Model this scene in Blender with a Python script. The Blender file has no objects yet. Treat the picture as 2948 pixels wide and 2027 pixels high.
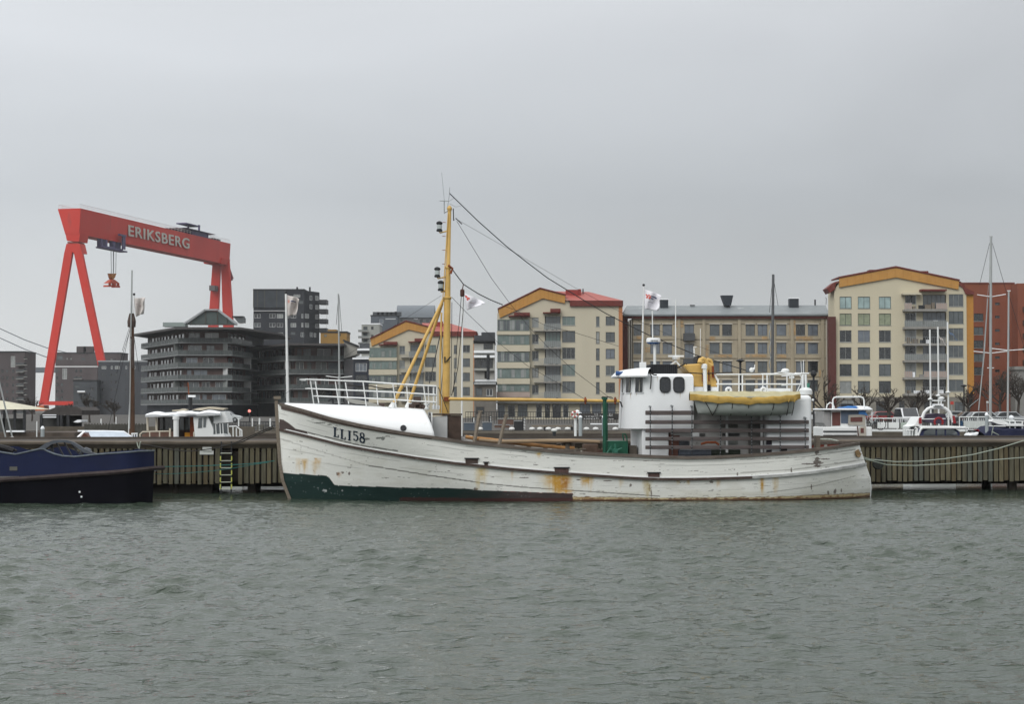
import bpy, bmesh, math, random
import numpy as np
from mathutils import Vector, Matrix, noise as mnoise
S = bpy.context.scene
COL = S.collection
R = math.radians
rnd = random.Random(7)
# ---------------------------------------------------------------- camera
F, CX, CY, HOR, CH = 5000.0, 1474.0, 1013.5, 1178.0, 3.4
PITCH = math.atan((HOR - CY) / F)
cam_d = bpy.data.cameras.new('camera'); cam = bpy.data.objects.new('camera', cam_d); COL.objects.link(cam)
cam_d.sensor_width = 36; cam_d.lens = F / 2948 * 36; cam_d.clip_start = 0.5; cam_d.clip_end = 9000
cam.location = (0, 0, CH); cam.rotation_euler = (math.pi / 2 + PITCH, 0, 0); S.camera = cam
# ---------------------------------------------------------------- world: overcast winter sky
W = bpy.data.worlds.new('World'); S.world = W; W.use_nodes = True
nt = W.node_tree; nt.nodes.clear()
def N(t, **k):
    n = nt.nodes.new(t)
    for a, b in k.items(): setattr(n, a, b)
    return n
L = lambda a, b: nt.links.new(a, b)
SUN_EL, SUN_AZ = 40, 205
out = N('ShaderNodeOutputWorld'); bg = N('ShaderNodeBackground'); bg.inputs[1].default_value = 0.10
sky = N('ShaderNodeTexSky', sky_type='NISHITA', sun_disc=False, sun_elevation=R(SUN_EL), sun_rotation=R(SUN_AZ), air_density=1, dust_density=3)
tc = N('ShaderNodeTexCoord'); sp = N('ShaderNodeSeparateXYZ'); L(tc.outputs['Generated'], sp.inputs[0])
rp = N('ShaderNodeValToRGB'); L(sp.outputs['Z'], rp.inputs[0])
e = rp.color_ramp.elements
e[0].position = 0.0; e[0].color = (.425, .436, .436, 1)
e[1].position = 1.0; e[1].color = (1.15, 1.15, 1.15, 1)
for p_, c_ in ((.055, (.382, .396, .404, 1)), (.12, (.352, .370, .388, 1)), (.21, (.438, .455, .476, 1)), (.5, (.68, .69, .69, 1))):
    q = e.new(p_); q.color = c_
mp = N('ShaderNodeMapping'); mp.inputs['Scale'].default_value = (1.0, 1.0, 3.0); L(tc.outputs['Generated'], mp.inputs[0])
nz = N('ShaderNodeTexNoise'); nz.inputs['Scale'].default_value = 2.6; nz.inputs['Detail'].default_value = 5; nz.inputs['Roughness'].default_value = .45; nz.inputs['Distortion'].default_value = .6
L(mp.outputs[0], nz.inputs[0])
mr = N('ShaderNodeMapRange'); mr.inputs['From Min'].default_value = .3; mr.inputs['From Max'].default_value = .7; mr.inputs['To Min'].default_value = .93; mr.inputs['To Max'].default_value = 1.08
L(nz.outputs['Fac'], mr.inputs[0])
# the left of the sky is the brighter side
mx = N('ShaderNodeMapRange'); mx.inputs['From Min'].default_value = -.4; mx.inputs['From Max'].default_value = .4; mx.inputs['To Min'].default_value = 1.24; mx.inputs['To Max'].default_value = .86
L(sp.outputs['X'], mx.inputs[0])
mm = N('ShaderNodeMath', operation='MULTIPLY'); L(mr.outputs[0], mm.inputs[0]); L(mx.outputs[0], mm.inputs[1])
vm = N('ShaderNodeVectorMath', operation='SCALE'); L(rp.outputs[0], vm.inputs[0]); L(mm.outputs[0], vm.inputs['Scale'])
v2 = N('ShaderNodeVectorMath', operation='SCALE'); L(vm.outputs[0], v2.inputs[0]); v2.inputs['Scale'].default_value = 14.5
mix = N('ShaderNodeMixRGB'); mix.inputs[0].default_value = .95; L(sky.outputs[0], mix.inputs[1]); L(v2.outputs[0], mix.inputs[2])
L(mix.outputs[0], bg.inputs[0]); L(bg.outputs[0], out.inputs[0])
sd = bpy.data.lights.new('sun', 'SUN'); sd.energy = 1.5; sd.angle = R(35); sd.color = (1, .975, .94)
sun = bpy.data.objects.new('sun', sd); COL.objects.link(sun)
sun.rotation_euler = (R(90 - SUN_EL), 0, R(180 - SUN_AZ))
S.view_settings.view_transform = 'Standard'; S.view_settings.look = 'None'; S.view_settings.exposure = 0.0; S.view_settings.gamma = 1
S.cycles.use_denoising = True; S.cycles.max_bounces = 6; S.cycles.transparent_max_bounces = 12
S.cycles.volume_bounces = 0; S.cycles.sample_clamp_indirect = 4
# ---------------------------------------------------------------- helpers
def ray(px, py):
    x = (px - CX) / F; y = (CY - py) / F
    c, s = math.cos(PITCH), math.sin(PITCH)
    return Vector((x, c - y * s, s + y * c))
def P(px, py, Y):
    d = ray(px, py); return Vector((0, 0, CH)) + d * (Y / d.y)
class Frame:
    """local x to the right along a front, y away from the viewer, z up from the base"""
    def __init__(f, o, rz=0.0):
        f.o = Vector(o); f.rz = rz; f.ux = Vector((math.cos(rz), math.sin(rz), 0)); f.uy = Vector((-math.sin(rz), math.cos(rz), 0))
    def at(f, px, py, t=0.0):
        d = ray(px, py); c = Vector((0, 0, CH))
        k = ((f.o + f.uy * t - c).dot(f.uy)) / d.dot(f.uy)
        q = c + d * k - f.o
        return Vector((q.dot(f.ux), q.dot(f.uy), q.z))
    def w(f, v): return f.o + f.ux * v[0] + f.uy * v[1] + Vector((0, 0, v[2]))
def zm(ox, oy, s): return lambda x, y: (ox + x / s, oy + y / s)
def link(o, parent=None):
    COL.objects.link(o)
    if parent is not None: o.parent = parent
    return o
def tag(o, label=None, cat=None, group=None, kind=None):
    for k, v in (('label', label), ('category', cat), ('group', group), ('kind', kind)):
        if v: o[k] = v
    return o
def thing(name, label, cat, frame, group=None):
    o = bpy.data.objects.new(name, None); o.empty_display_size = .3; link(o)
    o.location = frame.o; o.rotation_euler = (0, 0, frame.rz)
    return tag(o, label, cat, group)
def copy_tree(o, loc=None, rz=None, label=None, parent=None):
    c = o.copy(); COL.objects.link(c)
    if parent is not None: c.parent = parent
    if loc is not None: c.location = loc
    if rz is not None: c.rotation_euler = (0, 0, rz)
    if label: c['label'] = label
    for ch in list(o.children): copy_tree(ch, parent=c)
    return c
class MB:
    def __init__(s): s.v = []; s.f = []; s.m = []; s.mi = 0
    def add(s, vs, fs):
        b = len(s.v); s.v += [tuple(v) for v in vs]; s.f += [tuple(b + i for i in f) for f in fs]; s.m += [s.mi] * len(fs); return s
    def box(s, a, b):
        x0, x1 = sorted((a[0], b[0])); y0, y1 = sorted((a[1], b[1])); z0, z1 = sorted((a[2], b[2]))
        return s.add([(x0, y0, z0), (x1, y0, z0), (x1, y1, z0), (x0, y1, z0), (x0, y0, z1), (x1, y0, z1), (x1, y1, z1), (x0, y1, z1)],
                     [(0, 3, 2, 1), (4, 5, 6, 7), (0, 1, 5, 4), (1, 2, 6, 5), (2, 3, 7, 6), (3, 0, 4, 7)])
    def bar(s, p, q, w, h=None, up=(0, 0, 1)):
        p = Vector(p); q = Vector(q); h = h or w; d = (q - p).normalized(); u = Vector(up)
        if abs(d.dot(u)) > .98: u = Vector((0, 1, 0))
        a = d.cross(u).normalized(); b = a.cross(d)
        vs = [c + a * (i * w / 2) + b * (j * h / 2) for c in (p, q) for i, j in ((-1, -1), (1, -1), (1, 1), (-1, 1))]
        return s.add(vs, [(3, 2, 1, 0), (4, 5, 6, 7), (0, 1, 5, 4), (1, 2, 6, 5), (2, 3, 7, 6), (3, 0, 4, 7)])
    def tube(s, pts, r, n=6, cap=True):
        pts = [Vector(p) for p in pts]; m = len(pts)
        rs = r if isinstance(r, (list, tuple)) else [r] * m
        vs = []; prev = None
        for i, p in enumerate(pts):
            d = (pts[min(i + 1, m - 1)] - pts[max(i - 1, 0)]).normalized()
            if prev is None:
                u = Vector((0, 0, 1)) if abs(d.z) < .9 else Vector((1, 0, 0))
                a = d.cross(u).normalized()
            else:
                a = (prev - d * prev.dot(d)).normalized()
            prev = a; b = d.cross(a)
            for k in range(n):
                t = 2 * math.pi * k / n
                vs.append(p + (a * math.cos(t) + b * math.sin(t)) * rs[i])
        fs = [(i * n + k, i * n + (k + 1) % n, (i + 1) * n + (k + 1) % n, (i + 1) * n + k) for i in range(m - 1) for k in range(n)]
        if cap: fs += [tuple(range(n - 1, -1, -1)), tuple((m - 1) * n + k for k in range(n))]
        return s.add(vs, fs)
    def prism(s, poly, d, holes=None):
        """poly: list of 3D points (planar), extruded by vector d"""
        n = len(poly); d = Vector(d); a = [Vector(p) for p in poly]
        return s.add(a + [p + d for p in a], [tuple(range(n))[::-1], tuple(range(n, 2 * n))] + [(i, (i + 1) % n, n + (i + 1) % n, n + i) for i in range(n)])
    def quad(s, *p): return s.add(p, [tuple(range(len(p)))])
    def lathe(s, c, prof, n=12, ax='z'):
        """prof: list of (r, h)"""
        vs = []
        for r_, h in prof:
            for k in range(n):
                t = 2 * math.pi * k / n; a, b = r_ * math.cos(t), r_ * math.sin(t)
                o = (a, b, h) if ax == 'z' else ((a, h, b) if ax == 'y' else (h, a, b))
                vs.append(Vector(c) + Vector(o))
        m = len(prof)
        fs = [(i * n + k, i * n + (k + 1) % n, (i + 1) * n + (k + 1) % n, (i + 1) * n + k) for i in range(m - 1) for k in range(n)]
        fs += [tuple(range(n - 1, -1, -1)), tuple((m - 1) * n + k for k in range(n))]
        return s.add(vs, fs)
    def ball(s, c, r, n=10, sq=(1, 1, 1)):
        m = n // 2
        pr = [(max(1e-3, math.sin(math.pi * i / m)), -math.cos(math.pi * i / m)) for i in range(m + 1)]
        b = len(s.v); s.lathe((0, 0, 0), pr, n)
        for i in range(b, len(s.v)):
            v = s.v[i]; s.v[i] = (c[0] + v[0] * r * sq[0], c[1] + v[1] * r * sq[1], c[2] + v[2] * r * sq[2])
        return s
    def grid(s, pts):
        """pts[i][j] grid of points"""
        n = len(pts); m = len(pts[0])
        return s.add([p for r_ in pts for p in r_], [(i * m + j, i * m + j + 1, (i + 1) * m + j + 1, (i + 1) * m + j) for i in range(n - 1) for j in range(m - 1)])
    def build(s, name, mats, parent=None, smooth=False, bevel=0, kind=None):
        me = bpy.data.meshes.new(name); me.from_pydata(s.v, [], s.f)
        if not isinstance(mats, (list, tuple)): mats = [mats]
        for m in mats: me.materials.append(m)
        me.polygons.foreach_set('material_index', s.m)
        bm = bmesh.new(); bm.from_mesh(me); bmesh.ops.recalc_face_normals(bm, faces=bm.faces); bm.to_mesh(me); bm.free()
        if smooth:
            me.polygons.foreach_set('use_smooth', [True] * len(me.polygons)); me.set_sharp_from_angle(angle=R(smooth if smooth is not True else 40))
        o = bpy.data.objects.new(name, me); link(o, parent)
        if bevel:
            b = o.modifiers.new('bevel', 'BEVEL'); b.width = bevel; b.segments = 2; b.limit_method = 'ANGLE'; b.angle_limit = R(40)
        if kind: o['kind'] = kind
        return o
def C(h):
    """display colour (sRGB 0-255) to linear"""
    return tuple(((c / 255 / 12.92) if c <= 10 else ((c / 255 + .055) / 1.055) ** 2.4) for c in h)
MATS = {}
def mat(name, rgb, rough=.7, metal=0, var=.12, scale=2.0, bump=0.0, bscale=None, spec=.22, streak=False, stretch=None, dirt=None, alpha=None, trans=0):
    if name in MATS: return MATS[name]
    m = bpy.data.materials.new(name); m.use_nodes = True; t = m.node_tree; n = t.nodes; l = t.links
    b = n['Principled BSDF']; b.inputs['Roughness'].default_value = rough; b.inputs['Metallic'].default_value = metal
    b.inputs['Specular IOR Level'].default_value = spec
    if alpha: b.inputs['Alpha'].default_value = alpha
    if trans: b.inputs['Transmission Weight'].default_value = trans
    tc = n.new('ShaderNodeTexCoord'); mp = n.new('ShaderNodeMapping'); l.new(tc.outputs['Object'], mp.inputs[0])
    mp.inputs['Scale'].default_value = stretch or ((1, 1, .18) if streak else (1, 1, 1))
    nz = n.new('ShaderNodeTexNoise'); nz.inputs['Scale'].default_value = scale; nz.inputs['Detail'].default_value = 6; nz.inputs['Roughness'].default_value = .6
    l.new(mp.outputs[0], nz.inputs[0])
    mr = n.new('ShaderNodeMapRange'); mr.inputs['From Min'].default_value = .25; mr.inputs['From Max'].default_value = .75
    mr.inputs['To Min'].default_value = 1 - var; mr.inputs['To Max'].default_value = 1 + var; l.new(nz.outputs['Fac'], mr.inputs[0])
    vm = n.new('ShaderNodeVectorMath'); vm.operation = 'SCALE'; vm.inputs[0].default_value = rgb; l.new(mr.outputs[0], vm.inputs['Scale'])
    last = vm.outputs[0]
    if dirt:
        n2 = n.new('ShaderNodeTexNoise'); n2.inputs['Scale'].default_value = dirt[1]; n2.inputs['Detail'].default_value = 8; n2.inputs['Roughness'].default_value = .7
        l.new(mp.outputs[0], n2.inputs[0])
        r2 = n.new('ShaderNodeMapRange'); r2.inputs['From Min'].default_value = dirt[2]; r2.inputs['From Max'].default_value = dirt[2] + .08; l.new(n2.outputs['Fac'], r2.inputs[0])
        mxn = n.new('ShaderNodeMixRGB'); l.new(r2.outputs[0], mxn.inputs[0]); l.new(last, mxn.inputs[1]); mxn.inputs[2].default_value = (*dirt[0], 1); last = mxn.outputs[0]
    l.new(last, b.inputs['Base Color'])
    if bump:
        bp = n.new('ShaderNodeBump'); bp.inputs['Strength'].default_value = bump; bp.inputs['Distance'].default_value = .02
        n3 = n.new('ShaderNodeTexNoise'); n3.inputs['Scale'].default_value = bscale or scale * 6; l.new(mp.outputs[0], n3.inputs[0])
        l.new(n3.outputs['Fac'], bp.inputs['Height']); l.new(bp.outputs[0], b.inputs['Normal'])
    MATS[name] = m; return m
def vcmat(name, rough=.5, bump=0.3, spec=.4):
    m = bpy.data.materials.new(name); m.use_nodes = True; t = m.node_tree; n = t.nodes; l = t.links; b = n['Principled BSDF']
    a = n.new('ShaderNodeAttribute'); a.attribute_name = 'paint'; l.new(a.outputs['Color'], b.inputs['Base Color']); b.inputs['Roughness'].default_value = rough
    b.inputs['Specular IOR Level'].default_value = spec
    if bump:
        tc = n.new('ShaderNodeTexCoord'); mp = n.new('ShaderNodeMapping'); mp.inputs['Scale'].default_value = (.5, 1, 3); l.new(tc.outputs['Object'], mp.inputs[0])
        n3 = n.new('ShaderNodeTexNoise'); n3.inputs['Scale'].default_value = 4; n3.inputs['Detail'].default_value = 5; l.new(mp.outputs[0], n3.inputs[0])
        bp = n.new('ShaderNodeBump'); bp.inputs['Strength'].default_value = bump; bp.inputs['Distance'].default_value = .02; l.new(n3.outputs['Fac'], bp.inputs['Height']); l.new(bp.outputs[0], b.inputs['Normal'])
    return m
def glass(name, rgb, rough=.08):
    m = mat(name, rgb, rough, var=.35, scale=.6, spec=.9); return m
# palette
M_white = mat('white_paint', (.70, .72, .72), .45, var=.06, scale=1.5, dirt=((.30, .27, .22), 3.0, .70))
M_whiteclean = mat('fresh_white_paint', (.70, .72, .73), .5, var=.05, scale=1, streak=True, dirt=((.60, .60, .55), 1.6, .60))
M_snow = mat('snow', (.80, .83, .86), .8, var=.05, scale=3, bump=.4)
M_rail = mat('rail_white', (.68, .70, .70), .4, var=.08, scale=5)
M_yel = mat('mast_yellow', (.56, .365, .115), .45, var=.15, scale=3, dirt=((.22, .07, .02), 5, .66))
M_rust = mat('rusty_iron', (.20, .055, .02), .8, var=.4, scale=9)
M_dark = mat('dark_iron', (.025, .027, .03), .6, var=.3, scale=5)
M_black = mat('black_rubber', (.012, .012, .014), .6, var=.2, scale=5)
M_rope_d = mat('dark_rope', (.03, .028, .026), .9, var=.3, scale=20)
M_wood_grey = mat('weathered_wood', (.17, .145, .115), .85, var=.35, scale=3, stretch=(1, 8, 8), bump=.3)
M_wood_dk = mat('dark_wood', (.075, .055, .048), .8, var=.35, scale=4, bump=.3)
M_metal = mat('galvanised_steel', (.32, .34, .35), .45, metal=.6, var=.1, scale=4)
M_glass_d = glass('dark_glass', (.022, .026, .03)); M_glass_m = glass('grey_glass', (.075, .088, .095)); M_glass_l = glass('curtained_glass', (.22, .235, .23))
M_glass_g = glass('greenish_glass', (.12, .165, .155)); M_glass_b = glass('bluish_glass', (.11, .13, .155)); M_glass_cut = glass('sky_toned_glass', (.25, .34, .34))  # bluish and pale panes hold sky reflection in their base colour
# ---------------------------------------------------------------- water
def value_noise(x, y, seed=0):
    xi = np.floor(x).astype(np.int64); yi = np.floor(y).astype(np.int64); fx = x - xi; fy = y - yi
    def h(a, b):
        n = (a * 374761393 + b * 668265263 + seed * 1442695041) & 0xffffffff
        n = ((n ^ (n >> 13)) * 1274126177) & 0xffffffff
        return ((n ^ (n >> 16)) & 0xffff) / 65535.0
    u = fx * fx * (3 - 2 * fx); v = fy * fy * (3 - 2 * fy)
    return (h(xi, yi) * (1 - u) + h(xi + 1, yi) * u) * (1 - v) + (h(xi, yi + 1) * (1 - u) + h(xi + 1, yi + 1) * u) * v
def fbm(x, y, seed=0, o=4):
    s = 0; a = .5; t = 0
    for i in range(o): s = s + a * value_noise(x * 2 ** i, y * 2 ** i, seed + i); t += a; a *= .55
    return s / t
x0, x1, y0, y1, dx = -30, 32, 10, 75, .062
nx, ny = int((x1 - x0) / dx) + 1, int((y1 - y0) / dx) + 1
X, Y = np.meshgrid(np.linspace(x0, x1, nx), np.linspace(y0, y1, ny)); Z = np.zeros_like(X)
rg = np.random.RandomState(3)
wx = X + 1.0 * fbm(X * .23, Y * .23, 11, 3); wy = Y + 1.0 * fbm(X * .21, Y * .21, 31, 3)
for i in range(64):
    lam = .20 * (1.9 / .20) ** (i / 63.0) * rg.uniform(.9, 1.1)
    th = R(68) + rg.normal(0, .55); k = 2 * math.pi / lam
    a = .0031 * lam ** .70 * rg.uniform(.5, 1.4)
    Z += a * np.sin(k * (math.cos(th) * wx + math.sin(th) * wy) + rg.uniform(0, 6.28))
gust = .28 + 1.45 * fbm(X * .09, Y * .055, 77, 3); Z *= gust * (1 - .72 * np.clip((Y - 61.5) / 5, 0, 1))
Z = Z * 1.25 + 2.2 * np.maximum(Z, 0) ** 2 / .08 * .35
ed = np.minimum(np.minimum(X - x0, x1 - X), np.minimum(Y - y0, y1 - Y)); Z *= np.clip(ed / 2, 0, 1)
vs = np.stack([X, Y, Z], -1).reshape(-1, 3)
ii = np.arange((ny - 1) * nx).reshape(ny - 1, nx)[:, :-1].ravel()
fq = np.stack([ii, ii + 1, ii + nx + 1, ii + nx], -1)
B = 3000; nb = len(vs)
ring = np.array([(x0, y0, 0), (x1, y0, 0), (x1, y1, 0), (x0, y1, 0), (-B, -400, 0), (B, -400, 0), (B, 6000, 0), (-B, 6000, 0)], float)
rf = np.array([(4, 5, 1, 0), (5, 6, 2, 1), (6, 7, 3, 2), (7, 4, 0, 3)]) + nb
vs = np.concatenate([vs, ring]); fq = np.concatenate([fq, rf])
me = bpy.data.meshes.new('water'); me.vertices.add(len(vs)); me.vertices.foreach_set('co', vs.astype(np.float32).ravel())
me.loops.add(len(fq) * 4); me.loops.foreach_set('vertex_index', fq.astype(np.int32).ravel())
me.polygons.add(len(fq)); me.polygons.foreach_set('loop_start', np.arange(0, len(fq) * 4, 4, dtype=np.int32)); me.update(calc_edges=True)
me.polygons.foreach_set('use_smooth', np.ones(len(fq), bool))
m = bpy.data.materials.new('harbour_water'); m.use_nodes = True; t = m.node_tree; n = t.nodes; l = t.links; b = n['Principled BSDF']
b.inputs['Base Color'].default_value = (.035, .050, .036, 1); b.inputs['Roughness'].default_value = .06; b.inputs['IOR'].default_value = 1.33
tc = n.new('ShaderNodeTexCoord'); mp = n.new('ShaderNodeMapping'); mp.inputs['Scale'].default_value = (.75, 1.25, 1); mp.inputs['Rotation'].default_value = (0, 0, R(-12)); l.new(tc.outputs['Object'], mp.inputs[0])
na = n.new('ShaderNodeTexNoise'); na.inputs['Scale'].default_value = 11; na.inputs['Detail'].default_value = 4; na.inputs['Roughness'].default_value = .55; l.new(mp.outputs[0], na.inputs[0])
mp2 = n.new('ShaderNodeMapping'); mp2.inputs['Scale'].default_value = (1.5, 4.2, 1); mp2.inputs['Rotation'].default_value = (0, 0, R(8)); l.new(tc.outputs['Object'], mp2.inputs[0])
nb_ = n.new('ShaderNodeTexNoise'); nb_.inputs['Scale'].default_value = 1.25; nb_.inputs['Detail'].default_value = 3; nb_.inputs['Roughness'].default_value = .5; nb_.inputs['Distortion'].default_value = .5; l.new(mp2.outputs[0], nb_.inputs[0])
rr = n.new('ShaderNodeMapRange'); rr.interpolation_type = 'SMOOTHSTEP'; rr.inputs['From Min'].default_value = .56; rr.inputs['From Max'].default_value = .70; l.new(nb_.outputs['Fac'], rr.inputs[0])
ad = n.new('ShaderNodeMath'); ad.operation = 'MULTIPLY_ADD'; l.new(rr.outputs[0], ad.inputs[0]); ad.inputs[1].default_value = 1.7; l.new(na.outputs['Fac'], ad.inputs[2])
sy = n.new('ShaderNodeSeparateXYZ'); l.new(tc.outputs['Object'], sy.inputs[0]); ly = n.new('ShaderNodeMapRange'); ly.inputs['From Min'].default_value = 62; ly.inputs['From Max'].default_value = 68; ly.inputs['To Min'].default_value = .03; ly.inputs['To Max'].default_value = .007; l.new(sy.outputs['Y'], ly.inputs[0])
bp = n.new('ShaderNodeBump'); bp.inputs['Strength'].default_value = 1.0; bp.inputs['Distance'].default_value = .03; l.new(ad.outputs[0], bp.inputs['Height']); l.new(ly.outputs[0], bp.inputs['Distance'])
l.new(bp.outputs[0], b.inputs['Normal']); me.materials.append(m)
wo = bpy.data.objects.new('water', me); link(wo); wo['kind'] = 'structure'
# ---------------------------------------------------------------- far quay (ground behind the basin)
GZ = 1.6
M_ground = mat('wet_cobble_ground', (.060, .057, .052), .8, var=.3, scale=.35, bump=.3, bscale=5, dirt=((.20, .21, .21), .25, .63))
M_quaywall = mat('quay_stone', (.095, .082, .066), .85, var=.35, scale=1.2, bump=.5)
g = MB(); g.box((-900, 136, -3), (900, 6000, GZ)); g.build('quay_ground', M_ground, kind='structure')
g = MB(); g.box((-40, 135.5, -3), (40, 136.0, GZ + .12)); g.box((-80, 135.5, -3), (-40, 136, GZ + .12)); g.box((40, 135.5, -3), (90, 136, GZ + .12))
tag(g.build('quay_wall', M_quaywall), 'dark stone quay wall across the basin behind the pier', 'quay wall')
# ================================================================ FISHING BOAT
o0 = P(800, 1437, 65.9); o1 = P(2505, 1432, 67.7)
BF = Frame((o0.x, o0.y, 0), math.atan2(o1.y - o0.y, o1.x - o0.x))
BL = BF.at(2505, 1432, 0)[0]
boat = thing('fishing_boat', 'old white wooden fishing boat with a yellow mast moored at the plank pier', 'fishing boat', BF)
za = zm(760, 1040, 3.627); zb = zm(1340, 1100, 4.145); zc = zm(1860, 1220, 3.316); zd = zm(1740, 940, 3.517); ze = zm(1100, 460, 3.628); zf = zm(1040, 820, 3.326); zg = zm(1980, 980, 6.108); zh = zm(1400, 800, 3.627); zi = zm(1300, 1140, 4.145)
# half breadth along the hull: w = 0 waterline .. 1 sheer
def fb(s, w):
    sb = .15 - .1 * w; Lb = 9.0 - 3.2 * w; pb = 1.55 + .75 * w
    x = np.clip((s - sb) / Lb, 0, 1); f = 1 - (1 - x) ** pb
    Le = 7.0 - 2.6 * w; y = np.clip((s - (BL + .05 - Le)) / Le, 0, 1); g_ = np.sqrt(np.clip(1 - y ** (2.6 + .8 * w), 0, 1)) ** (1.25 - .25 * w)
    return f * g_ * (2.62 + .23 * w)
# ends of the hull by height
stem = [BF.at(*p, 0) for p in ((793, 1150), (797, 1235), (803, 1330), (812, 1385), (832, 1437), (865, 1480))]
stern = [BF.at(*p, 0) for p in ((2466, 1281), (2488, 1336), (2502, 1375), (2505, 1405), (2503, 1434), (2470, 1490))]
zs_, xs_ = [p[2] for p in stem][::-1], [p[0] for p in stem][::-1]; zt_, xt_ = [p[2] for p in stern][::-1], [p[0] for p in stern][::-1]
sb_ = lambda z: np.interp(z, zs_, xs_); st_ = lambda z: np.interp(z, zt_, xt_)
def hbr(s, z, w): # half breadth at station s, height z, level w
    a, b_ = sb_(z), st_(z); wb = np.clip(w, 0, 1); sn = (s - a) / (b_ - a) * BL; lo = .15 - .1 * wb
    return fb(sn * (BL + .05 - lo) / BL + lo, wb) * np.where(w < 0, np.clip(1 + w * 1.6, 0, 1), 1)
def hcurve(pts, w):
    S_, Z_ = [], []
    for px, py in pts:
        s = BF.at(px, py, -1.5)[0]
        q = BF.at(px, py, -1.5)
        for _ in range(6): q = BF.at(px, py, -float(hbr(s, q[2], w))); s = q[0]
        S_.append(q[0]); Z_.append(q[2])
    return np.array(S_), np.array(Z_)
sheer_px = [(793, 1161), za(150, 452), za(400, 518), za(700, 608), za(1000, 676), za(1300, 732), za(1600, 780), za(1900, 822), (1340, 1276), (1461, 1288), (1581, 1300), (1702, 1308.5), (1823, 1314), (1900, 1317.5), (1981, 1320), (2071, 1318), (2162, 1313), (2252, 1306), (2342, 1297), (2433, 1285), (2466, 1280)]
strake_px = [(797, 1235), za(160, 715), za(450, 783), za(800, 873), za(1200, 948), za(1600, 1013), za(2000, 1068), (1340, 1337), (1461, 1350), (1581, 1360), (1702, 1369), (1823, 1377), (1900, 1380), (1981, 1380), (2071, 1378), (2162, 1375), (2252, 1369), (2342, 1360), (2433, 1346), (2487, 1337)]
SS, SZ = hcurve(sheer_px, 1.0); TS, TZ = hcurve(strake_px, .6)
zsh = lambda s: np.interp(s, SS, SZ); zst = lambda s: np.interp(s, TS, TZ)
WK = [-.35, 0, .6, 1.0]
def hz(s, w): # height at hull level w
    return np.where(w < 0, w / .35 * 1.2, np.where(w < .6, zst(s) * w / .6, zst(s) + (zsh(s) - zst(s)) * (w - .6) / .4))
def hw(s, z): # level from height
    a, b_ = zst(s), zsh(s)
    return np.where(z < 0, z * .35 / 1.2, np.where(z < a, z / a * .6, .6 + .4 * (z - a) / np.maximum(b_ - a, .05)))
def hb(s, z):
    return hbr(s, z, hw(s, z))
HZ_ = np.linspace(-.35, 1, 170); nU = 1050
U = np.linspace(0, 1, nU); U = U + .07 * np.sin(2 * np.pi * U) * -1 * .6
def hull_side(sign, Ws, Us):
    Wg, Ug = np.meshgrid(Ws, Us, indexing='ij')
    s = Ug * BL
    for _ in range(4):
        z = hz(s, Wg); a = sb_(z); b_ = st_(z); s = a + Ug * (b_ - a)
    z = hz(s, Wg); a, b_ = sb_(z), st_(z)
    y = hbr(s, z, Wg)
    return s, sign * y, z
s_, y_, z_ = hull_side(-1, HZ_, U)
def npmesh(name, grids, m, paint=None, parent=None, smooth=True):
    vs, fq, off = [], [], 0
    for (a, b_, c, flip) in grids:
        h, w_ = a.shape; vs.append(np.stack([a, b_, c], -1).reshape(-1, 3))
        ii = (np.arange((h - 1) * w_).reshape(h - 1, w_)[:, :-1]).ravel() + off
        q = np.stack([ii, ii + 1, ii + w_ + 1, ii + w_], -1); fq.append(q[:, ::-1] if flip else q); off += h * w_
    vs = np.concatenate(vs); fq = np.concatenate(fq)
    me = bpy.data.meshes.new(name); me.vertices.add(len(vs)); me.vertices.foreach_set('co', vs.astype(np.float32).ravel())
    me.loops.add(len(fq) * 4); me.loops.foreach_set('vertex_index', fq.astype(np.int32).ravel())
    me.polygons.add(len(fq)); me.polygons.foreach_set('loop_start', np.arange(0, len(fq) * 4, 4, dtype=np.int32)); me.update(calc_edges=True)
    if smooth: me.polygons.foreach_set('use_smooth', np.ones(len(fq), bool))
    if paint is not None:
        ca = me.color_attributes.new('paint', 'FLOAT_COLOR', 'POINT'); ca.data.foreach_set('color', np.concatenate([paint, np.ones((len(paint), 1))], 1).astype(np.float32).ravel())
    me.materials.append(m); o = bpy.data.objects.new(name, me); link(o, parent); return o
# ---- paint of the planking (boot top, planks, peeled paint, rust running down)
def topx(s, y, z): # where the plank lies along / up the side, in drawing units of the lofting plan
    c, si = math.cos(BF.rz), math.sin(BF.rz)
    Xw = BF.o.x + s * c - y * si; Yw = BF.o.y + s * si + y * c; Zw = z - CH
    cp, spn = math.cos(PITCH), math.sin(PITCH); d = Yw * cp + Zw * spn; u = -Yw * spn + Zw * cp
    return CX + F * Xw / d, CY - F * u / d
PX, PY = topx(s_, y_, z_)
shp = s_.shape; col = np.zeros(shp + (3,)); n1 = fbm(s_ * 1.3, z_ * 4, 5, 5); n2 = fbm(s_ * 9, z_ * 16, 9, 4); n3 = fbm(s_ * 26, z_ * 30, 19, 3)
W2 = np.broadcast_to(HZ_[:, None], shp)
base = np.array([.725, .735, .70]); col[:] = base; col *= (.93 + .13 * n1)[..., None]
def blend(mask, c):
    global col
    mask = np.clip(mask, 0, 1)[..., None]; col = col * (1 - mask) + np.array(c) * mask
up = (W2 > .6)
# faint greyish / yellowish weathering below the rubbing strake
blend((~up) * np.clip((n1 - .45) * 2, 0, .35), (.50, .50, .44))
blend(np.clip((PY - 1405) / 35, 0, 1) * (PX > 1649) * .35 * (n1 + .3), (.46, .43, .30))
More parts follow.
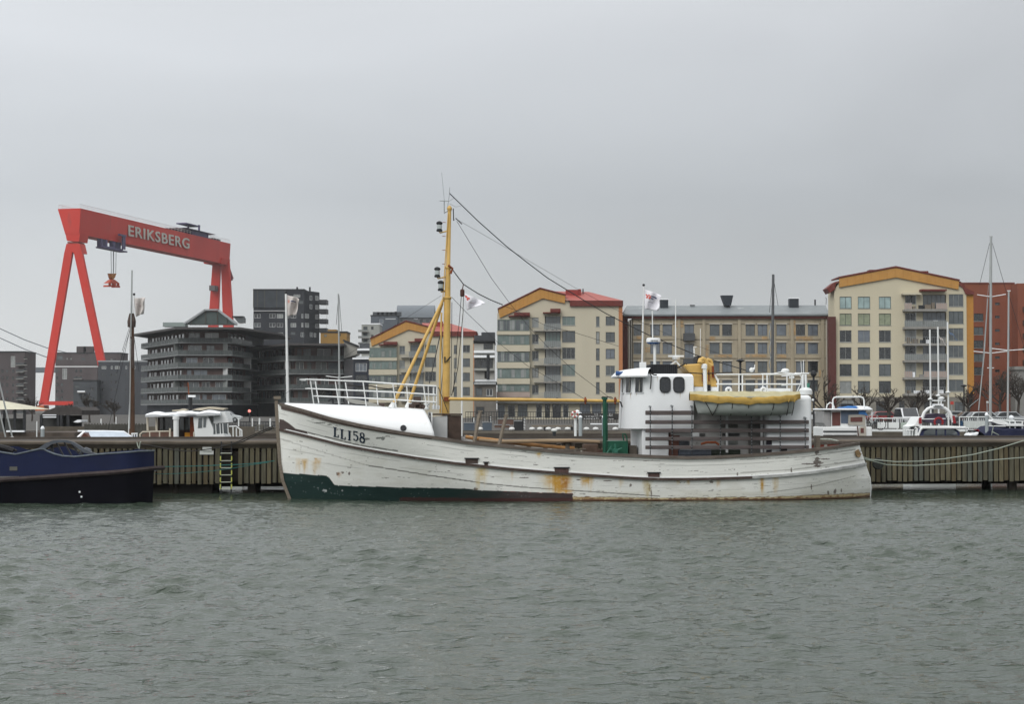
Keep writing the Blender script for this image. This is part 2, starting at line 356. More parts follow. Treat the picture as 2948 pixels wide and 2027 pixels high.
# plank seams: open here, painted over there
for w in np.concatenate([np.linspace(.06, .52, 7), [.68, .76, .86, .93]]):
    pz = np.abs(W2 - w) * (np.where(up, 1.7, 3.0) / 1.0); wob = fbm(s_ * .8 + w * 50, z_ * 0 + w * 9, 3, 3)
    blend((pz < .011) * np.clip((wob - .53) * 6, 0, .4), (.16, .16, .15))
def line(pts, th, c, amt):
    xs = [p[0] for p in pts]; yy = np.interp(PX, xs, [p[1] for p in pts]); mk = (np.abs(PY - yy) < th) & (PX > xs[0]) & (PX < xs[-1]); blend(mk * amt, c)
line([za(190, 820), za(740, 990), za(1060, 1085), za(1700, 1190), za(2321, 1280)], 1.4, (.20, .19, .17), .45)
line([za(1060, 1085), za(1700, 1190), za(2321, 1280), zb(700, 1258), zb(2321, 1365)], 1.7, (.10, .10, .09), .75)
line([(2207, 1419), (2336, 1402), (2463, 1371)], 1.5, (.22, .22, .2), .6)
line([za(460, 745), za(1000, 880), za(1400, 940)], 1.8, (.05, .05, .05), .8)
line([zb(0, 768), zb(1250, 895), zb(2321, 945)], 1.3, (.15, .15, .14), .5)
line([zc(900, 345), zc(1500, 320), zc(2000, 245)], 1.5, (.15, .15, .14), .6)
line([zc(900, 470), zc(1400, 440), zc(2080, 345)], 1.6, (.25, .24, .22), .6)
# peeled paint
pe = fbm(s_ * 2.2, z_ * 22, 41, 4); blend(((pe > .73) & (n2 > .5)) * .7, (.13, .12, .11))
def blob(cx, cy, rx, ry, c, a=.85, thr=.5):
    d = ((PX - cx) / rx) ** 2 + ((PY - cy) / ry) ** 2; blend(np.clip((1.15 - d + (n3 - .5) * 2.6 - thr + .5) * 4, 0, 1) * (d < 1.6) * a, c)
for cx, cy, rx, ry in ((2355, 1332, 13, 5), (2352, 1302, 6, 8), (2352, 1322, 6, 5), (2353, 1342, 9, 4), (1935, 1380, 5, 3), (2048, 1388, 5, 4), (2330, 1336, 22, 2), (2375, 1322, 14, 2), (1688, 1432, 9, 3), (1870, 1404, 3, 11), (1875, 1420, 2, 14), (2384, 1419, 3, 6), (2404, 1415, 4, 7), (2422, 1412, 2, 6), (2336, 1403, 2, 8), (1090, 1262, 8, 3), (1102, 1263, 6, 5), (973, 1365, 5, 4), (985, 1361, 5, 3), (1005, 1364, 3, 4), (1370, 1408, 5, 4), (1510, 1376, 13, 1.6), (920, 1218, 16, 2), (950, 1223, 8, 2), (1057, 1264, 10, 3), (1665, 1382, 6, 2), (1815, 1398, 4, 4), (1750, 1385, 12, 1.5), (1620, 1372, 2.5, 7), (2278, 1356, 2.5, 7), (2123, 1365, 2, 5)):
    blob(cx, cy, rx, ry, (.085, .06, .05) if cy > 1330 or cx > 2300 else (.14, .15, .14))
# rust runs: x0, x1, y top, y bottom, strength
ru = .5 * fbm(s_ * 7.3 + .6 * n1, z_ * .9, 61, 5) + .5 * n2 * .6 + .5 * n3 * .4
for x0_, x1_, yt, yb, k, c in ((1555, 1648, 1366, 1420, .75, (.60, .44, .20)), (1672, 1712, 1371, 1408, .6, (.58, .42, .18)), (1366, 1404, 1346, 1400, .5, (.58, .46, .22)), (2183, 2203, 1374, 1416, .5, (.56, .42, .2)), (1780, 1800, 1378, 1402, .45, (.56, .42, .2)), (2060, 2075, 1380, 1404, .5, (.54, .38, .18)), (1468, 1480, 1352, 1380, .5, (.54, .38, .18)), (1575, 1638, 1367, 1416, .95, (.50, .27, .045)), (1610, 1640, 1375, 1414, .8, (.33, .14, .03)), (1672, 1709, 1372, 1399, .8, (.50, .30, .07)), (1378, 1398, 1346, 1388, .65, (.50, .36, .10)), (1848, 1878, 1380, 1425, .6, (.45, .36, .16)), (850, 868, 1318, 1360, .5, (.55, .38, .16)), (868, 888, 1320, 1358, .7, (.52, .34, .12)), (903, 922, 1318, 1340, .9, (.55, .32, .08)), (890, 925, 1325, 1362, .4, (.55, .40, .2)), (1540, 1560, 1300, 1318, .75, (.55, .36, .08)), (2189, 2199, 1375, 1408, .95, (.45, .25, .04)), (2223, 2243, 1368, 1416, .5, (.50, .36, .14)), (1946, 1958, 1381, 1398, .7, (.5, .34, .1)), (1975, 1987, 1381, 1396, .7, (.5, .34, .1)), (968, 985, 1358, 1376, .55, (.42, .22, .1)), (1600, 1650, 1410, 1420, .8, (.52, .30, .06)), (2222, 2236, 1364, 1370, .9, (.45, .16, .03))):
    wx_ = (x1_ - x0_) * .5; cx = (x0_ + x1_) / 2; tt_ = np.clip((PY - yt) / (yb - yt), 0, 1.4)
    dr = fbm(s_ * 13 + cx, z_ * .5, 71, 4); dr2 = fbm(s_ * 4.5 + cx, z_ * 1.3, 83, 4)     # drips: fast along the plank, slow down it
    side = np.clip((wx_ * (1.25 - .35 * tt_ + .9 * (dr2 - .5)) - np.abs(PX - cx)) / (wx_ * .7 + 1), 0, 1)
    fall = np.clip((1.18 - tt_ + 1.3 * (dr - .5)) * 1.8, 0, 1)
    blend(side * np.clip((PY - yt) / 3, 0, 1) * fall * min(1, k * 1.25) * np.clip(.25 + 2.2 * (.55 * dr + .45 * n2 - .28), 0, 1.05), c)
# boot topping
gx, gy = zip(za(0, 1150), za(170, 1165), za(650, 1198), za(690, 1225), za(740, 1298), za(1440, 1320), za(2090, 1330), za(2200, 1345), zb(0, 1290), zb(400, 1300), zb(900, 1320), zb(1282, 1330))
gl = np.interp(PX, gx, gy) + (n2 - .5) * 2.2; inb = (PX < 1649) & (PY > gl)
gr = np.array([.012, .030, .028]); rd = np.array([.060, .042, .042])
tt = np.clip((PX - 1280 + 160 * (n1 - .5)) / 260, 0, 1) * .85
gc = gr * (1 - tt[..., None]) + rd * tt[..., None]; gc = gc * (.75 + .5 * n1)[..., None]
gc = np.where(((PY < gl + 1) & (PX > 1440) & (n2 > .56))[..., None], np.array([.22, .04, .03]), gc)
col = np.where(inb[..., None], gc, col)
blend(inb * (n3 > .80) * (n1 > .5) * .6, (.3, .32, .32)); blob(935, 1413, 5, 4, (.5, .52, .52)); blob(985, 1413, 3, 2, (.4, .42, .42))
blend((PX < 1660) * np.clip((z_ < .10 + .04 * n2) * 1.0, 0, 1) * (PX > 1150) * .7, (.065, .020, .018))
blend((PX < 1100) * np.clip((z_ < .14 + .05 * n2) * 1.0, 0, 1) * .7, (.012, .03, .026))
aft = (PX > 1649)
yb_ = np.interp(PX, [1649, 1900, 2200, 2500], [1430, 1434, 1431, 1420]) + (n2 - .5) * 4
blend(aft * np.clip((PY - yb_) / 2, 0, 1) * .8, (.44, .33, .14)); blend(aft * (PY > yb_) * (ru > .55) * .6, (.25, .13, .05)); blend(aft * (np.abs(PY - yb_) < 1.2) * (n1 > .42) * .7, (.13, .09, .05))
blend(aft * (z_ < .07 + .09 * (n2 - .4)) * .85, (.10, .045, .03)); blend(aft * (z_ < .02) * .9, (.04, .02, .015))
# dark brown swept panel at the bow, under the name board
zp = (np.interp(PX, [za(160, 0)[0], za(200, 0)[0], za(260, 0)[0], za(330, 0)[0], za(455, 0)[0]], [za(0, 603)[1], za(0, 610)[1], za(0, 650)[1], za(0, 705)[1], za(0, 738)[1]]))
inp = (PX > za(160, 0)[0]) & (PX < za(456, 0)[0]) & (PY > zp) & (PY < np.interp(PX, [za(160, 0)[0], za(455, 0)[0]], [za(0, 705)[1], za(0, 770)[1]]))
col = np.where(inp[..., None], np.array([.075, .058, .055]) * (.7 + .6 * n1)[..., None], col)
col *= (.96 + .08 * n3)[..., None]
M_hull = vcmat('hull_paint', .5, .35, .22)
Uf = np.linspace(0, 1, 160); Wf = np.linspace(-.35, 1, 24); sf, yf, zf_ = hull_side(1, Wf, Uf)
colf = np.zeros(sf.shape + (3,)); colf[:] = base; colf[zf_ < .55] = gr
hull = npmesh('hull', [(s_, y_, z_, False), (sf, yf, zf_, True)], M_hull, np.concatenate([col.reshape(-1, 3), colf.reshape(-1, 3)]), boat)
def hpt(px, py, off=0.0): # the spot on the near side of the hull
    s = BF.at(px, py, -2)[0]; z = 1
    for _ in range(8):
        t_ = -float(hb(s, z)); q = BF.at(px, py, t_ - off); s, z = q[0], q[2]
    return q
def hcol(s, z, off=0): return Vector((s, -float(hb(s, z)) - off, z))
# ---- stem post, keel
m = MB()
pr = [Vector((p[0], 0, p[2])) for p in stem]
for a, b_ in zip(pr[:-1], pr[1:]):
    m.add([a + Vector((x, y, 0)) for x, y in ((-.035, -.06), (.09, -.10), (.09, .10), (-.035, .06))] + [b_ + Vector((x, y, 0)) for x, y in ((-.035, -.06), (.09, -.10), (.09, .10), (-.035, .06))],
          [(0, 1, 5, 4), (1, 2, 6, 5), (2, 3, 7, 6), (3, 0, 4, 7)])
t_ = pr[0]; m.box((t_.x - .06, -.14, t_.z), (t_.x + .20, .14, t_.z + .12)); m.build('stem_post', M_wood_grey, boat)
m = MB(); pr = [Vector((p[0], 0, p[2])) for p in stern]
for a, b_ in zip(pr[:-1], pr[1:]):
    m.add([a + Vector((x, y, 0)) for x, y in ((-.1, -.08), (.04, -.06), (.04, .06), (-.1, .08))] + [b_ + Vector((x, y, 0)) for x, y in ((-.1, -.08), (.04, -.06), (.04, .06), (-.1, .08))],
          [(0, 1, 5, 4), (1, 2, 6, 5), (2, 3, 7, 6), (3, 0, 4, 7)])
m.build('stern_post', M_white, boat)
# ---- cap rail, rubbing strakes
def rail_strip(name, zfun, s0, s1, th, out, inn, m_, n_=150, both=True):
    m = MB()
    for sg in ((-1, 1) if both else (-1,)):
        rows = []
        for i in range(n_ + 1):
            s = s0 + (s1 - s0) * i / n_; z = float(zfun(s)); b_ = float(hb(s, z - .01))
            rows.append([(s, sg * (b_ + out), z), (s, sg * (b_ + out), z + th), (s, sg * max(b_ - inn, 0.0), z + th), (s, sg * max(b_ - inn, 0.0), z), (s, sg * (b_ + out), z)])
        m.grid(rows)
    return m.build(name, m_, boat)
rail_strip('cap_rail', lambda s: zsh(s) - .035, .05, BL - .56, .11, .075, .16, mat('cap_rail_wood', (.105, .088, .075), .8, var=.45, scale=2.2, stretch=(1, 6, 6), dirt=((.33, .30, .26), 6, .62)))
rail_strip('rubbing_strake', lambda s: zst(s) - .05, .05, 17.6, .09, .09, 0, mat('strake_wood', (.060, .042, .036), .8, var=.5, scale=3, stretch=(1, 6, 6), dirt=((.42, .40, .36), 7, .60)))
rail_strip('white_strake', lambda s: zst(s) + .045, .3, BL - .28, .035, .03, 0, M_white)
rail_strip('aft_strake', lambda s: zst(s) - .05, 17.6, BL - .28, .09, .09, 0, mat('aft_strake_paint', (.36, .37, .36), .7, var=.35, scale=3))
# wide worn band under the cap rail at the bow
m = MB(); rows = []
for i in range(60):
    s = .12 + 5.6 * i / 59; z = float(zsh(s)); h = .13 * (1 - .7 * i / 59); rows.append([tuple(hcol(s, z - .02, .05)), tuple(hcol(s, z - .02 - h, .04))])
m.grid(rows); m.build('bow_rubbing_band', mat('bow_band_wood', (.10, .075, .065), .8, var=.5, scale=3, stretch=(1, 5, 5)), boat)
# ---- deck and inner bulwark
m = MB(); rows = []; nn = 70
for i in range(nn + 1):
    s = .5 + (BL - 1.1) * i / nn; z = float(zsh(s)) - .62; bt = max(float(hb(s, z + .6)) - .10, .02); b_ = max(float(hb(s, z)) - .10, .02); rows.append([(s, -bt, z + .60), (s, -b_, z), (s, 0, z + .08), (s, b_, z), (s, bt, z + .60)])
m.grid(rows); m.build('deck', M_wood_dk, boat)
m = MB()
for i in range(9, 74):
    s = .6 + (BL - 1.6) * i / 74; z = float(zsh(s)); b_ = float(hb(s, z - .5)) - .13
    for sg in (-1, 1): m.box((s - .05, sg * b_, z - .6), (s + .05, sg * (b_ - .10), z - .05))
m.build('bulwark_stanchions', mat('stanchion_paint', (.30, .29, .26), .8, var=.3), boat, kind='stuff')
# light inner bulwark panels visible on the far side
for i in range(12):
    m = MB(); s = 9.2 + i * .66; z = float(zsh(s)); b_ = float(hb(s, z - .5)) - .16; m.box((s, b_ - .03, z - .50), (s + .48, b_, z - .02 + .06)); m.build('inner_bulwark_panel', mat('worn_inner_paint', (.34, .34, .31), .8, var=.35, scale=3), boat)
# scuppers: proud blocks coloured dark for the shade inside the openings
for k, (x0_, y0_, x1_, y1_) in enumerate(((1340, 1321, 1376, 1334.5), (1394, 1332, 1405, 1340), (1597, 1347.5, 1637, 1360), (1866, 1362, 1899, 1374))):
    a, b_, c, d = hpt(x0_, y0_, .03), hpt(x1_, y0_, .03), hpt(x1_, y1_ + 1, .03), hpt(x0_, y1_, .03)
    m = MB(); m.prism([a, b_, c, d], (0, .10, 0)); sc_ = m.build('scupper', M_wood_dk if k < 2 else mat('scupper_shade', (.09, .055, .05), .8, var=.4, scale=6), boat)
    m = MB(); m.bar(a + Vector((-.04, -.02, .01)), b_ + Vector((.04, -.02, .01)), .04); m.build('scupper_lip', M_dark, sc_)
# registration LL158 in stencilled serif strokes
def stroke_glyph(m, segs, ox, oy, sx, sy, slope):
    for (xa, ya, xb, yb, w) in segs:
        p = Vector((ox + xa * sx, oy + ya * sy + xa * sx * slope, 0)); q = Vector((ox + xb * sx, oy + yb * sy + xb * sx * slope, 0)); d = (q - p); L_ = d.length
        if L_ < .01: continue
        nrm = Vector((-d.y, d.x, 0)).normalized() * (w * sx / 2 if abs(d.y) > abs(d.x) else w * sy / 2 * .8)
        vs = [hpt(v.x, v.y, .02) for v in (p - nrm, q - nrm, q + nrm, p + nrm)]
        m.prism(vs, (0, .035, 0))
GL = {'L': [(.35, 0, .35, 1, .30), (.05, .03, .65, .03, .08), (.1, .97, .95, .97, .10), (.9, .72, .93, .98, .16)], '1': [(.45, 0, .45, 1, .34), (.15, .03, .75, .03, .08), (.15, .97, .75, .97, .08)],
      '5': [(.2, .05, .85, .05, .14), (.2, .02, .2, .45, .16), (.2, .42, .6, .38, .12), (.6, .38, .85, .55, .24), (.85, .52, .85, .8, .26), (.85, .78, .6, .97, .22), (.6, .97, .25, .93, .12), (.22, .8, .25, .95, .2)],
      '8': [(.35, .05, .65, .05, .12), (.22, .12, .22, .38, .22), (.78, .12, .78, .38, .22), (.65, .05, .78, .15, .2), (.35, .05, .22, .15, .2), (.22, .38, .8, .58, .2), (.78, .38, .18, .58, .16), (.15, .55, .15, .88, .24), (.85, .55, .85, .88, .24), (.15, .88, .4, .98, .2), (.85, .88, .6, .98, .2), (.35, .98, .65, .98, .12)]}
m = MB()
for ch, x_, y_0, h_ in (('L', 958, 1229, 28), ('L', 978, 1235, 28), ('1', 999, 1239, 28), ('5', 1015, 1240, 28), ('8', 1034, 1244, 29)):
    stroke_glyph(m, GL[ch], x_, y_0, 17 if ch not in '1' else 15, h_, .22)
m.build('registration_number', mat('navy_lettering', (.018, .032, .055), .6, var=.3, scale=6), boat)
# ---- whaleback over the foredeck
se_ = BF.at(1250, 1250, -2.2)[0]; M_wb = M_whiteclean
crown_px = [(815, 1160), (840, 1161), (900, 1162.5), (1000, 1166), (1100, 1171), (1180, 1175), (1240, 1180), (1260, 1182)]
cz = [BF.at(*p, -.9) for p in crown_px]; czx, czz = [c[0] for c in cz], [c[2] for c in cz]
rows = []
for i in range(61):
    u = i / 60; s_mid = .25 + u * (se_ - .25)
    row = []
    for j in range(33):
        a = math.pi * j / 32; ca, sa = math.cos(a), math.sin(a)
        s = s_mid - (0.35 * sa if u > .999 else 0.35 * sa * u)   # the after edge leans forward towards the top
        zb_ = float(zsh(s)) + .04; b_ = float(hb(s, zsh(s))) - .02; zt__ = np.interp(s, czx, czz)
        cx_ = math.copysign(abs(ca) ** .62, ca); sx_ = abs(sa) ** .75
        tumble = 1 - .10 * sx_
        row.append((s, -b_ * cx_ * tumble, zb_ + max(zt__ - zb_, .02) * sx_))
    rows.append(row)
m = MB(); m.grid(rows); wb = m.build('whaleback', M_wb, boat, smooth=60)
md = wb.modifiers.new('t', 'SOLIDIFY'); md.thickness = .03
q = BF.at(*za(1452, 697), -2.1); m = MB(); m.lathe((0, 0, 0), [(.085, -.02), (.115, -.01), (.115, .03), (.085, .05)], 14, 'y'); po = m.build('porthole', M_dark, boat)
j_ = min(range(60), key=lambda i: abs(rows[i][6][0] - q[0])); best = min((tuple(p) for p in rows[j_][1:12]), key=lambda p: abs(p[2] - q[2])); po.location = (q[0], best[1] - .015, q[2]); po.rotation_euler = (R(-14), 0, 0)
# after bulkhead (pale grey) and mast locker
m = MB(); zq = float(zsh(se_)); m.box((se_ - .10, -2.0, zq - .5), (se_ - .06, 2.0, zq + .95)); m.build('foredeck_bulkhead', M_white, boat)
a = BF.at(*za(1755, 585), -1.0); b_ = BF.at(*za(1915, 565), -1.0); c = BF.at(*za(1905, 825), -1.0); d = BF.at(*za(1800, 790), -1.0)
m = MB(); m.prism([a, b_, Vector((b_[0], -1.0, c[2] - .3)), Vector((a[0] + .1, -1.0, c[2] - .3))], (0, .05, 0)); m.build('windbreak_panel', mat('pale_grey_paint', (.42, .43, .43), .6, var=.12, scale=1.5), boat)
m = MB(); a2 = BF.at(*za(1925, 560), -1.0); b2 = BF.at(*za(2060, 555), -1.0)
m.box((a2[0], -1.02, c[2] - .4), (a2[0] + .09, -.92, a2[2])); m.box((a2[0], -1.0, c[2] - .4), (b2[0], -.2, a2[2] - .03)); m.box((b_[0] - .65, -1.05, b_[2] + .0), (b2[0] + .03, -.15, b_[2] + .06))
m.build('mast_locker', mat('locker_wood', (.055, .038, .03), .8, var=.5, scale=3), boat)
# ---- railing on the whaleback
m = MB()
for sg, posts in ((-1, ((485, 205, 520, 440), (745, 215, 782, 450), (1035, 220, 1068, 465), (1345, 235, 1380, 475), (1665, 260, 1700, 490))), (1, ((535, 208, 572, 432), (850, 222, 885, 440), (1175, 245, 1190, 450), (1490, 260, 1505, 440), (1715, 262, 1722, 470)))):
    t_ = 1.25 * sg
    for x_, y_0, x2, y2 in posts: m.tube([BF.at(*za(x_, y_0), t_), BF.at(*za(x2, y2 + 6), t_)], .024)
    dy = 0 if sg < 0 else -1
    for k, ln in enumerate((((430, 190), (1040, 214), (1350, 237), (1800, 262)), ((440, 287), (1040, 311), (1350, 325), (1790, 352)), ((515, 365), (1060, 388), (1380, 405), (1790, 430)))):
        xo = (-20, -10, 0)[k] if sg < 0 else (0, 12, 25)[k]
        m.tube([BF.at(*za(x_ + (xo if i == 0 else (10 if sg > 0 and i < 3 else 0)), y_0 + dy * (2 + i)), t_) for i, (x_, y_0) in enumerate(ln)], .024)
for y_0 in (190, 262):
    pass
a = BF.at(*za(410, 190), -1.25); m.tube([a, Vector((a[0] - .15, -.7, a[2])), Vector((a[0] - .15, .7, a[2])), Vector((a[0], 1.25, a[2]))], .022)
for y_0 in (262, 352, 430): a = BF.at(*za(1795, y_0), -1.25); b_ = Vector((a[0] + .1, 1.25, a[2])); m.tube([a, b_], .022)
for x_ in (1770, 1803): m.tube([BF.at(*za(x_, 260), -1.2), BF.at(*za(x_, 500), -1.2)], .026)
for k in range(5): m.tube([BF.at(*za(1775 + 0, 262), -1.0 + k * .5), BF.at(*za(1775, 490), -1.0 + k * .5)], .02)
m.build('whaleback_railing', M_rail, boat)
# dark rope slung under the top rail, gangway board and anchor on the whaleback
m = MB(); m.tube([BF.at(*za(x_, y_0), 1.0) for x_, y_0 in ((870, 250), (960, 262), (1010, 265), (1080, 258), (1120, 258), (1200, 280), (1300, 290), (1400, 278), (1450, 262))], .025, 5); m.build('slung_rope', M_rope_d, boat)
m = MB(); m.prism([BF.at(*za(x_, y_0), -.3) for x_, y_0 in ((840, 385), (1000, 405), (1150, 440), (1280, 490), (1200, 492), (1060, 455), (960, 448), (900, 432))], (0, .35, 0)); m.build('gangway_board', mat('board_grey', (.28, .28, .26), .7), boat)
m = MB(); m.tube([BF.at(*za(x_, y_0), .2) for x_, y_0 in ((670, 420), (700, 392), (745, 385), (775, 415))], .05, 6); m.tube([BF.at(*za(720, 388), .2), BF.at(*za(722, 440), .2)], .04); m.build('anchor', M_dark, boat)
for x_, y_0, w_ in ((1230, 455, 30), (1590, 440, 34), (1620, 470, 40), (1540, 462, 30), (1660, 465, 26)):
    m = MB(); a = BF.at(*za(x_, y_0), .5); m.box((a[0] - w_ / 280, .3, a[2] - .16), (a[0] + w_ / 280, .6, a[2] + .06)); m.build('deck_gear_box', M_wood_dk, boat)
m = MB(); m.box((BF.at(*za(1560, 360), .6)[0], .55, BF.at(*za(0, 470), .6)[2]), (BF.at(*za(1640, 360), .6)[0], .6, BF.at(*za(0, 370), .6)[2]))
m.build('deck_hatch', M_wood_dk, boat)
m = MB(); a = BF.at(*za(1700, 495), -.9); m.lathe(a, [(.09, -.05), (.10, .0), (.06, .03), (.06, .12), (.12, .16), (.12, .2)], 12); m.box((a[0] + .2, -1.1, a[2] - .03), (a[0] + .48, -.7, a[2] + .12)); m.build('mooring_bitt', M_rail, boat)
# ---- mast
mb_ = BF.at(1283, 1190, 0); m1 = BF.at(1288, 858, 0); m2 = BF.at(1290, 770, 0); m3 = BF.at(1294, 600, 0)
m = MB(); dn = mb_ - Vector((0, 0, 1.6))
m.tube([dn, mb_, m1], [.155, .150, .128], 18); m.tube([m1, m1 + Vector((0, 0, .02)), m2], [.12, .118, .095], 16); m.tube([m2, m2 + Vector((0, 0, .01)), m3], [.09, .085, .068], 14)
m.lathe(m1, [(.135, -.05), (.155, -.03), (.155, .03), (.12, .05)], 16); m.lathe(m2, [(.10, -.06), (.12, -.04), (.12, .02), (.09, .05)], 16)
m.lathe(m3, [(.07, -.1), (.10, -.02), (.10, .02), (.06, .08), (.02, .12)], 12)
mast = m.build('mast', M_yel, boat, smooth=50)
m = MB(); p = BF.at(1268, 1190, -.1); m.tube([p, BF.at(1266, 1090, -.1), BF.at(1271, 900, -.1)], .035, 8); m.tube([BF.at(1275, 860, -.1), BF.at(1285, 700, -.09), BF.at(1290, 615, -.08)], .022, 6); m.build('mast_conduit', M_yel, mast)
for i in range(6):
    m = MB(); a = BF.at(1283 - i * .4, 640 + i * 40, -.1); m.tube([a + Vector((-.12, 0, 0)), a], .012, 5); m.build('mast_step', M_rust, mast)
m = MB(); m.tube([BF.at(*ze(690, 1100), -.12), BF.at(*ze(735, 1135), -.12), BF.at(*ze(715, 1190), -.12)], .05, 6); m.build('halyard_cleat', M_rust, mast)
m = MB(); m.tube([BF.at(*zf(800, 690), -.16), BF.at(*zf(800, 745), -.18), BF.at(*zf(830, 720), -.18), BF.at(*zf(855, 690), -.16)], .03, 6); m.build('rope_coil', M_rope_d, mast)
# lanterns
for (bx, by, ax) in ((1265, 652, 1287), (1259, 784, 1282), (1269, 823, 1281)):
    c = BF.at(bx, by, -.1); m = MB()
    m.lathe(c, [(.10, -.19), (.115, -.18), (.115, -.12), (.09, -.11), (.09, .08), (.12, .10), (.12, .15), (.08, .19), (.03, .21)], 12); la = m.build('lantern', M_dark, mast)
    m = MB(); m.lathe(c, [(.094, -.09), (.098, 0), (.094, .07)], 12); m.build('lens', mat('lantern_glass', (.38, .42, .42), .15), la)
    m = MB(); m.tube([c + Vector((0, 0, -.2)), c + Vector((.03, 0, -.24)), BF.at(ax, by + 13, -.05)], .03, 6); m.build('bracket', M_yel, la)
# mast head: aerials
m = MB()
m.tube([BF.at(*ze(715, 515), 0), BF.at(*ze(650, 550), 0)], .03, 6); m.tube([BF.at(*ze(650, 560), 0), BF.at(*ze(648, 425), 0)], .022, 6)
m.tube([BF.at(*ze(600, 427), 0), BF.at(*ze(700, 430), 0)], .016, 5); m.tube([BF.at(*ze(680, 520), 0), BF.at(*ze(705, 350), 0), BF.at(*ze(707, 285), 0)], .011, 5)
m.tube([BF.at(*ze(650, 425), 0), BF.at(*ze(622, 130), 0)], .008, 5); m.tube([BF.at(*ze(700, 430), 0), BF.at(*ze(750, 400), 0)], .010, 5)
m.tube([BF.at(*ze(705, 455), 0), BF.at(*ze(765, 490), 0), BF.at(*ze(825, 482), 0)], .008, 4); m.build('aerial', M_metal, mast)
# struts down to the whaleback
for t_, a, b_ in ((-1.1, zf(785, 140), zf(300, 1160)), (1.1, zf(775, 175), zf(455, 1150))):
    p, q = BF.at(a[0], a[1], 0), BF.at(b_[0], b_[1], t_); d = (q - p).normalized()
    m = MB(); m.tube([p, q], [.058, .066], 10); st2 = m.build('mast_strut', M_yel, boat, smooth=50)
    m = MB(); m.tube([q - d * .12, q + d * .12], [.09, .13], 10); m.build('strut_shoe', M_white, st2)
# boom
a, b_ = BF.at(1291, 1149, -.25), BF.at(1783, 1155, -.25)
m = MB(); m.tube([a, BF.at(1500, 1151, -.25), b_], [.062, .066, .058], 12); boom = m.build('boom', M_yel, boat, smooth=50)
m = MB(); m.bar(a + Vector((-.15, .1, 0)), a + Vector((.04, 0, 0)), .12, .16); m.build('gooseneck', M_rust, boom)
for px in (1685, 1771): m = MB(); c = BF.at(px, 1153, -.25); m.lathe(c, [(.075, -.05), (.085, -.03), (.085, .03), (.075, .05)], 12, 'x'); m.box(c - Vector((.03, .03, .14)), c + Vector((.03, .03, .13))); m.build('boom_band', M_rust, boom)
m = MB(); m.tube([BF.at(*zb(1625, 195), -.3), BF.at(*zb(1628, 178), -.3), BF.at(*zb(1740, 182), -.3), BF.at(*zb(1760, 200), -.3)], .02, 5); m.tube([BF.at(*zb(1800, 225), -.25), BF.at(*zb(1850, 240), -.25), BF.at(*zb(1870, 300), -.25)], .03, 6); m.build('boom_shackle', M_dark, boom)
# standing and running rigging: every wire its own part
def wire(name, pts, r, m_=M_dark, n_=5, t0=-.05, t1=-.05):
    m = MB(); k = len(pts) - 1; m.tube([BF.at(p[0], p[1], t0 + (t1 - t0) * i / k) for i, p in enumerate(pts)], r, n_); return m.build(name, m_, boat)
wire('aft_stay', [(1294, 556), (1376, 636), (1458, 709), (1513, 752), (1576, 800), (1665, 855), (1745, 903), (1840, 951), (1868, 965), (2003, 1022), (2100, 1052), (2149, 1067)], .019)
wire('aft_stay', [(1313, 630), (1400, 680), (1500, 738), (1590, 790), (1657, 829), (1750, 880), (1840, 925), (1950, 975), (2100, 1030)], .006)
wire('boom_lift', [(1315, 636), (1414, 800), (1466, 871), (1524, 943), (1576, 998), (1656, 1071), (1761, 1150)], .009)
wire('boom_lift', [(1300, 855), (1345, 902), (1431, 984), (1518, 1053), (1600, 1100), (1684, 1150)], .009, t1=-.25)
wire('preventer_wire', [(1450, 880), (1490, 896), (1570, 937), (1656, 958), (1781, 997)], .008)
wire('fore_stay', [(1272, 850), (1175, 912), (1100, 961), (1000, 1022), (900, 1084), (795, 1150)], .006)
wire('shroud', [(1267, 965), (1255, 1020), (1236, 1104)], .02, t0=-.1, t1=-1.2)
wire('shroud', [(1270, 960), (1276, 1060), (1264, 1180)], .012, t0=-.1, t1=1.0)
wire('shroud', [(1262, 1115), (1290, 1188)], .015, t0=-.2, t1=-.3)
wire('shroud', [(1301, 870), (1300, 1000), (1298, 1140)], .012, t0=.1, t1=.3)
# chain sagging from the mast to the block
cp_ = [BF.at(*p, -.05) for p in (ze(725, 1130), ze(770, 1195), ze(850, 1300), ze(930, 1352), ze(1010, 1402), ze(1130, 1462), ze(1270, 1520))]
m = MB(); dense = []
for a, b_ in zip(cp_[:-1], cp_[1:]):
    for i in range(12): dense.append(a.lerp(b_, i / 12))
for i in range(0, len(dense) - 1):
    d = (dense[i + 1] - dense[i]); m.bar(dense[i] - d * .15, dense[i + 1] + d * .1, .045 if i % 2 else .02, .02 if i % 2 else .045)
m.build('preventer_chain', M_dark, boat)
bk = BF.at(1331, 843, -.05); m = MB(); m.tube([cp_[2], bk + Vector((0, 0, .12))], .02, 5); m.lathe(bk, [(.05, -.15), (.085, -.12), (.085, .1), (.05, .14)], 10); m.build('pulley_block', mat('block_wood', (.07, .03, .025), .6), boat)
wire('halyard', [(1328, 855), (1322, 930), (1318, 960), (1305, 1130)], .012, M_rope_d, t0=-.05, t1=-.1)
wire('halyard', [(1334, 855), (1333, 900), (1326, 980), (1318, 1060), (1300, 1140)], .014, M_rope_d, t0=-.05, t1=-.1)
wire('mast_head_rope', [(1305, 600), (1306, 635), (1312, 628), (1330, 645)], .02, M_rope_d)
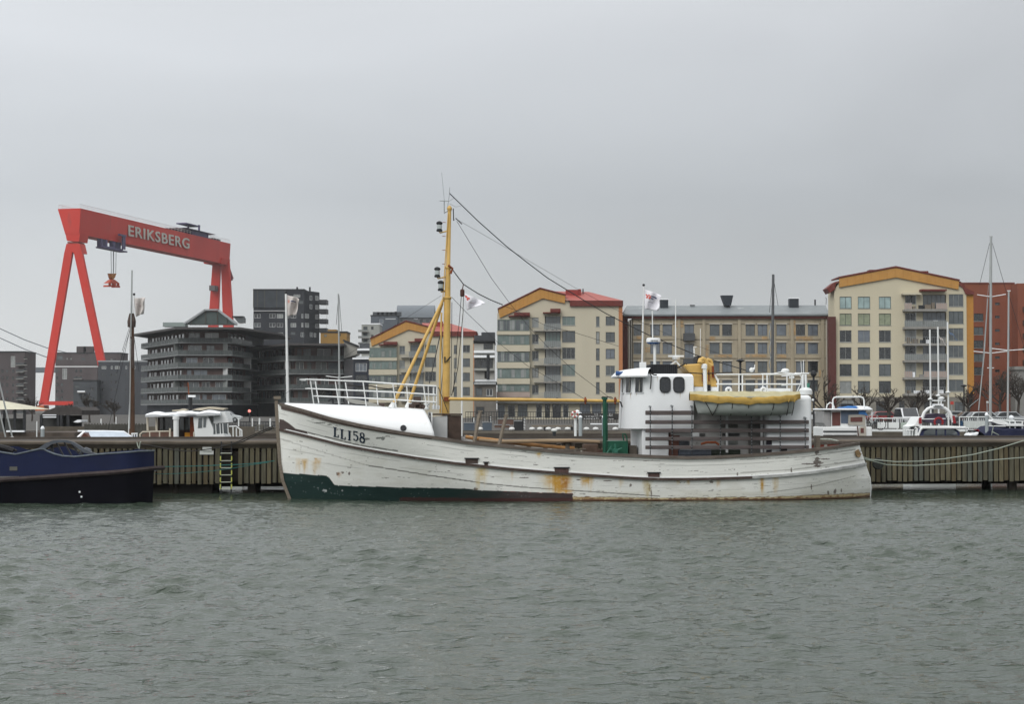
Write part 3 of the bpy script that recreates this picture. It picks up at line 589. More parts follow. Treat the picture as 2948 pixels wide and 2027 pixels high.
# ---------------------------------------------------------------- wheelhouse
M_wh = mat('wheelhouse_paint', (.70, .725, .74), .45, var=.04, scale=.9, dirt=((.33, .26, .2), 5, .76))
xf = BF.at(1787, 1200, 0)[0]; xr = BF.at(1997, 1200, -1.75)[0]; HWD = 1.75
z0w = BF.at(1870, 1235, -1.75)[2]; z1w = BF.at(1870, 1076, -1.75)[2]
def plan(u, g=0.0, lean=0.0): # u 0..1: from the middle of the front round to the near side and aft
    r = 1.15; L1 = HWD - r; L2 = math.pi / 2 * r; L3 = xr - xf - r; T = L1 + L2 + L3; d = u * T
    if d < L1: x, y = xf, -d
    elif d < L1 + L2: a = (d - L1) / r; x, y = xf + r - r * math.cos(a), -(L1 + r * math.sin(a))
    else: x, y = xf + r + d - L1 - L2, -HWD
    k = 1 - g / HWD
    return x + lean, y * k
def whpt(u, z, off=0.0):
    f = (z - z0w) / (z1w - z0w); x, y = plan(u); e_ = 1e-3; xa, ya = plan(max(u - e_, 0)); xb, yb = plan(min(u + e_, 1)); t_ = Vector((xb - xa, yb - ya, 0)).normalized(); nrm = Vector((t_.y, -t_.x, 0))
    if nrm.x * (x - xf - 2.2) + nrm.y * y < 0: nrm = -nrm
    lean = .10 * f * max(0, 1 - (x - xf) / 1.5)
    return Vector((x + lean, y, z)) + nrm * off
M_wgl = mat('wheelhouse_window', (.018, .021, .026), .1, var=.3, scale=1.5, spec=.8)
m = MB(); NU = 46
prof = [(0, 0), (.90, 0), (.955, -.02), (.985, -.09), (1.0, -.22)]
rows = []
for f_, g_ in prof:
    z = z0w + (z1w - z0w) * f_
    near = [whpt(i / NU, z) for i in range(NU + 1)]
    cxm = (xf + xr) / 2
    near = [Vector((cxm + (p.x - cxm) * (1 + g_ / 2.6), p.y * (1 + g_ / 1.75), z)) for p in near]
    ring_ = near + [Vector((p.x, -p.y, p.z)) for p in near[::-1][:-1]]
    rows.append(ring_)
m.grid(rows); n_ = len(rows[0])
top = rows[-1]; m.add(top, [tuple(range(n_))]); m.add(rows[0], [tuple(range(n_))]); m.quad(rows[0][NU], rows[0][NU + 1], rows[-1][NU + 1], rows[-1][NU])
for a_, b_ in zip(rows[:-1], rows[1:]): m.quad(a_[NU], a_[NU + 1], b_[NU + 1], b_[NU])
wh = m.build('wheelhouse', M_wh, boat, smooth=35)
us = np.linspace(0, 1, 400); zmid = BF.at(1840, 1108, -1.5)[2]
def scr(v): return topx(v[0], v[1], v[2])
pxs = np.array([scr(whpt(u, zmid))[0] for u in us])
i0 = int(np.argmin(pxs)); inv = lambda px: float(np.interp(px, pxs[i0:], us[i0:]))
def whwin(px0, px1, py0, py1, name='window', rad=.0, pane=M_wgl):
    za_, zb_ = BF.at((px0 + px1) / 2, py1, -1.6)[2], BF.at((px0 + px1) / 2, py0, -1.6)[2]; ua, ub = inv(px0), inv(px1)
    def outline(grow):
        W_ = (ub - ua); pts = []; grow = grow if rad else grow * .6
        du = grow / (HWD + xr - xf); r_ = rad
        wm = W_ * (HWD + xr - xf)
        for cx_, cz_, a0 in ((1, 1, 0), (0, 1, 90), (0, 0, 180), (1, 0, 270)):
            for k in range(5):
                a = R(a0 + 22.5 * k); uu = (ub - (r_ / (HWD + xr - xf)) if cx_ else ua + r_ / (HWD + xr - xf)) + (r_ + grow) * math.cos(a) / (HWD + xr - xf)
                zz = (zb_ - r_ if cz_ else za_ + r_) + (r_ + grow) * math.sin(a); pts.append((uu, zz))
        return pts
    o_, i_ = outline(.035), outline(0); k = len(o_)
    fr = MB(); A = [whpt(u, z, .05) for u, z in o_]; B_ = [whpt(u, z, .05) for u, z in i_]; D_ = [whpt(u, z, -.01) for u, z in o_]; E_ = [whpt(u, z, .02) for u, z in i_]
    fr.add(A + B_ + D_ + E_, [(i, (i + 1) % k, k + (i + 1) % k, k + i) for i in range(k)] + [(i, (i + 1) % k, 2 * k + (i + 1) % k, 2 * k + i) for i in range(k)] + [(k + i, k + (i + 1) % k, 3 * k + (i + 1) % k, 3 * k + i) for i in range(k)])
    w_ = fr.build(name, M_dark if rad else M_wh, wh); p_ = MB(); p_.add([whpt(u, z, .034) for u, z in i_], [tuple(range(k))]); p_.build('pane', pane, w_)
whwin(1901, 1928, 1088, 1128, rad=.13); whwin(1940, 1968, 1088, 1128, rad=.13)
for a_, b_ in ((1793.5, 1797.5), (1805, 1819.5), (1831, 1852)): whwin(a_, b_, 1087, 1130)
for a_, b_ in ((1813, 1815), (1841, 1844)):
    m = MB(); za_, zb_ = BF.at(1840, 1127, -1.5)[2], BF.at(1840, 1092, -1.5)[2]
    m.quad(whpt(inv(a_), za_, .040), whpt(inv(b_), za_, .040), whpt(inv(b_), zb_, .040), whpt(inv(a_), zb_, .040)); m.build('curtain', mat('curtain', (.30, .30, .27), .9), wh)
M_weep = mat('rust_weep', (.42, .33, .22), .7, var=.3, scale=8)
for px_, ya, yb, w_ in ((1817, 1131, 1150, 1.1), (1834, 1131, 1141, .9), (1912, 1130, 1143, .8), (1958, 1130, 1150, .9), (1893, 1084, 1102, .7)):
    m = MB(); z0_, z1_ = BF.at(px_, yb, -1.7)[2], BF.at(px_, ya, -1.7)[2]; u0, u1 = inv(px_ - w_), inv(px_ + w_); um = (u0 + u1) / 2; m.quad(whpt(um, z0_, .004), whpt(u1, z1_, .004), whpt(u0, z1_, .004)); m.build('rust_weep', M_weep, wh)
# visor over the front windows with snow on it
zv = BF.at(1800, 1086, -1.6)[2]; m = MB(); rows = []
for dz, gr_ in ((0, .36), (.05, .38), (.22, .22), (.30, .02), (.36, -.4)):
    row = []
    for i in range(31):
        u = inv(1868) * i / 30; p = whpt(u, zv + dz, gr_); row.append(p)
    row = row + [Vector((p.x, -p.y, p.z)) for p in row[::-1][:-1]]; row = row[::-1]; rows.append(row)
m.grid(rows); m.quad(*rows[0][::-1]) if False else None
m.add(rows[0] , [tuple(range(len(rows[0])))]); m.build('window_visor', M_wh, wh, smooth=50)
m = MB(); a = BF.at(1789, 1075, -1.0); m.lathe(a, [(.05, -.22), (.10, -.2), (.07, -.05), (.08, .2), (.13, .26), (.13, .3)], 10, 'x'); m.build('horn', mat('horn_blue', (.03, .08, .22), .4), wh)
# roof box, scanner, aerials, domes
a = BF.at(1872, 1070, -1.1); b_ = BF.at(1951, 1049, -1.1); m = MB(); m.box((a[0], -1.1, a[2] - .1), (b_[0], 1.0, b_[2])); m.build('roof_box', M_black, wh, bevel=.03)
for i in range(14): m = MB(); x_ = a[0] + (b_[0] - a[0]) * (i + .5) / 14; m.box((x_ - .012, -1.125, a[2] - .08), (x_ + .012, -1.1, b_[2] - .03)); m.build('roof_box_rib', M_dark, wh)
m = MB(); c = BF.at(1881, 982, -.2); m.lathe(c, [(.02, .125), (.24, .12), (.275, .05), (.275, -.04), (.20, -.10), (.05, -.12)], 20); do = m.build('radar_dome', M_whiteclean, wh, smooth=40)
m = MB(); m.lathe(c, [(.262, -.045), (.255, -.075), (.19, -.115)], 20); m.build('dome_band', mat('dome_blue', (.03, .09, .25), .5), do)
m = MB(); m.bar(c + Vector((-.16, -.277, .015)), c + Vector((.13, -.277, .015)), .045, .012); m.build('dome_marking', M_dark, do)
m = MB(); m.tube([BF.at(1885, 992, -.2), BF.at(1885, 1055, -.2)], .055, 8); m.tube([BF.at(1878, 895, -.3), BF.at(1879, 972, -.3)], .022, 6); m.build('dome_mast', M_white, wh)
m = MB(); m.tube([BF.at(1945, 862, -.1), BF.at(1945, 1026, -.1)], [.018, .024], 6); m.build('whip_aerial', M_white, wh)
m = MB(); c = BF.at(1946, 1027, -.1); m.bar(c + Vector((-.30, 0, .02)), c + Vector((.30, 0, .02)), .12, .07); m.lathe(c, [(.16, -.02), (.14, -.10), (.06, -.14), (.06, -.22)], 12)
for x_ in (-.38, .2): m.bar(c + Vector((0, 0, -.18)), c + Vector((x_, -.1, -.42)), .05)
m.build('radar_scanner', M_white, wh)
m = MB(); m.box(BF.at(1843, 1066, -.9) , BF.at(1858, 1043, -.7)); m.tube([BF.at(1825, 1072, -1.2), BF.at(1825, 1062, -1.2)], .03); m.build('roof_locker', M_white, wh)
m = MB(); m.tube([BF.at(*zd(450, 460), -1.82), BF.at(*zd(475, 500), -1.86), BF.at(*zd(470, 590), -1.86), BF.at(*zd(465, 635), -1.84)], .025, 5); m.tube([BF.at(*zd(455, 465), -1.82), BF.at(*zd(500, 490), -1.84), BF.at(*zd(530, 492), -1.8)], .025, 5); m.build('loose_cable', M_rope_d, wh)
# pennant aerial right of the scanner
m = MB(); m.tube([BF.at(*zd(912, 370), .3), BF.at(*zd(908, 215), .3)], .03, 6); c = BF.at(*zd(918, 212), .3); m.lathe(c, [(.03, -.03), (.07, 0), (.07, .03)], 10); m.tube([BF.at(*zd(972, 290), .3), BF.at(*zd(972, 20), .3)], .012, 5); m.build('aft_aerial', M_white, wh)
# lower house below the wheelhouse, recessed casing, after house, boat deck
dz_ = lambda px: float(zsh(BF.at(px, 1300, -2)[0])) - .65
m = MB(); a = BF.at(1849, 1245, -1.5); b_ = BF.at(1925, 1245, -1.5); m.box((a[0], -1.5, dz_(1880)), (b_[0], 1.5, z0w - .002)); m.build('lower_house', M_wh, boat, bevel=.03)
m = MB(); a = BF.at(1990, 1130, -1.0); b_ = BF.at(2210, 1130, -1.0); m.box((BF.at(1925, 1200, -1)[0] + .003, -1.28, dz_(2000)), (b_[0] + .3, 1.2, a[2] - .06)); m.build('engine_casing', mat('casing_paint', (.50, .50, .49), .6, var=.1, scale=1.2, dirt=((.15, .12, .1), 2, .62)), boat)
zdk = BF.at(2100, 1128, -2.1)[2]; m = MB(); m.box((xr + .004, -2.05, zdk - .12), (BF.at(2212, 1130, -2)[0], 2.05, zdk - .06)); m.box((xr + .004, -2.1, zdk - .2), (BF.at(2212, 1130, -2)[0], -2.052, zdk)); m.build('boat_deck', M_white, boat)
a = BF.at(2206, 1300, -1.95); b_ = BF.at(2338, 1138, -1.95); m = MB(); m.box((a[0], -1.95, dz_(2270)), (b_[0], 1.95, b_[2])); ah = m.build('after_house', M_wh, boat); bv = ah.modifiers.new('b', 'BEVEL'); bv.width = .16; bv.segments = 5; bv.limit_method = 'ANGLE'
m = MB(); a = BF.at(2238, 1305, -1.98); m.lathe((a[0] + .25, -1.97, a[2] + .12), [(.12, -.02), (.12, .04)], 14, 'y'); m.build('round_vent', M_black, ah)
for y_a, y_b in ((1269, 1281), (1295, 1309)): m = MB(); p = BF.at(2206, y_b, -1.97); q = BF.at(2222, y_a, -1.97); m.box((p[0], -1.975, p[2]), (q[0], -1.95, q[2])); m.build('dark_hatch', mat('dark_violet', (.015, .012, .02), .6), ah)
m = MB(); p = BF.at(2300, 1152, -1.95); m.bar(p, p + Vector((.22, 0, 0)), .02, .02); m.ball((BF.at(2337, 1152, -1.8)[0] + .03, -1.85, p[2]), .05, 8); m.build('house_lamp', M_whiteclean, ah)
m = MB(); zt_top = BF.at(2150, 1128, -1.2)[2]
a = BF.at(2208, 1127, -1.2); b_ = BF.at(2280, 1118, -1.2); m.box((a[0], -1.0, a[2] - .2), (b_[0], 1.0, b_[2])); m.build('deck_chest', M_white, boat)
# funnel casing, yellow
m = MB(); f1 = [zd(905, 600), zd(870, 470), zd(785, 385), zd(975, 374), zd(1112, 392), zd(1112, 480), zd(1157, 612), zd(1157, 640), zd(905, 640)]
m.prism([BF.at(x_, y_0, -.75) for x_, y_0 in (zd(908, 612), zd(880, 490), zd(785, 385), zd(972, 376), zd(976, 348), zd(1040, 345), zd(1108, 392), zd(1118, 500), zd(1157, 615))], (0, 1.5, 0)); fu = m.build('funnel', M_yel, boat, bevel=.05)
m = MB(); m.prism([BF.at(x_, y_0, -.55) for x_, y_0 in (zd(930, 376), zd(945, 300), zd(1010, 318), zd(1000, 376))], (0, .8, 0)); m.build('exhaust_pipe', M_black, fu)
for x_, y_0, s_1, t_ in ((1005, 340, 1, -.6), (1060, 352, 1, .1)):
    c = BF.at(*zd(x_, y_0), t_ - .3); m = MB(); m.tube([c + Vector((.10, 0, -.95)), c + Vector((.10, 0, -.1)), c + Vector((.06, -.02, .02)), c + Vector((-.05, -.05, .05)), c + Vector((-.15, -.12, .0)), c + Vector((-.17, -.16, -.12))], [.07, .07, .075, .08, .09, .11], 12); m.build('cowl_vent', M_yel, fu, smooth=50)
m = MB()
for x_, ya, yb in ((997, 470, 560), (1050, 440, 555), (1097, 400, 520)): m.tube([BF.at(*zd(x_, ya), -.85), BF.at(*zd(x_ + 4, yb), -.85)], .05, 6)
m.build('rust_streaked_bracket', M_rust, fu)
m = MB(); m.tube([BF.at(*zd(1015, 410), -1.0), BF.at(*zd(1022, 665), -1.0)], .075, 10); c = BF.at(*zd(1012, 405), -1.0); m.lathe(c, [(.11, -.08), (.11, .06), (.07, .10)], 12); m.build('white_vent_post', M_white, boat)
m = MB(); m.prism([BF.at(x_, y_0, -.8) for x_, y_0 in (zg(455, 600), zg(490, 605), zg(550, 700), zg(540, 880), zg(520, 880), zg(520, 720))], (0, .06, 0)); a = BF.at(*zg(110, 820), -.9); b_ = BF.at(*zg(540, 890), -.9); m.box((a[0], -.9, b_[2] - .1), (b_[0], .8, a[2])); m.build('funnel_base', M_white, boat)
m = MB(); a = BF.at(*zg(335, 780), -1.0); b_ = BF.at(*zg(405, 890), -1.0); m.box((a[0], -1.0, b_[2]), (b_[0], -.9, a[2])); m.build('opening_shade', M_black, boat)  # black box paints the unlit inside of an opening
m = MB(); pts = [BF.at(*p, -.9) for p in (zd(740, 420), zd(820, 375), zd(835, 385))]; m.tube(pts, .03, 5)
m.tube([BF.at(*p, -.95) for p in (zd(860, 470), zd(1000, 478), zd(1200, 470), zd(1300, 465))], .022, 5); m.tube([BF.at(*p, -1.0) for p in (zd(870, 480), zd(890, 560), zd(905, 640))], .025, 5); m.build('hand_line', M_rope_d, boat)
# boat deck railing
m = MB()
for t_, posts, xo in ((-1.7, (900, 1320, 1830), 0), (1.6, (960, 1395, 1745), 0)):
    for x_ in posts: m.tube([BF.at(*zg(x_, 598), t_), BF.at(*zg(x_, 905), t_)], .028, 6)
    for y_0 in (600, 772): m.tube([BF.at(*zg(500 if t_ < 0 else 560, y_0 - (0 if t_ < 0 else 3)), t_), BF.at(*zg(1990, y_0 - (0 if t_ < 0 else 3)), t_)], .024 if y_0 < 700 else .03, 6)
for y_0 in (600, 772): a = BF.at(*zg(1990, y_0), -1.7); m.tube([a, Vector((a[0] + .05, 1.6, a[2]))], .024, 6)
m.build('boat_deck_railing', M_rail, boat)
m = MB()
for x_, y_0 in ((1845, 625), (1855, 655), (1895, 585), (1160, 500), (1800, 655)): c = BF.at(*zg(x_, y_0), .2); m.ball(c, .05, 8)
c = BF.at(*zg(1120, 520), -.6); m.ball(c, .09, 10); m.tube([c, c + Vector((.12, 0, .05)), c + Vector((.13, 0, .2))], .02); c = BF.at(*zg(1715, 535), -.2); m.lathe(c, [(.15, -.06), (.17, 0), (.12, .07), (.03, .09)], 12)
m.tube([BF.at(*zg(1290, 590), -1.2), BF.at(*zg(1500, 588), -1.2), BF.at(*zg(1640, 560), -1.2), BF.at(*zg(1960, 600), -1.2), BF.at(*zg(2000, 650), -1.2), BF.at(*zg(1985, 760), -1.2), BF.at(*zg(1920, 900), -1.2)], .022, 5)
m.build('deck_lamps_and_line', M_rail, boat)
# stern light frame
m = MB()
for x_ in (2025, 2072): m.tube([BF.at(*zg(x_, 600), -.4), BF.at(*zg(x_ + (x_ - 2045) * .35, 860), -.4)], .05, 6)
m.tube([BF.at(*zg(1900, 580), -.4), BF.at(*zg(2130, 582), -.4)], .03); m.tube([BF.at(*zg(1990, 370), -.4), BF.at(*zg(2000, 580), -.4)], .012, 4); m.tube([BF.at(*zg(2035, 350), -.4), BF.at(*zg(2035, 600), -.4)], .014, 4)
c = BF.at(*zg(2070, 900), -.4); m.lathe(c, [(.26, -.12), (.26, .05), (.2, .12), (.06, .16)], 14); m.build('stern_light_frame', M_white, boat)
m = MB(); c = BF.at(*zg(2115, 790), -.4); m.lathe(c, [(.06, -.09), (.07, .0), (.06, .08)], 10); m.build('green_lamp', mat('green_lamp', (.06, .20, .15), .4), boat)
# davits (white goosenecks)
for x_ in (2088, 2188):
    p = BF.at(x_, 1135, -1.6); top_ = BF.at(x_ + 4, 1117, -1.6)
    c = BF.at(x_ + 8, 1124, -1.75); m = MB(); m.tube([c + Vector((.02 + .09 * math.cos(a), -.35 * (1 - (a / math.pi)) * 0, .09 * math.sin(a))) for a in [math.pi * k / 8 for k in range(-2, 9)]], .05, 10); m.tube([c + Vector((-.07, 0, 0)), c + Vector((-.05, 0, -.25))], .05, 8)
    m.tube([Vector((c.x - .02, -1.6, z0w - .9)), Vector((c.x - .02, -1.6, c.z))], .05, 8); m.build('davit', M_whiteclean, boat, smooth=50)
# slatted side boards on chains
M_slat = mat('brown_grey_board', (.088, .074, .072), .75, var=.25, scale=2.5, stretch=(.6, 5, 5))
for (x_a, x_b, ya, yb) in ((1858, 1997, 1182.5, 1195.5), (1858, 2329, 1210, 1221.5), (1858, 2329, 1234, 1246), (1858, 2329, 1258, 1269.5), (1858, 2329, 1282.5, 1294)):
    p = BF.at(x_a, yb, -2.1); q = BF.at(x_b, ya, -2.1); m = MB(); m.box((p[0], -2.12, p[2]), (q[0], -2.06, q[2])); m.build('side_board', M_slat, boat, bevel=.02)
for i, x_ in enumerate((1872, 1935, 1992, 2074, 2164, 2246, 2318)):
    yt = (1172, 1170, 1171, 1197, 1200, 1199, 1204)[i]; m = MB(); m.tube([BF.at(x_, yt, -2.14), BF.at(x_, 1310, -2.14)], .02, 5)
    hb_ = m.build('board_hanger', M_dark, boat); m = MB()
    for k in range(14): m.tube([BF.at(x_, yt + 6 + k * 9, -2.165), BF.at(x_, yt + 8 + k * 9, -2.165)], .017, 5)
    m.build('hanger_bolts', M_metal, hb_)
    m = MB(); p = BF.at(x_, yt, -2.0); m.bar(p + Vector((-.06, 0, .03)), p + Vector((.04, 0, 0)), .06); m.tube([p, Vector((p.x, -1.75 if x_ < 2000 or x_ > 2200 else -2.05, p.z + .02))], .025); m.build('hook', M_metal, hb_)
# stores behind the boards
def crate(x_a, x_b, ya, yb, t_, m_, name):
    p = BF.at(x_a, yb, t_); q = BF.at(x_b, ya, t_); m = MB(); m.box((p[0], t_, p[2]), (q[0], t_ + .45, q[2])); k = 7
    for i in range(k): x_ = p[0] + (q[0] - p[0]) * i / (k - 1); m.bar((x_, t_ - .015, p[2]), (x_, t_ - .015, q[2]), .03, .03)
    for f_ in (0, .5, 1): m.bar((p[0], t_ - .02, p[2] + (q[2] - p[2]) * f_), (q[0], t_ - .02, p[2] + (q[2] - p[2]) * f_), .035)
    return m.build(name, m_, boat)
crate(1956, 2046, 1296, 1318, -1.6, mat('blue_grey_crate', (.085, .10, .125), .6, var=.2), 'fish_crate')
crate(2046, 2130, 1296, 1312, -1.5, mat('dark_green_box', (.03, .04, .03), .7, var=.3), 'net_box')
m = MB(); m.tube([BF.at(x_, y_0, -1.6) for x_, y_0 in ((2018, 1279), (2035, 1274), (2060, 1274), (2070, 1281))], .05, 6); m.build('orange_hose', mat('orange_hose', (.30, .08, .03), .7), boat)
m = MB(); p = BF.at(1992, 1257, -1.7); q = BF.at(2013, 1246, -1.7); m.box((p[0], -1.72, p[2]), (q[0], -1.7, q[2])); m.build('white_notice', M_whiteclean, boat)
m = MB(); p = BF.at(1925, 1318, -1.3); q = BF.at(1938, 1250, -1.3); m.box((p[0], -1.33, p[2]), (q[0], -1.2, q[2])); m.box((q[0], -1.30, p[2]), (q[0] + .25, -1.27, q[2] - .05)); m.build('casing_door', mat('red_brown_door', (.13, .06, .045), .7, var=.3), boat)
m = MB(); p = BF.at(2155, 1300, -1.3); m.box((p[0], -1.5, p[2] - .1), (p[0] + .65, -1.29, p[2] + 1.05)); m.build('grey_locker', mat('grey_locker', (.12, .12, .115), .6, var=.15), boat)
for x_a, x_b, ya, yb, c_ in ((1955, 1985, 1270, 1284, (.05, .055, .065)), (2010, 2030, 1248, 1256, (.10, .10, .10)), (2080, 2130, 1248, 1256, (.05, .05, .05)), (2075, 2125, 1222, 1232, (.14, .14, .13)), (2085, 2125, 1270, 1280, (.25, .26, .25))):
    p = BF.at(x_a, yb, -1.35); q = BF.at(x_b, ya, -1.35); m = MB(); m.box((p[0], -1.35, p[2]), (q[0], -1.0, q[2])); m.build('stowed_gear', mat('gear_%d' % x_a, c_, .7, var=.3, scale=5), boat, bevel=.03)
# green winch with its post, working deck clutter
M_grn = mat('winch_green', (.012, .075, .045), .45, var=.3, scale=5)
m = MB(); p = BF.at(*zb(1690, 860), -.9); q = BF.at(*zb(1940, 705), -.9); m.box((p[0], -.9, p[2]), (q[0], .4, q[2]))
m.tube([BF.at(*zb(x_, y_0), -.9) for x_, y_0 in ((1890, 700), (1880, 650), (1875, 620), (1910, 622), (1925, 660), (1930, 710))], .03, 6); wn = m.build('winch', M_grn, boat, bevel=.02)
m = MB(); c = BF.at(*zb(1790, 820), -1.1)
for k in range(5): a = R(72 * k + 20); m.tube([c, c + Vector((.26 * math.cos(a), 0, .26 * math.sin(a)))], .035, 6)
m.lathe(c + Vector((0, 0, 0)), [(.09, -.1), (.09, .15)], 12, 'y'); m.tube([BF.at(*zb(1690, 850), -1.1), BF.at(*zb(1740, 770), -1.1), BF.at(*zb(1760, 850), -1.1)], .04, 6); m.build('winch_wheel', mat('winch_light_green', (.03, .13, .09), .5), wn)
m = MB(); m.tube([BF.at(*zb(1662, 855), -.95), BF.at(*zb(1662, 200), -.95)], .075, 10); m.tube([BF.at(*zb(1690, 700), -.7), BF.at(*zb(1690, 250), -.7)], .03, 6); m.lathe(BF.at(*zb(1662, 200), -.95), [(.11, -.04), (.11, .05)], 10); m.build('winch_post', M_grn, boat)
for a_, b_ in (((175, 350), (105, 725)), ((485, 400), (400, 755))):
    p, q = BF.at(*zb(*a_), -2.0), BF.at(*zb(*b_), -2.2); m = MB(); m.bar(p, q, .12, .07); m.box(p - Vector((.09, .05, .02)), p + Vector((.09, .05, .03))); m.build('leaning_post', M_wood_grey, boat)
m = MB(); m.tube([BF.at(*zb(x_, y_0), -1.2) for x_, y_0 in ((160, 690), (400, 715), (900, 705), (1300, 700), (1600, 715))], [.05, .07, .075, .07, .06], 8); m.build('spare_spar', mat('spar_wood', (.26, .19, .12), .7, var=.4, scale=2, stretch=(.5, 6, 6)), boat)
m = MB(); m.tube([BF.at(*zb(x_, y_0), -1.0) for x_, y_0 in ((0, 655), (100, 672), (300, 690), (700, 745), (1000, 770), (1300, 790))], .07, 8); m.build('spare_spar', mat('spar_orange', (.34, .18, .07), .7, var=.4, scale=2), boat)
m = MB(); c = BF.at(*zb(1215, 760), -1.0); m.lathe(c, [(.14, -.15), (.11, -.1), (.09, .08), (.15, .12)], 10); m.box(c + Vector((-.2, 0, -.02)), c + Vector((.3, .4, .12)))
m.tube([c + Vector((-.45, 0, -.1)), c + Vector((-.4, 0, .05)), c + Vector((-.2, 0, .1)), c + Vector((.2, 0, .1))], .035, 6); m.tube([c + Vector((-.6, -.1, -.15)), c + Vector((.1, -.1, -.17)), c + Vector((.7, -.1, -.14))], .04, 6); m.build('deck_pump', mat('rusty_grey_iron', (.10, .085, .07), .7, var=.5, scale=8), boat)
for x_, y_0, w_, h_, c_ in ((1500, 745, .55, .25, (.09, .06, .045)), (1620, 805, .3, .35, (.08, .045, .035)), (40, 640, .3, .12, (.5, .5, .48)), (-60, 660, .35, .14, (.6, .6, .6)), (2000, 760, .3, .2, (.10, .085, .07))):
    c = BF.at(*zb(x_, y_0), -.6); m = MB(); m.box((c.x - w_ / 2, -.6, c.z - h_ - .15), (c.x + w_ / 2, 0, c.z)); m.build('deck_box', mat('box_%d' % (x_ + 99), c_, .8, var=.4, scale=5), boat, bevel=.02)
# after rail, red inside, stern fairlead
m = MB(); rows = []
for i in range(31):
    s = BF.at(2345, 1300, -1.7)[0] + 1.75 * i / 30; z = float(zsh(s)); b_ = max(float(hb(s, z)) - .14, .02); rows.append([(s, b_, z - .4), (s, b_, z + .07 - .02 * i / 30)])
m.grid(rows); m.build('after_bulwark_lining', mat('red_oxide', (.20, .05, .035), .7, var=.3), boat)
m = MB(); p, q = hpt(2462, 1296, .02), hpt(2476, 1316, .02); m.prism([hpt(x_, y_0, .02) for x_, y_0 in ((2461, 1300), (2470, 1294), (2478, 1308), (2474, 1317), (2464, 1314))], (0, -.08, 0)); m.build('stern_fairlead', mat('bare_brass_wood', (.26, .17, .08), .7, var=.4, scale=8), boat)
m = MB(); a = BF.at(2349, 1262, .2); b_ = BF.at(2362, 1300, .2); m.box((a[0], .2, b_[2] - .2), (b_[0], .5, a[2] + .1)); m.build('stern_post_bitt', M_wood_grey, boat)
# ================================================================ LIFEBOAT under its cover
q0, q1 = BF.at(1985, 1150, -2.25), BF.at(2303, 1150, -2.25)
lw = BF.w((q0[0], -2.25, BF.at(2140, 1198, -2.25)[2])); LBF = Frame(lw, BF.rz); LL = q1[0] - q0[0]
lb = thing('lifeboat', 'grey lifeboat under a mustard yellow cover hung beside the boat deck', 'lifeboat', LBF)
zk = 0; zg0 = BF.at(2140, 1150, -2.25)[2] - lw.z; zt1 = BF.at(2140, 1127, -2.25)[2] - lw.z
def lbs(u): return (1 - abs(2 * u - 1) ** 3.2) ** .7 * .78
rows = []
for i in range(41):
    u = i / 40; row = []
    for j in range(17):
        a = math.pi * j / 16; w = math.sin(a) ** .8; x_ = .12 + (LL - .24) * (.5 + (u - .5) * (.90 + .10 * (1 - w)))
        y = -math.copysign(abs(math.cos(a)) ** .6, math.cos(a)) * max(lbs(u), .02); z = zg0 + .1 - (zg0 + .1) * w * (1 - .12 * abs(2 * u - 1) ** 3)
        row.append((x_, y, z))
    rows.append(row)
m = MB(); m.grid(rows); m.build('hull', mat('lifeboat_grey', (.36, .39, .37), .5, var=.1, scale=2, dirt=((.2, .2, .18), 4, .66)), lb, smooth=60)
rows = []
for i in range(61):
    u = i / 60; x_ = LL * u; b_ = max(lbs(min(max(u, .003), .997)), .03) + .05; sag = .03 * math.sin(u * 9) ** 2
    drop = .05 * math.sin(u * 23) * .5 + (.22 if u > .93 else 0) * (u - .93) / .07 * .6
    ze_ = zt1 - .13 - .10 * math.sin(math.pi * u) + .03 * abs(2 * u - 1)
    row = []
    for k, (yy, zz) in enumerate(((-1.0, ze_ - .25 + drop*.7), (-1.04, ze_ - .17), (-1.03, ze_ - .06), (-.96, ze_), (-.5, zt1 - .08 - sag), (0, zt1 + .0), (.5, zt1 - .08 - sag), (.96, ze_), (1.03, ze_ - .06), (1.04, ze_ - .17), (1.0, ze_ - .25 + drop*.7))):
        row.append((x_, b_ * yy + .012 * math.sin(u * 60 + k), zz + .012 * math.sin(u * 47 + k * 2)))
    rows.append(row)
m = MB(); n0 = 0; m.grid(rows); cv = m.build('cover', [mat('mustard_canvas', (.38, .25, .065), .8, var=.22, scale=2.5, bump=.4, bscale=9), mat('mossy_canvas', (.38, .35, .22), .9, var=.18, scale=4, dirt=((.20, .22, .10), 3, .60))], lb, smooth=50)
for f in cv.data.polygons: f.material_index = 1 if 3 <= f.index % 10 <= 6 else 0
for u0, u1 in ((.10, .19), (.24, .19), (.50, .49), (.73, .71), (.92, .91), (.35, .35), (.86, .86)):
    m = MB(); p = Vector((LL * u0, -lbs(u0) - .04, zg0 + .04)); q = Vector((LL * u1, -lbs(u1) * .55, .02)); m.tube([p, (p + q) / 2 + Vector((0, -.10, -.02)), q], .016, 5); m.build('lashing', M_rope_d, lb)
    m = MB(); m.prism([p + Vector((-.09, -.01, .02)), p + Vector((.09, -.01, .02)), p + Vector((0, -.01, -.16))], (0, -.02, 0)); m.build('cover_tab', MATS['mustard_canvas'], lb)
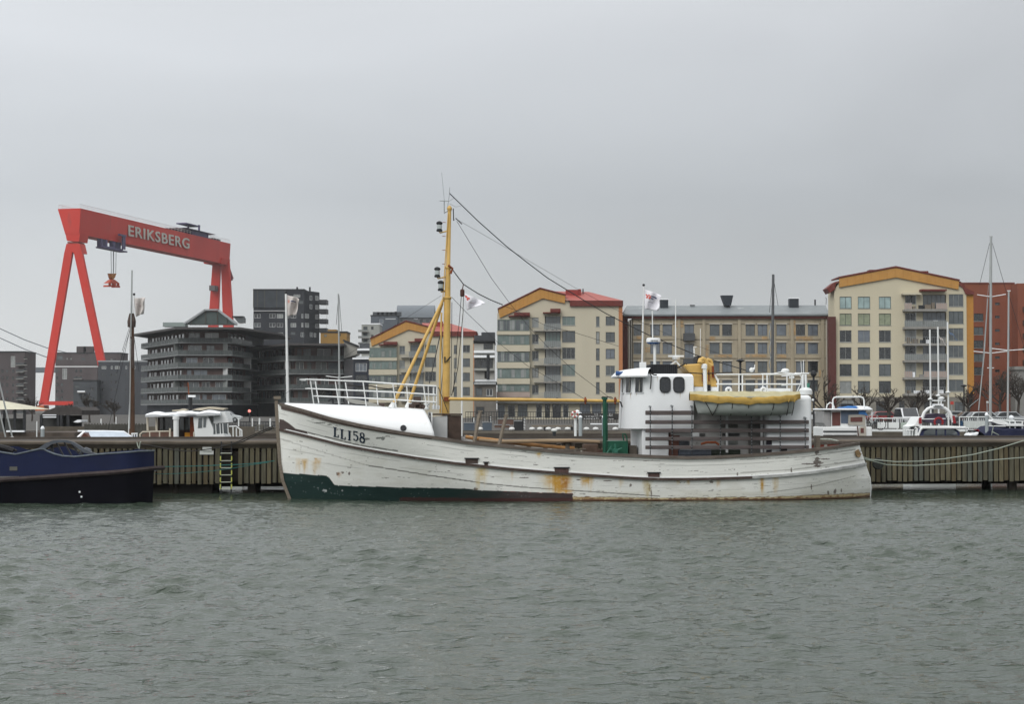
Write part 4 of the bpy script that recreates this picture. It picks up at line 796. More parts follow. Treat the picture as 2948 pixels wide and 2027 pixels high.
# ================================================================ PLANK PIER
PF = Frame((0, 71.0, 0), R(4.9))
PT = 2.12
pier = thing('plank_pier', 'long concrete pier faced with upright wooden planks behind the boats', 'pier', PF)
M_conc = mat('pier_concrete', (.105, .088, .070), .85, var=.3, scale=1.2, bump=.4, dirt=((.08, .07, .06), 1.5, .62))
M_dk2 = mat('wet_pier_top', (.055, .047, .040), .85, var=.3, scale=1.5)
m = MB(); rows = []
for x_ in np.linspace(-34, 36, 141):
    w_ = .012 * math.sin(x_ * 2.1) + .008 * math.sin(x_ * 5.3)
    rows.append([(x_, .25, PT - .34), (x_, .03, PT - .30), (x_, -.03, PT - .22), (x_, -.14 + w_, PT - .12), (x_, -.15 + w_, PT - .04 + w_ * .5), (x_, -.10, PT), (x_, .14, PT + .01)])
m.grid(rows); m.build('coping', M_conc, pier, smooth=35)
m = MB(); rows = []
for x_ in np.linspace(-34, 36, 71): rows.append([(x_, .145, PT - .30), (x_, .15, PT + .005), (x_, 4.1, PT + .01), (x_, 4.12, PT + .10), (x_, 4.4, PT + .10), (x_, 4.42, PT - .4), (x_, .25, PT - .44)])
m.grid(rows); m.build('deck', M_dk2, pier)
m = MB()
M_pl = [mat('plank_%d' % i, c_, .85, var=.38, scale=1.6, stretch=(6, 1, .8), bump=.4, dirt=((.045, .05, .03), 1.0, .60)) for i, c_ in enumerate(((.100, .090, .058), (.088, .083, .058), (.112, .098, .062), (.082, .086, .070), (.090, .074, .044)))]
zl = zm(380, 1130, 5.275); LX = PF.at(*zl(1430, 1160), -.2)[0]
ms = [MB() for _ in M_pl]; x_ = -34; rp_ = random.Random(5)
while x_ < 36:
    w_ = .160 + rp_.uniform(-.014, .016); b0 = .40 + rp_.uniform(-.035, .03); k = rp_.choice((0, 0, 0, 1, 1, 2, 0, 4, 0, 1, 3))
    if 22.2 < x_ < 24: k = 3
    if not (LX - .42 < x_ < LX + .25): ms[k].box((x_, .02 + rp_.uniform(0, .03), b0), (x_ + w_, .09, PT - .27 + rp_.uniform(-.01, .01)))
    x_ += .226 + rp_.uniform(-.008, .010)
for k, mm_ in enumerate(ms): o = mm_.build('planking', M_pl[k], pier); o['kind'] = 'stuff'
zl = zm(380, 1130, 5.275); LX = PF.at(*zl(1430, 1160), -.2)[0]
m = MB(); m.box((-34, .12, .5), (36, .3, PT - .42)); m.box((-34, 4.0, .10), (36, 4.2, PT - .42)); m.build('shade_backing', mat('pier_shadow_wood', (.022, .018, .014), .9), pier)  # near-black for plank gap shade; rear board added to keep water below dark
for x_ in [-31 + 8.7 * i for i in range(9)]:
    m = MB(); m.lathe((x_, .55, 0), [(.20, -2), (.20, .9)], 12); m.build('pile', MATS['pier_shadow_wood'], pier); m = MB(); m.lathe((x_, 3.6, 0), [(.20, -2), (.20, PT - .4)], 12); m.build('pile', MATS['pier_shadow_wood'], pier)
LX0 = PF.at(612, 1400, .5)[0]; LX1 = PF.at(713, 1400, .5)[0]; LX2 = PF.at(737, 1400, .5)[0]
m = MB(); m.box((-34, .4, .0), (LX0, 3.9, .43)); m.box((LX1, .4, .0), (LX2, 3.9, .43)); m.build('under_deck_fill', mat('under_deck_shade', (.02, .018, .015), .9), pier)  # dark blocks stand for the shade below the deck
m = MB(); m.box((-12.6, -.02, PT - .55), (-12.05, -.0, PT - .40)); p = PF.at(596, 1294, -.06); m.box((p[0] - .18, -.06, p[2] - .06), (p[0] + .18, .0, p[2] + .09)); m.build('notice_plate', mat('plate_white', (.45, .47, .45), .6), pier)
# ladder with yellow ends hung on the pier
zl = zm(380, 1130, 5.275); a = PF.at(*zl(1430, 1160), -.2)
LF = Frame(PF.w((a[0], -.2, 0)), PF.rz); ld = thing('pier_ladder', 'iron ladder with yellow painted rung ends hung on the pier planks', 'ladder', LF)
m = MB(); 
for sg in (-1, 1): m.bar((sg * .20, .04, -.5), (sg * .20, .04, 2.1), .05)
m.build('rail', M_dark, ld)
m = MB(); m.box((-.24, .15, .42), (.24, .27, 1.75)); m.build('gap_shade_panel', mat('gap_shade', (.014, .012, .01), .9), ld)  # near-black panel paints the shade where planks are left out
M_ly = mat('ladder_yellow', (.42, .44, .10), .6, var=.2, scale=8)
for y_0 in (925, 1040, 1148, 1256, 1365, 1468):
    z_1 = LF.at(*zl(1430, y_0), -.08)[2]; m = MB(); m.tube([(-.22, -.06, z_1), (.22, -.06, z_1)], .020, 6); rg_ = m.build('rung', mat('rung_pale', (.40, .42, .36), .6), ld)
    if y_0 > 930:
        m = MB()
        for sg in (-1, 1): m.tube([(sg * .20, -.06, z_1), (sg * .225, -.07, z_1 + .04), (sg * .22, -.06, z_1 + .19)], .026, 6)
        m.build('rung_end', M_ly, rg_)
# ropes
def rope(name, label, pts, Y0, Y1, r, m_, cat_='rope', group=None):
    m = MB(); k = len(pts) - 1; A = [P(p[0], p[1], Y0 + (Y1 - Y0) * i / k) for i, p in enumerate(pts)]; D = []
    for i in range(k):
        for j in range(4): D.append(A[i].lerp(A[i + 1], j / 4))
    D.append(A[-1]); c = A[0]; FR = Frame((c.x, c.y, c.z)); m.tube([d - c for d in D], r, 6); o = m.build(name, m_, smooth=True); o.location = c; return tag(o, label, cat_, group)
M_teal = mat('teal_rope', (.03, .13, .12), .8, var=.3, scale=12); M_pale = mat('pale_rope', (.30, .34, .29), .85, var=.25, scale=15)
rope('mooring_rope', 'upper dark mooring rope from the white bow down to the pier edge', [zl(x_, y_0) for x_, y_0 in ((2145, 515), (1890, 625), (1640, 735), (1500, 790), (1250, 850), (1000, 885), (820, 895), (600, 870), (400, 830), (240, 800), (130, 790))], 66, 69.4, .022, M_rope_d)
rope('mooring_rope', 'lower dark mooring rope from the white bow ending at the ladder', [zl(x_, y_0) for x_, y_0 in ((2150, 540), (1900, 645), (1700, 740), (1520, 795), (1370, 802))], 66, 69.6, .022, M_rope_d)
rope('mooring_rope', 'upper teal rope between the blue tug and the white bow', [zl(x_, y_0) for x_, y_0 in ((2165, 1040), (1900, 1075), (1600, 1098), (1300, 1108), (900, 1122), (540, 1128), (450, 1126))], 66.0, 66, .018, M_teal)
rope('mooring_rope', 'lower slack teal rope between the blue tug and the white bow', [zl(x_, y_0) for x_, y_0 in ((2080, 1062), (1800, 1105), (1500, 1158), (1200, 1195), (800, 1228), (500, 1240), (350, 1238))], 66.0, 66, .013, M_teal)
rope('mooring_rope', 'pale rope hanging over the pier edge beside the blue tug', [(394, 1273), (397, 1285), (401, 1293), (403, 1276), (405, 1272)], 69.3, 69.2, .022, M_pale)
zr = zm(2300, 1080, 3.582)
rope('mooring_rope', 'pale green stern rope rising to the right edge of the picture', [zr(x_, y_0) for x_, y_0 in ((655, 845), (740, 872), (1000, 895), (1250, 890), (1500, 865), (1800, 820), (2050, 760), (2321, 676))], 67.8, 71, .022, M_pale)
rope('mooring_rope', 'pale green stern rope lying lower along the planks past the black fender', [zr(x_, y_0) for x_, y_0 in ((655, 862), (750, 885), (900, 925), (1070, 932), (1200, 935), (1500, 918), (1850, 890), (2321, 850))], 67.8, 71, .022, M_pale)
rope('mooring_rope', 'frayed pale rope laid over the pier behind the red lined stern', [zr(x_, y_0) for x_, y_0 in ((160, 690), (160, 660), (260, 662), (330, 665), (400, 680), (440, 705))], 71.5, 71.3, .03, mat('frayed_rope', (.35, .38, .34), .9, var=.5, scale=20))
c = P(*zr(815, 915), 71.8); m = MB(); m.lathe((0, 0, 0), [(.08, -.16), (.22, -.14), (.25, 0), (.22, .12), (.1, .14)], 18, 'y'); o = m.build('fender', mat('fender_black', (.02, .022, .02), .7), smooth=40); o.location = c; tag(o, 'round black fender hanging on the planks behind the stern', 'fender')
# ================================================================ BLUE TUG (left edge)
zt = zm(0, 1100, 2.901)
TF = Frame((P(445, 1445, 64.6).x, 64.9, 0), R(4.9)); tug = thing('blue_tug', 'dark blue steel tug with an arched bulwark window lying at the left edge', 'tug boat', TF)
M_blue = mat('tug_blue', (.0048, .0095, .040), .5, var=.25, scale=1.2, dirt=((.02, .024, .032), 2.5, .66), bump=.2); M_bdk = mat('tug_black', (.003, .003, .006), .6, var=.4, scale=1, spec=.08)
def tb(px): # half breadth
    s = (TF.at(445, 1400, 0)[0] - TF.at(px, 1400, 0)[0]); return 2.3 * (1 - max(0, 1 - s / 1.2) ** 2.2 * .35)
def tp(px, py, k=1.0): return TF.at(px, py, -tb(px) * k)
top = [zt(*p) for p in ((-60, 560), (0, 585), (130, 605), (200, 590), (330, 560), (360, 560), (400, 580), (450, 600), (520, 618), (620, 625), (720, 615), (830, 603), (1000, 592), (1180, 578), (1290, 575))]
topn = lambda px: float(np.interp(px, [p[0] for p in top], [p[1] for p in top]))
belt = lambda px: float(np.interp(px, [zt(0, 0)[0], zt(350, 0)[0], zt(700, 0)[0], zt(1000, 0)[0], zt(1300, 0)[0]], [zt(0, 822)[1], zt(0, 800)[1], zt(0, 775)[1], zt(0, 755)[1], zt(0, 722)[1]]))
xs_p = list(np.linspace(-160, 444, 90)); rowsA, rowsB = [], []
for px in xs_p:
    tpn, bl_ = topn(px), belt(px)
    rA = [tp(px, tpn + (bl_ - tpn) * k / 6, 1.0) for k in range(7)]
    rB = [tp(px - (0 if px < 400 else (px - 400) * .12 * k / 5), bl_ + (1455 - bl_) * k / 5, 1 - .05 * k / 5) for k in range(6)]
    rowsA.append(rA); rowsB.append(rB)
def mir(r_): return [Vector((v[0] - max(0, (v[0] + 1.2) / 1.2) * .85, -v[1], v[2])) for v in r_]
m = MB(); m.grid(rowsA); m.grid([mir(r_) for r_ in rowsA]); m.grid([rowsA[-1], mir(rowsA[-1])]); m.build('bulwark', M_blue, tug, smooth=30)
m = MB(); m.grid(rowsB); m.grid([mir(r_) for r_ in rowsB]); m.grid([rowsB[-1], mir(rowsB[-1])]); m.build('hull', M_bdk, tug, smooth=30)
m = MB(); pts = [tp(px, belt(px) - 1, 1.02) for px in xs_p] + [tp(470, belt(444) - 2, .8)]; m.tube(pts, .09, 6); m.build('belting', mat('belting', (.045, .035, .035), .8, var=.4, scale=4), tug)
m = MB(); m.tube([r_[0] for r_ in rowsA], .035, 6); m.build('bulwark_rim', mat('tug_rim', (.10, .12, .14), .6, var=.4, scale=5), tug)
m = MB(); rows = [[(r_[0][0], r_[0][1] + .1, r_[0][2] - .75), (r_[0][0], -r_[0][1] - .1, r_[0][2] - .75)] for r_ in rowsA]; m.grid(rows); m.build('deck', mat('tug_deck', (.05, .055, .06), .8), tug)
# arched guard with slanting bars
arc_o = [(300, 568), (330, 545), (380, 512), (440, 490), (500, 483), (560, 487), (610, 500), (660, 530), (710, 562), (760, 585), (815, 602)]; arc_i = [(365, 572), (390, 550), (430, 522), (480, 508), (540, 505), (590, 515), (630, 540), (670, 570), (700, 592), (740, 603), (790, 612)]
m = MB(); t_ = -1.9
for a_, b_, c_, d_ in zip(arc_o[:-1], arc_o[1:], arc_i[1:], arc_i[:-1]): m.prism([TF.at(*zt(*q_), t_) for q_ in (a_, b_, c_, d_)], (0, .18, 0))
gd = m.build('arched_guard', mat('guard_grey_blue', (.075, .085, .10), .5, var=.35, scale=4), tug)
m = MB()
for a_, b_ in (((470, 505), (530, 618)), ((535, 500), (600, 620)), ((430, 520), (440, 590)), ((600, 520), (660, 600))): m.bar(TF.at(*zt(*a_), -1.75), TF.at(*zt(*b_), -1.75), .10, .05)
m.build('guard_bar', M_dark, gd)
m = MB(); m.tube([TF.at(*zt(*q_), -1.6) for q_ in ((680, 610), (690, 575), (720, 560), (745, 570), (760, 600))], .07, 8); m.build('towing_bitt', MATS['guard_grey_blue'], tug)
m = MB(); m.box(TF.at(*zt(80, 740), -2.33), TF.at(*zt(145, 708), -2.29)); m.build('hawse_frame', mat('hawse', (.10, .10, .09), .7), tug)
m = MB(); m.box(TF.at(*zt(-30, 806), -2.34), TF.at(*zt(158, 788), -2.29)); m.build('rubbing_bar', mat('rub_bar', (.12, .115, .11), .7, var=.3), tug)
m = MB(); m.tube([TF.at(*zt(*q_), -1.2) for q_ in ((-40, 540), (0, 545), (60, 560), (110, 580))], .12, 8); m.tube([TF.at(*zt(*q_), -1.0) for q_ in ((0, 530), (80, 550), (140, 578))], .05, 6); m.build('tow_hose', M_black, tug)
for i_, (x_, y_0) in enumerate(((665, 920), (680, 960))): m = MB(); m.ball(tp(*zt(x_, y_0), .99), .04, 8); m.build('draught_stud', M_snow, tug)
# ================================================================ white houseboat behind the pier
HF = Frame((P(420, 1270, 80).x, 80, 0), R(3)); A_ = lambda x_, y_0, t_=0: HF.at(*zl(x_, y_0), t_)
hbt = thing('houseboat', 'small white cabin cruiser with snowy roof and open brown cockpit behind the pier', 'cabin boat', HF)
L0, L1 = A_(110, 740), A_(1680, 740)
m = MB(); rows = []
for i in range(21):
    u = i / 20; x_ = L0[0] + (L1[0] - L0[0]) * u; b_ = 1.5 * (1 - u ** 4 * .9); zt0 = A_(300, 738)[2] + .02
    rows.append([(x_, -b_ * .85, -.3), (x_, -b_, zt0 - .2), (x_, -b_, zt0), (x_, b_, zt0), (x_, b_, zt0 - .2), (x_, b_ * .85, -.3)])
m.grid(rows); m.add(rows[0], [tuple(range(6))]); m.build('hull', M_white, hbt)
def bxz(m, x_a, y_a, x_b, y_b, t0, t1): p, q = A_(x_a, y_b, t0), A_(x_b, y_a, t0); m.box((p[0], t0, p[2]), (q[0], t1, q[2])); return m
m = MB(); m.prism([A_(*p, -1.2) for p in ((930, 372), (1150, 352), (1235, 560), (1235, 640), (1395, 628), (1450, 740), (960, 740))], (0, 2.4, 0)); cab = m.build('cabin', M_white, hbt)
m = MB(); m.prism([A_(*p, -1.0) for p in ((1240, 300), (1405, 290), (1450, 400), (1465, 455), (1240, 470))], (0, 2.0, 0)); m.build('upper_cabin', M_white, hbt)
m = MB(); m.prism([A_(*p, -1.02) for p in ((1245, 490), (1335, 480), (1335, 628), (1235, 635))], (0, .03, 0)); m.prism([A_(*p, -1.02) for p in ((1345, 478), (1455, 472), (1462, 640), (1400, 620), (1345, 630))], (0, .03, 0)); m.prism([A_(*p, -1.03) for p in ((1255, 340), (1320, 335), (1320, 365), (1255, 368))], (0, .03, 0)); m.build('window', M_glass_m, hbt)
m = MB()
for x_ in (1270, 1335, 1378, 1455): m.bar(A_(x_, 475, -1.06), A_(x_ + 8, 635, -1.06), .035)
m.build('window_post', M_rail, hbt)
for pg in (((1010, 395), (1065, 385), (1062, 535), (1000, 540)), ((1085, 385), (1130, 375), (1118, 525), (1082, 530))):
    m = MB(); m.prism([A_(*p, -1.23) for p in pg], (0, .03, 0)); m.build('window', M_glass_m, hbt)
m = MB(); bxz(m, 390, 375, 930, 740, .2, 1.2); m.build('saloon_wall', mat('saloon_brown', (.05, .035, .03), .7, var=.4, scale=2), hbt)
for a_, b_ in ((420, 630), (720, 790), (800, 915)): m = MB(); bxz(m, a_, 385, b_, 570, .15, .19); m.build('saloon_window', M_glass_d if a_ < 700 else M_glass_m, hbt)
m = MB(); bxz(m, 880, 372, 945, 700, -.6, .15); m.build('orange_curtain', mat('orange_brown', (.20, .055, .025), .8, var=.3), hbt)
m = MB(); bxz(m, 800, 610, 920, 700, -.3, -.2); m.build('yellow_lifejacket', mat('orange_yellow', (.62, .28, .03), .7, var=.2), hbt)
m = MB(); rows = []
for i in range(31):
    u = i / 30; x_, y_0 = 205 + 1130 * u, 375 - 25 * u - (12 if .55 < u < .7 else 0); p = A_(x_, y_0, -1.35); th = .14 + .05 * math.sin(u * 17) + .06 * u
    rows.append([(p[0], -1.4, p[2]), (p[0], -1.45, p[2] + th * .6), (p[0], -1.1, p[2] + th), (p[0], 0, p[2] + th + .05), (p[0], 1.3, p[2] + th), (p[0], 1.4, p[2])])
m.grid(rows); m.quad(*rows[0]); m.quad(*rows[-1]); m.build('roof', M_snow, hbt, smooth=60)
m = MB(); m.prism([A_(*p, -.9) for p in ((370, 312), (740, 296), (745, 330), (365, 345))], (0, 1.6, 0)); m.build('roof_hatch', M_white, hbt)
m = MB(); m.prism([A_(*p, -.7) for p in ((905, 265), (1000, 240), (1180, 218), (1425, 245), (1380, 268), (1150, 250), (1060, 275))], (0, 1.3, 0)); m.prism([A_(*p, -.5) for p in ((608, 268), (720, 262), (760, 248), (830, 262), (820, 285), (610, 285))], (0, 1.0, 0)); m.build('upturned_dinghy', mat('cream_canvas', (.42, .38, .30), .8, var=.15), hbt)
m = MB(); m.tube([A_(888, 280, 0), A_(888, 78, 0)], .09, 10); m.build('flue', M_dark, hbt)
m = MB(); m.box(A_(850, 72, -.2), A_(972, 42, .2)); m.build('flue_cap', M_snow, hbt)
m = MB(); m.tube([A_(670, 740, -1.55), A_(670, 370, -1.55)], .12, 12); m.lathe(A_(668, 385, -1.55), [(.15, -.08), (.15, .08)], 12); m.build('white_bollard_pipe', M_white, hbt)
m = MB()
for x_ in (235, 370): m.tube([A_(x_, 380, -1.0), A_(x_ + 4, 580, -1.0)], .05, 6)
for x_ in (270, 420, 575, 940): m.tube([A_(x_, 600, -1.45), A_(x_, 735, -1.45)], .03, 5)
m.tube([A_(130, 740, -1.4), A_(120, 640, -1.4), A_(160, 600, -1.4), A_(560, 590, -1.4)], .035, 6); m.tube([A_(160, 685, -1.45), A_(400, 690, -1.45), A_(570, 688, -1.45)], .025, 5); m.tube([A_(575, 735, -1.45), A_(578, 545, -1.45)], .05, 5); m.build('cockpit_rail', mat('cream_rail', (.50, .46, .38), .6), hbt)
m = MB(); m.prism([A_(*p, -.9) for p in ((160, 740), (150, 640), (260, 600), (560, 595), (640, 600), (640, 740))], (0, 1.9, 0)); m.build('cockpit_cover', mat('brown_canvas', (.12, .07, .055), .8, var=.35, scale=2), hbt)
m = MB()
for x_ in (1535, 1585, 1640, 1668): m.tube([A_(x_, 520 + (x_ - 1535) * .4, -1.2), A_(x_ + 3, 730, -1.2)], .03, 5)
m.tube([A_(1475, 518, -1.2), A_(1580, 515, -1.2), A_(1670, 580, -1.2)], .03, 5); m.box(A_(1525, 725, -1.0), A_(1680, 668, 1.0)); m.build('bow_pulpit', M_rail, hbt)
m = MB(); m.tube([A_(862, 30, .1), A_(858, -60, .1), A_(850, -150, .1)], .025, 5); m.build('stern_flagstaff', M_rust, hbt)
# ================================================================ boat under a snow dusted tarpaulin
zk_ = zm(0, 1000, 5.5024); KF = Frame((P(215, 1272, 78).x, 78, 0), R(2)); K_ = lambda x_, y_0, t_=0: KF.at(*zk_(x_, y_0), t_)
kb = thing('tarped_boat', 'low wooden boat under a pale blue snow dusted tarpaulin left of the houseboat', 'boat', KF)
m = MB(); rows = []
for i in range(25):
    u = i / 24; a_ = K_(1340 + (1960 - 1340) * u, 1350 - 20 * math.sin(u * 3.1), 0); b_ = K_(1500 + (2175 - 1500) * u, 1490 + 6 * math.sin(u * 40), -1.2)
    rows.append([tuple(b_), tuple((Vector(a_) + Vector(b_)) / 2 + Vector((0, 0, .06 + .03 * math.sin(u * 30)))), tuple(a_), (a_[0], 1.3, b_[2])])
m.grid(rows); m.build('tarpaulin', mat('tarp_pale_blue', (.42, .48, .55), .6, var=.12, scale=2, bump=.3), kb, smooth=60)
m = MB(); m.prism([K_(*p, -1.1) for p in ((1330, 1355), (1500, 1490), (1230, 1490))], (0, 2.0, 0)); p = K_(1180, 1500, -1.2); q = K_(2200, 1470, -1.2); m.box((p[0], -1.15, -.2), (q[0], 1.2, p[2])); m.build('hull', mat('red_brown_wood', (.10, .04, .03), .7, var=.4, scale=2), kb)
m = MB(); m.tube([K_(1165, 1500, -1.2), K_(1230, 1440, -1.2), K_(1330, 1350, -.6)], .07, 6); m.tube([K_(1230, 1330, 0), K_(1640, 1332, .2), K_(1960, 1340, .2), K_(2080, 1420, .2)], .05, 6); m.build('snowy_gunwale', M_snow, kb)
m = MB()
for x_ in (2095, 2130, 2170): m.tube([K_(x_, 1370, -.8), K_(x_, 1480, -.8)], .03, 5)
m.tube([K_(2080, 1372, -.8), K_(2180, 1368, -.8)], .03, 5); m.build('stern_rail', M_rail, kb); m = MB(); m.box(K_(2085, 1480, -.7), K_(2165, 1400, -.5)); m.build('blue_box', mat('box_blue', (.05, .09, .2), .6), kb)
# mast of the sailing ship left (behind the pier) and its stays
def bare_mast(name, label, base, top_, Y, r0, r1, m_, wires=(), spreaders=(), group=None):
    b_ = P(*base, Y); FR = Frame((b_.x, Y, 0)); o = thing(name, label, 'mast', FR, group)
    q0_, q1_ = FR.at(*base, 0), FR.at(*top_, 0); m = MB(); m.tube([Vector((q0_[0], 0, min(q0_[2], 1.0) - 1)), q0_, q1_], [r0, r0, r1], 10); m.build('pole', m_, o, smooth=50)
    for w_ in wires: m = MB(); m.tube([FR.at(w_[i], w_[i + 1], w_[4] if len(w_) > 4 else 0) for i in (0, 2)], .010 * Y / 80, 4); m.build('stay', M_dark if len(w_) < 6 else M_metal, o)
    for s__ in spreaders: m = MB(); m.tube([FR.at(*p, 0) for p in s__], .022 * Y / 80, 5); m.build('spreader', M_rail, o)
    return o, FR
M_alu = mat('mast_aluminium', (.36, .38, .38), .4, metal=.3, var=.08, scale=3)
o, f_ = bare_mast('ship_mast', 'brown wooden gaff mast with a pale topmast left of the round balconied block', (380, 1255), (380, 905), 88, .15, .10, mat('varnished_mast', (.10, .055, .035), .5, var=.35, scale=2), wires=((378, 930, 311, 1240, 0), (382, 940, 400, 1070, 0), (376, 945, 336, 1075, .5), (378, 925, 352, 1010, .5)))
m = MB(); m.tube([f_.at(378, 925, -.05), f_.at(380, 778, -.05)], [.055, .035], 8); m.tube([f_.at(373, 1235, -.25), f_.at(378, 880, -.2)], .03, 6); m.build('topmast', M_alu, o)
m = MB(); m.lathe(f_.at(379, 925), [(.2, -.3), (.22, .0), (.12, .4)], 8); m.tube([f_.at(377, 970, -.2), f_.at(384, 980, -.2), f_.at(382, 1060, -.2)], .06, 6); m.build('gaff_jaws', M_wood_dk, o)
# ================================================================ BUILDINGS
rb = random.Random(21)
PANES = [(M_glass_d, 5), (M_glass_m, 5), (M_glass_l, 2), (M_glass_b, 2)]
def pick(pool=PANES): return rb.choices([p[0] for p in pool], [p[1] for p in pool])[0]
M_frame_dk = mat('window_frame_dark', (.055, .052, .045), .6, var=.1); M_frame_w = mat('window_frame_white', (.50, .51, .50), .5, var=.05); M_sill = mat('sill_metal', (.30, .31, .30), .6)
def wall_with(mb, x0, x1, z0, z1, ops, t=0.0, rev=.18):
    """front wall with real openings and their reveals"""
    ops = [(max(a, x0), max(b, z0), min(c, x1), min(d, z1)) for a, b, c, d in ops]; ops = [o for o in ops if o[2] - o[0] > .01 and o[3] - o[1] > .01]
    xs = sorted({x0, x1, *[o[0] for o in ops], *[o[2] for o in ops]}); zs = sorted({z0, z1, *[o[1] for o in ops], *[o[3] for o in ops]})
    for i in range(len(zs) - 1):
        zc_ = (zs[i] + zs[i + 1]) / 2; run = None
        for j in range(len(xs) - 1):
            xc = (xs[j] + xs[j + 1]) / 2; hole = any(o[0] < xc < o[2] and o[1] < zc_ < o[3] for o in ops)
            if hole:
                if run is not None: mb.quad((run, t, zs[i]), (xs[j], t, zs[i]), (xs[j], t, zs[i + 1]), (run, t, zs[i + 1])); run = None
            elif run is None: run = xs[j]
        if run is not None: mb.quad((run, t, zs[i]), (x1, t, zs[i]), (x1, t, zs[i + 1]), (run, t, zs[i + 1]))
    for a, b, c, d in ops:
        mb.quad((a, t, b), (c, t, b), (c, t + rev, b), (a, t + rev, b)); mb.quad((a, t, d), (c, t, d), (c, t + rev, d), (a, t + rev, d))
        mb.quad((a, t, b), (a, t, d), (a, t + rev, d), (a, t + rev, b)); mb.quad((c, t, b), (c, t, d), (c, t + rev, d), (c, t + rev, b))
M_frame_m = mat('window_frame_grey', (.24, .25, .235), .6, var=.08)
def window(parent, o, t=0.0, n=2, frame=None, pane=None, rev=.15, fw=.07, sill=True, transom=0, name='window', rz=None, loc=None):
    a, b, c, d = o; frame = frame or M_frame_dk; m = MB(); y0, y1 = t + rev - .06, t + rev
    m.box((a, y0, b), (a + fw, y1, d)); m.box((c - fw, y0, b), (c, y1, d)); m.box((a + fw, y0, b), (c - fw, y1, b + fw)); m.box((a + fw, y0, d - fw), (c - fw, y1, d))
    for k in range(1, n): x = a + (c - a) * k / n; m.box((x - fw * .4, y0, b + fw), (x + fw * .4, y1, d - fw))
    if transom: z = b + (d - b) * transom; m.box((a + fw, y0 + .005, z - .03), (c - fw, y1, z + .03))
    w = m.build(name, frame, parent)
    g = MB(); g.quad((a + fw, y1 - .02, b + fw), (c - fw, y1 - .02, b + fw), (c - fw, y1 - .02, d - fw), (a + fw, y1 - .02, d - fw)); g.build('pane', pane or pick(), w)
    if sill: s = MB(); s.box((a - .06, t - .06, b - .08), (c + .06, t + .05, b - .003)); s.build('sill', M_sill, w)
    if loc is not None: w.location = loc; w.rotation_euler = (0, 0, rz or 0)
    return w
def rct(f, z, x0, y0, x1, y1, t=0.0):
    """rectangle on a front, from two corners read off the plan sheet z"""
    a, b = f.at(*z(x0, y1), t), f.at(*z(x1, y0), t); return (a[0], a[2], b[0], b[2])
M_cream = mat('cream_render', (.47, .435, .34), .85, var=.07, scale=.25, streak=True, dirt=((.30, .285, .22), .5, .68)); M_cream2 = mat('cream_render_light', (.50, .46, .345), .85, var=.06, scale=.25, streak=True)
M_ochre = mat('ochre_panel', (.42, .22, .06), .6, var=.10, scale=.8); M_ochre_dk = mat('ochre_pilaster', (.36, .17, .045), .7, var=.12, scale=.5)
M_redroof = mat('red_metal_roof', (.30, .075, .06), .5, var=.12, scale=.6, dirt=((.45, .28, .26), .5, .60)); M_redtrim = mat('red_trim', (.13, .03, .024), .6, var=.15)
M_concrete = mat('balcony_concrete', (.24, .235, .22), .8, var=.15, scale=1); M_rpan = mat('rail_panel', (.20, .215, .21), .35, var=.15, scale=1.5); M_pinkp = mat('pinkish_panel', (.36, .29, .255), .7, var=.1)
M_stone_g = mat('ground_floor_stone', (.20, .19, .165), .8, var=.25, scale=1)
def railing(parent, x0, x1, t0, z, h=1.05, panel=None, step=.25, name='balcony_railing', bars=True, depth=None):
    m = MB(); m.box((x0, t0 - .03, z + h - .04), (x1, t0 + .02, z + h)); k = max(2, int((x1 - x0) / step))
    if bars:
        for i in range(k + 1): x = x0 + (x1 - x0) * i / k; m.box((x - .02, t0 - .015, z), (x + .02, t0 + .015, z + h - .04))
    r_ = m.build(name, M_metal, parent)
    if panel: p = MB(); p.box((x0 + .03, t0 + .02, z + .08), (x1 - .03, t0 + .04, z + h - .1)); p.build('panel', panel, r_)
    return r_
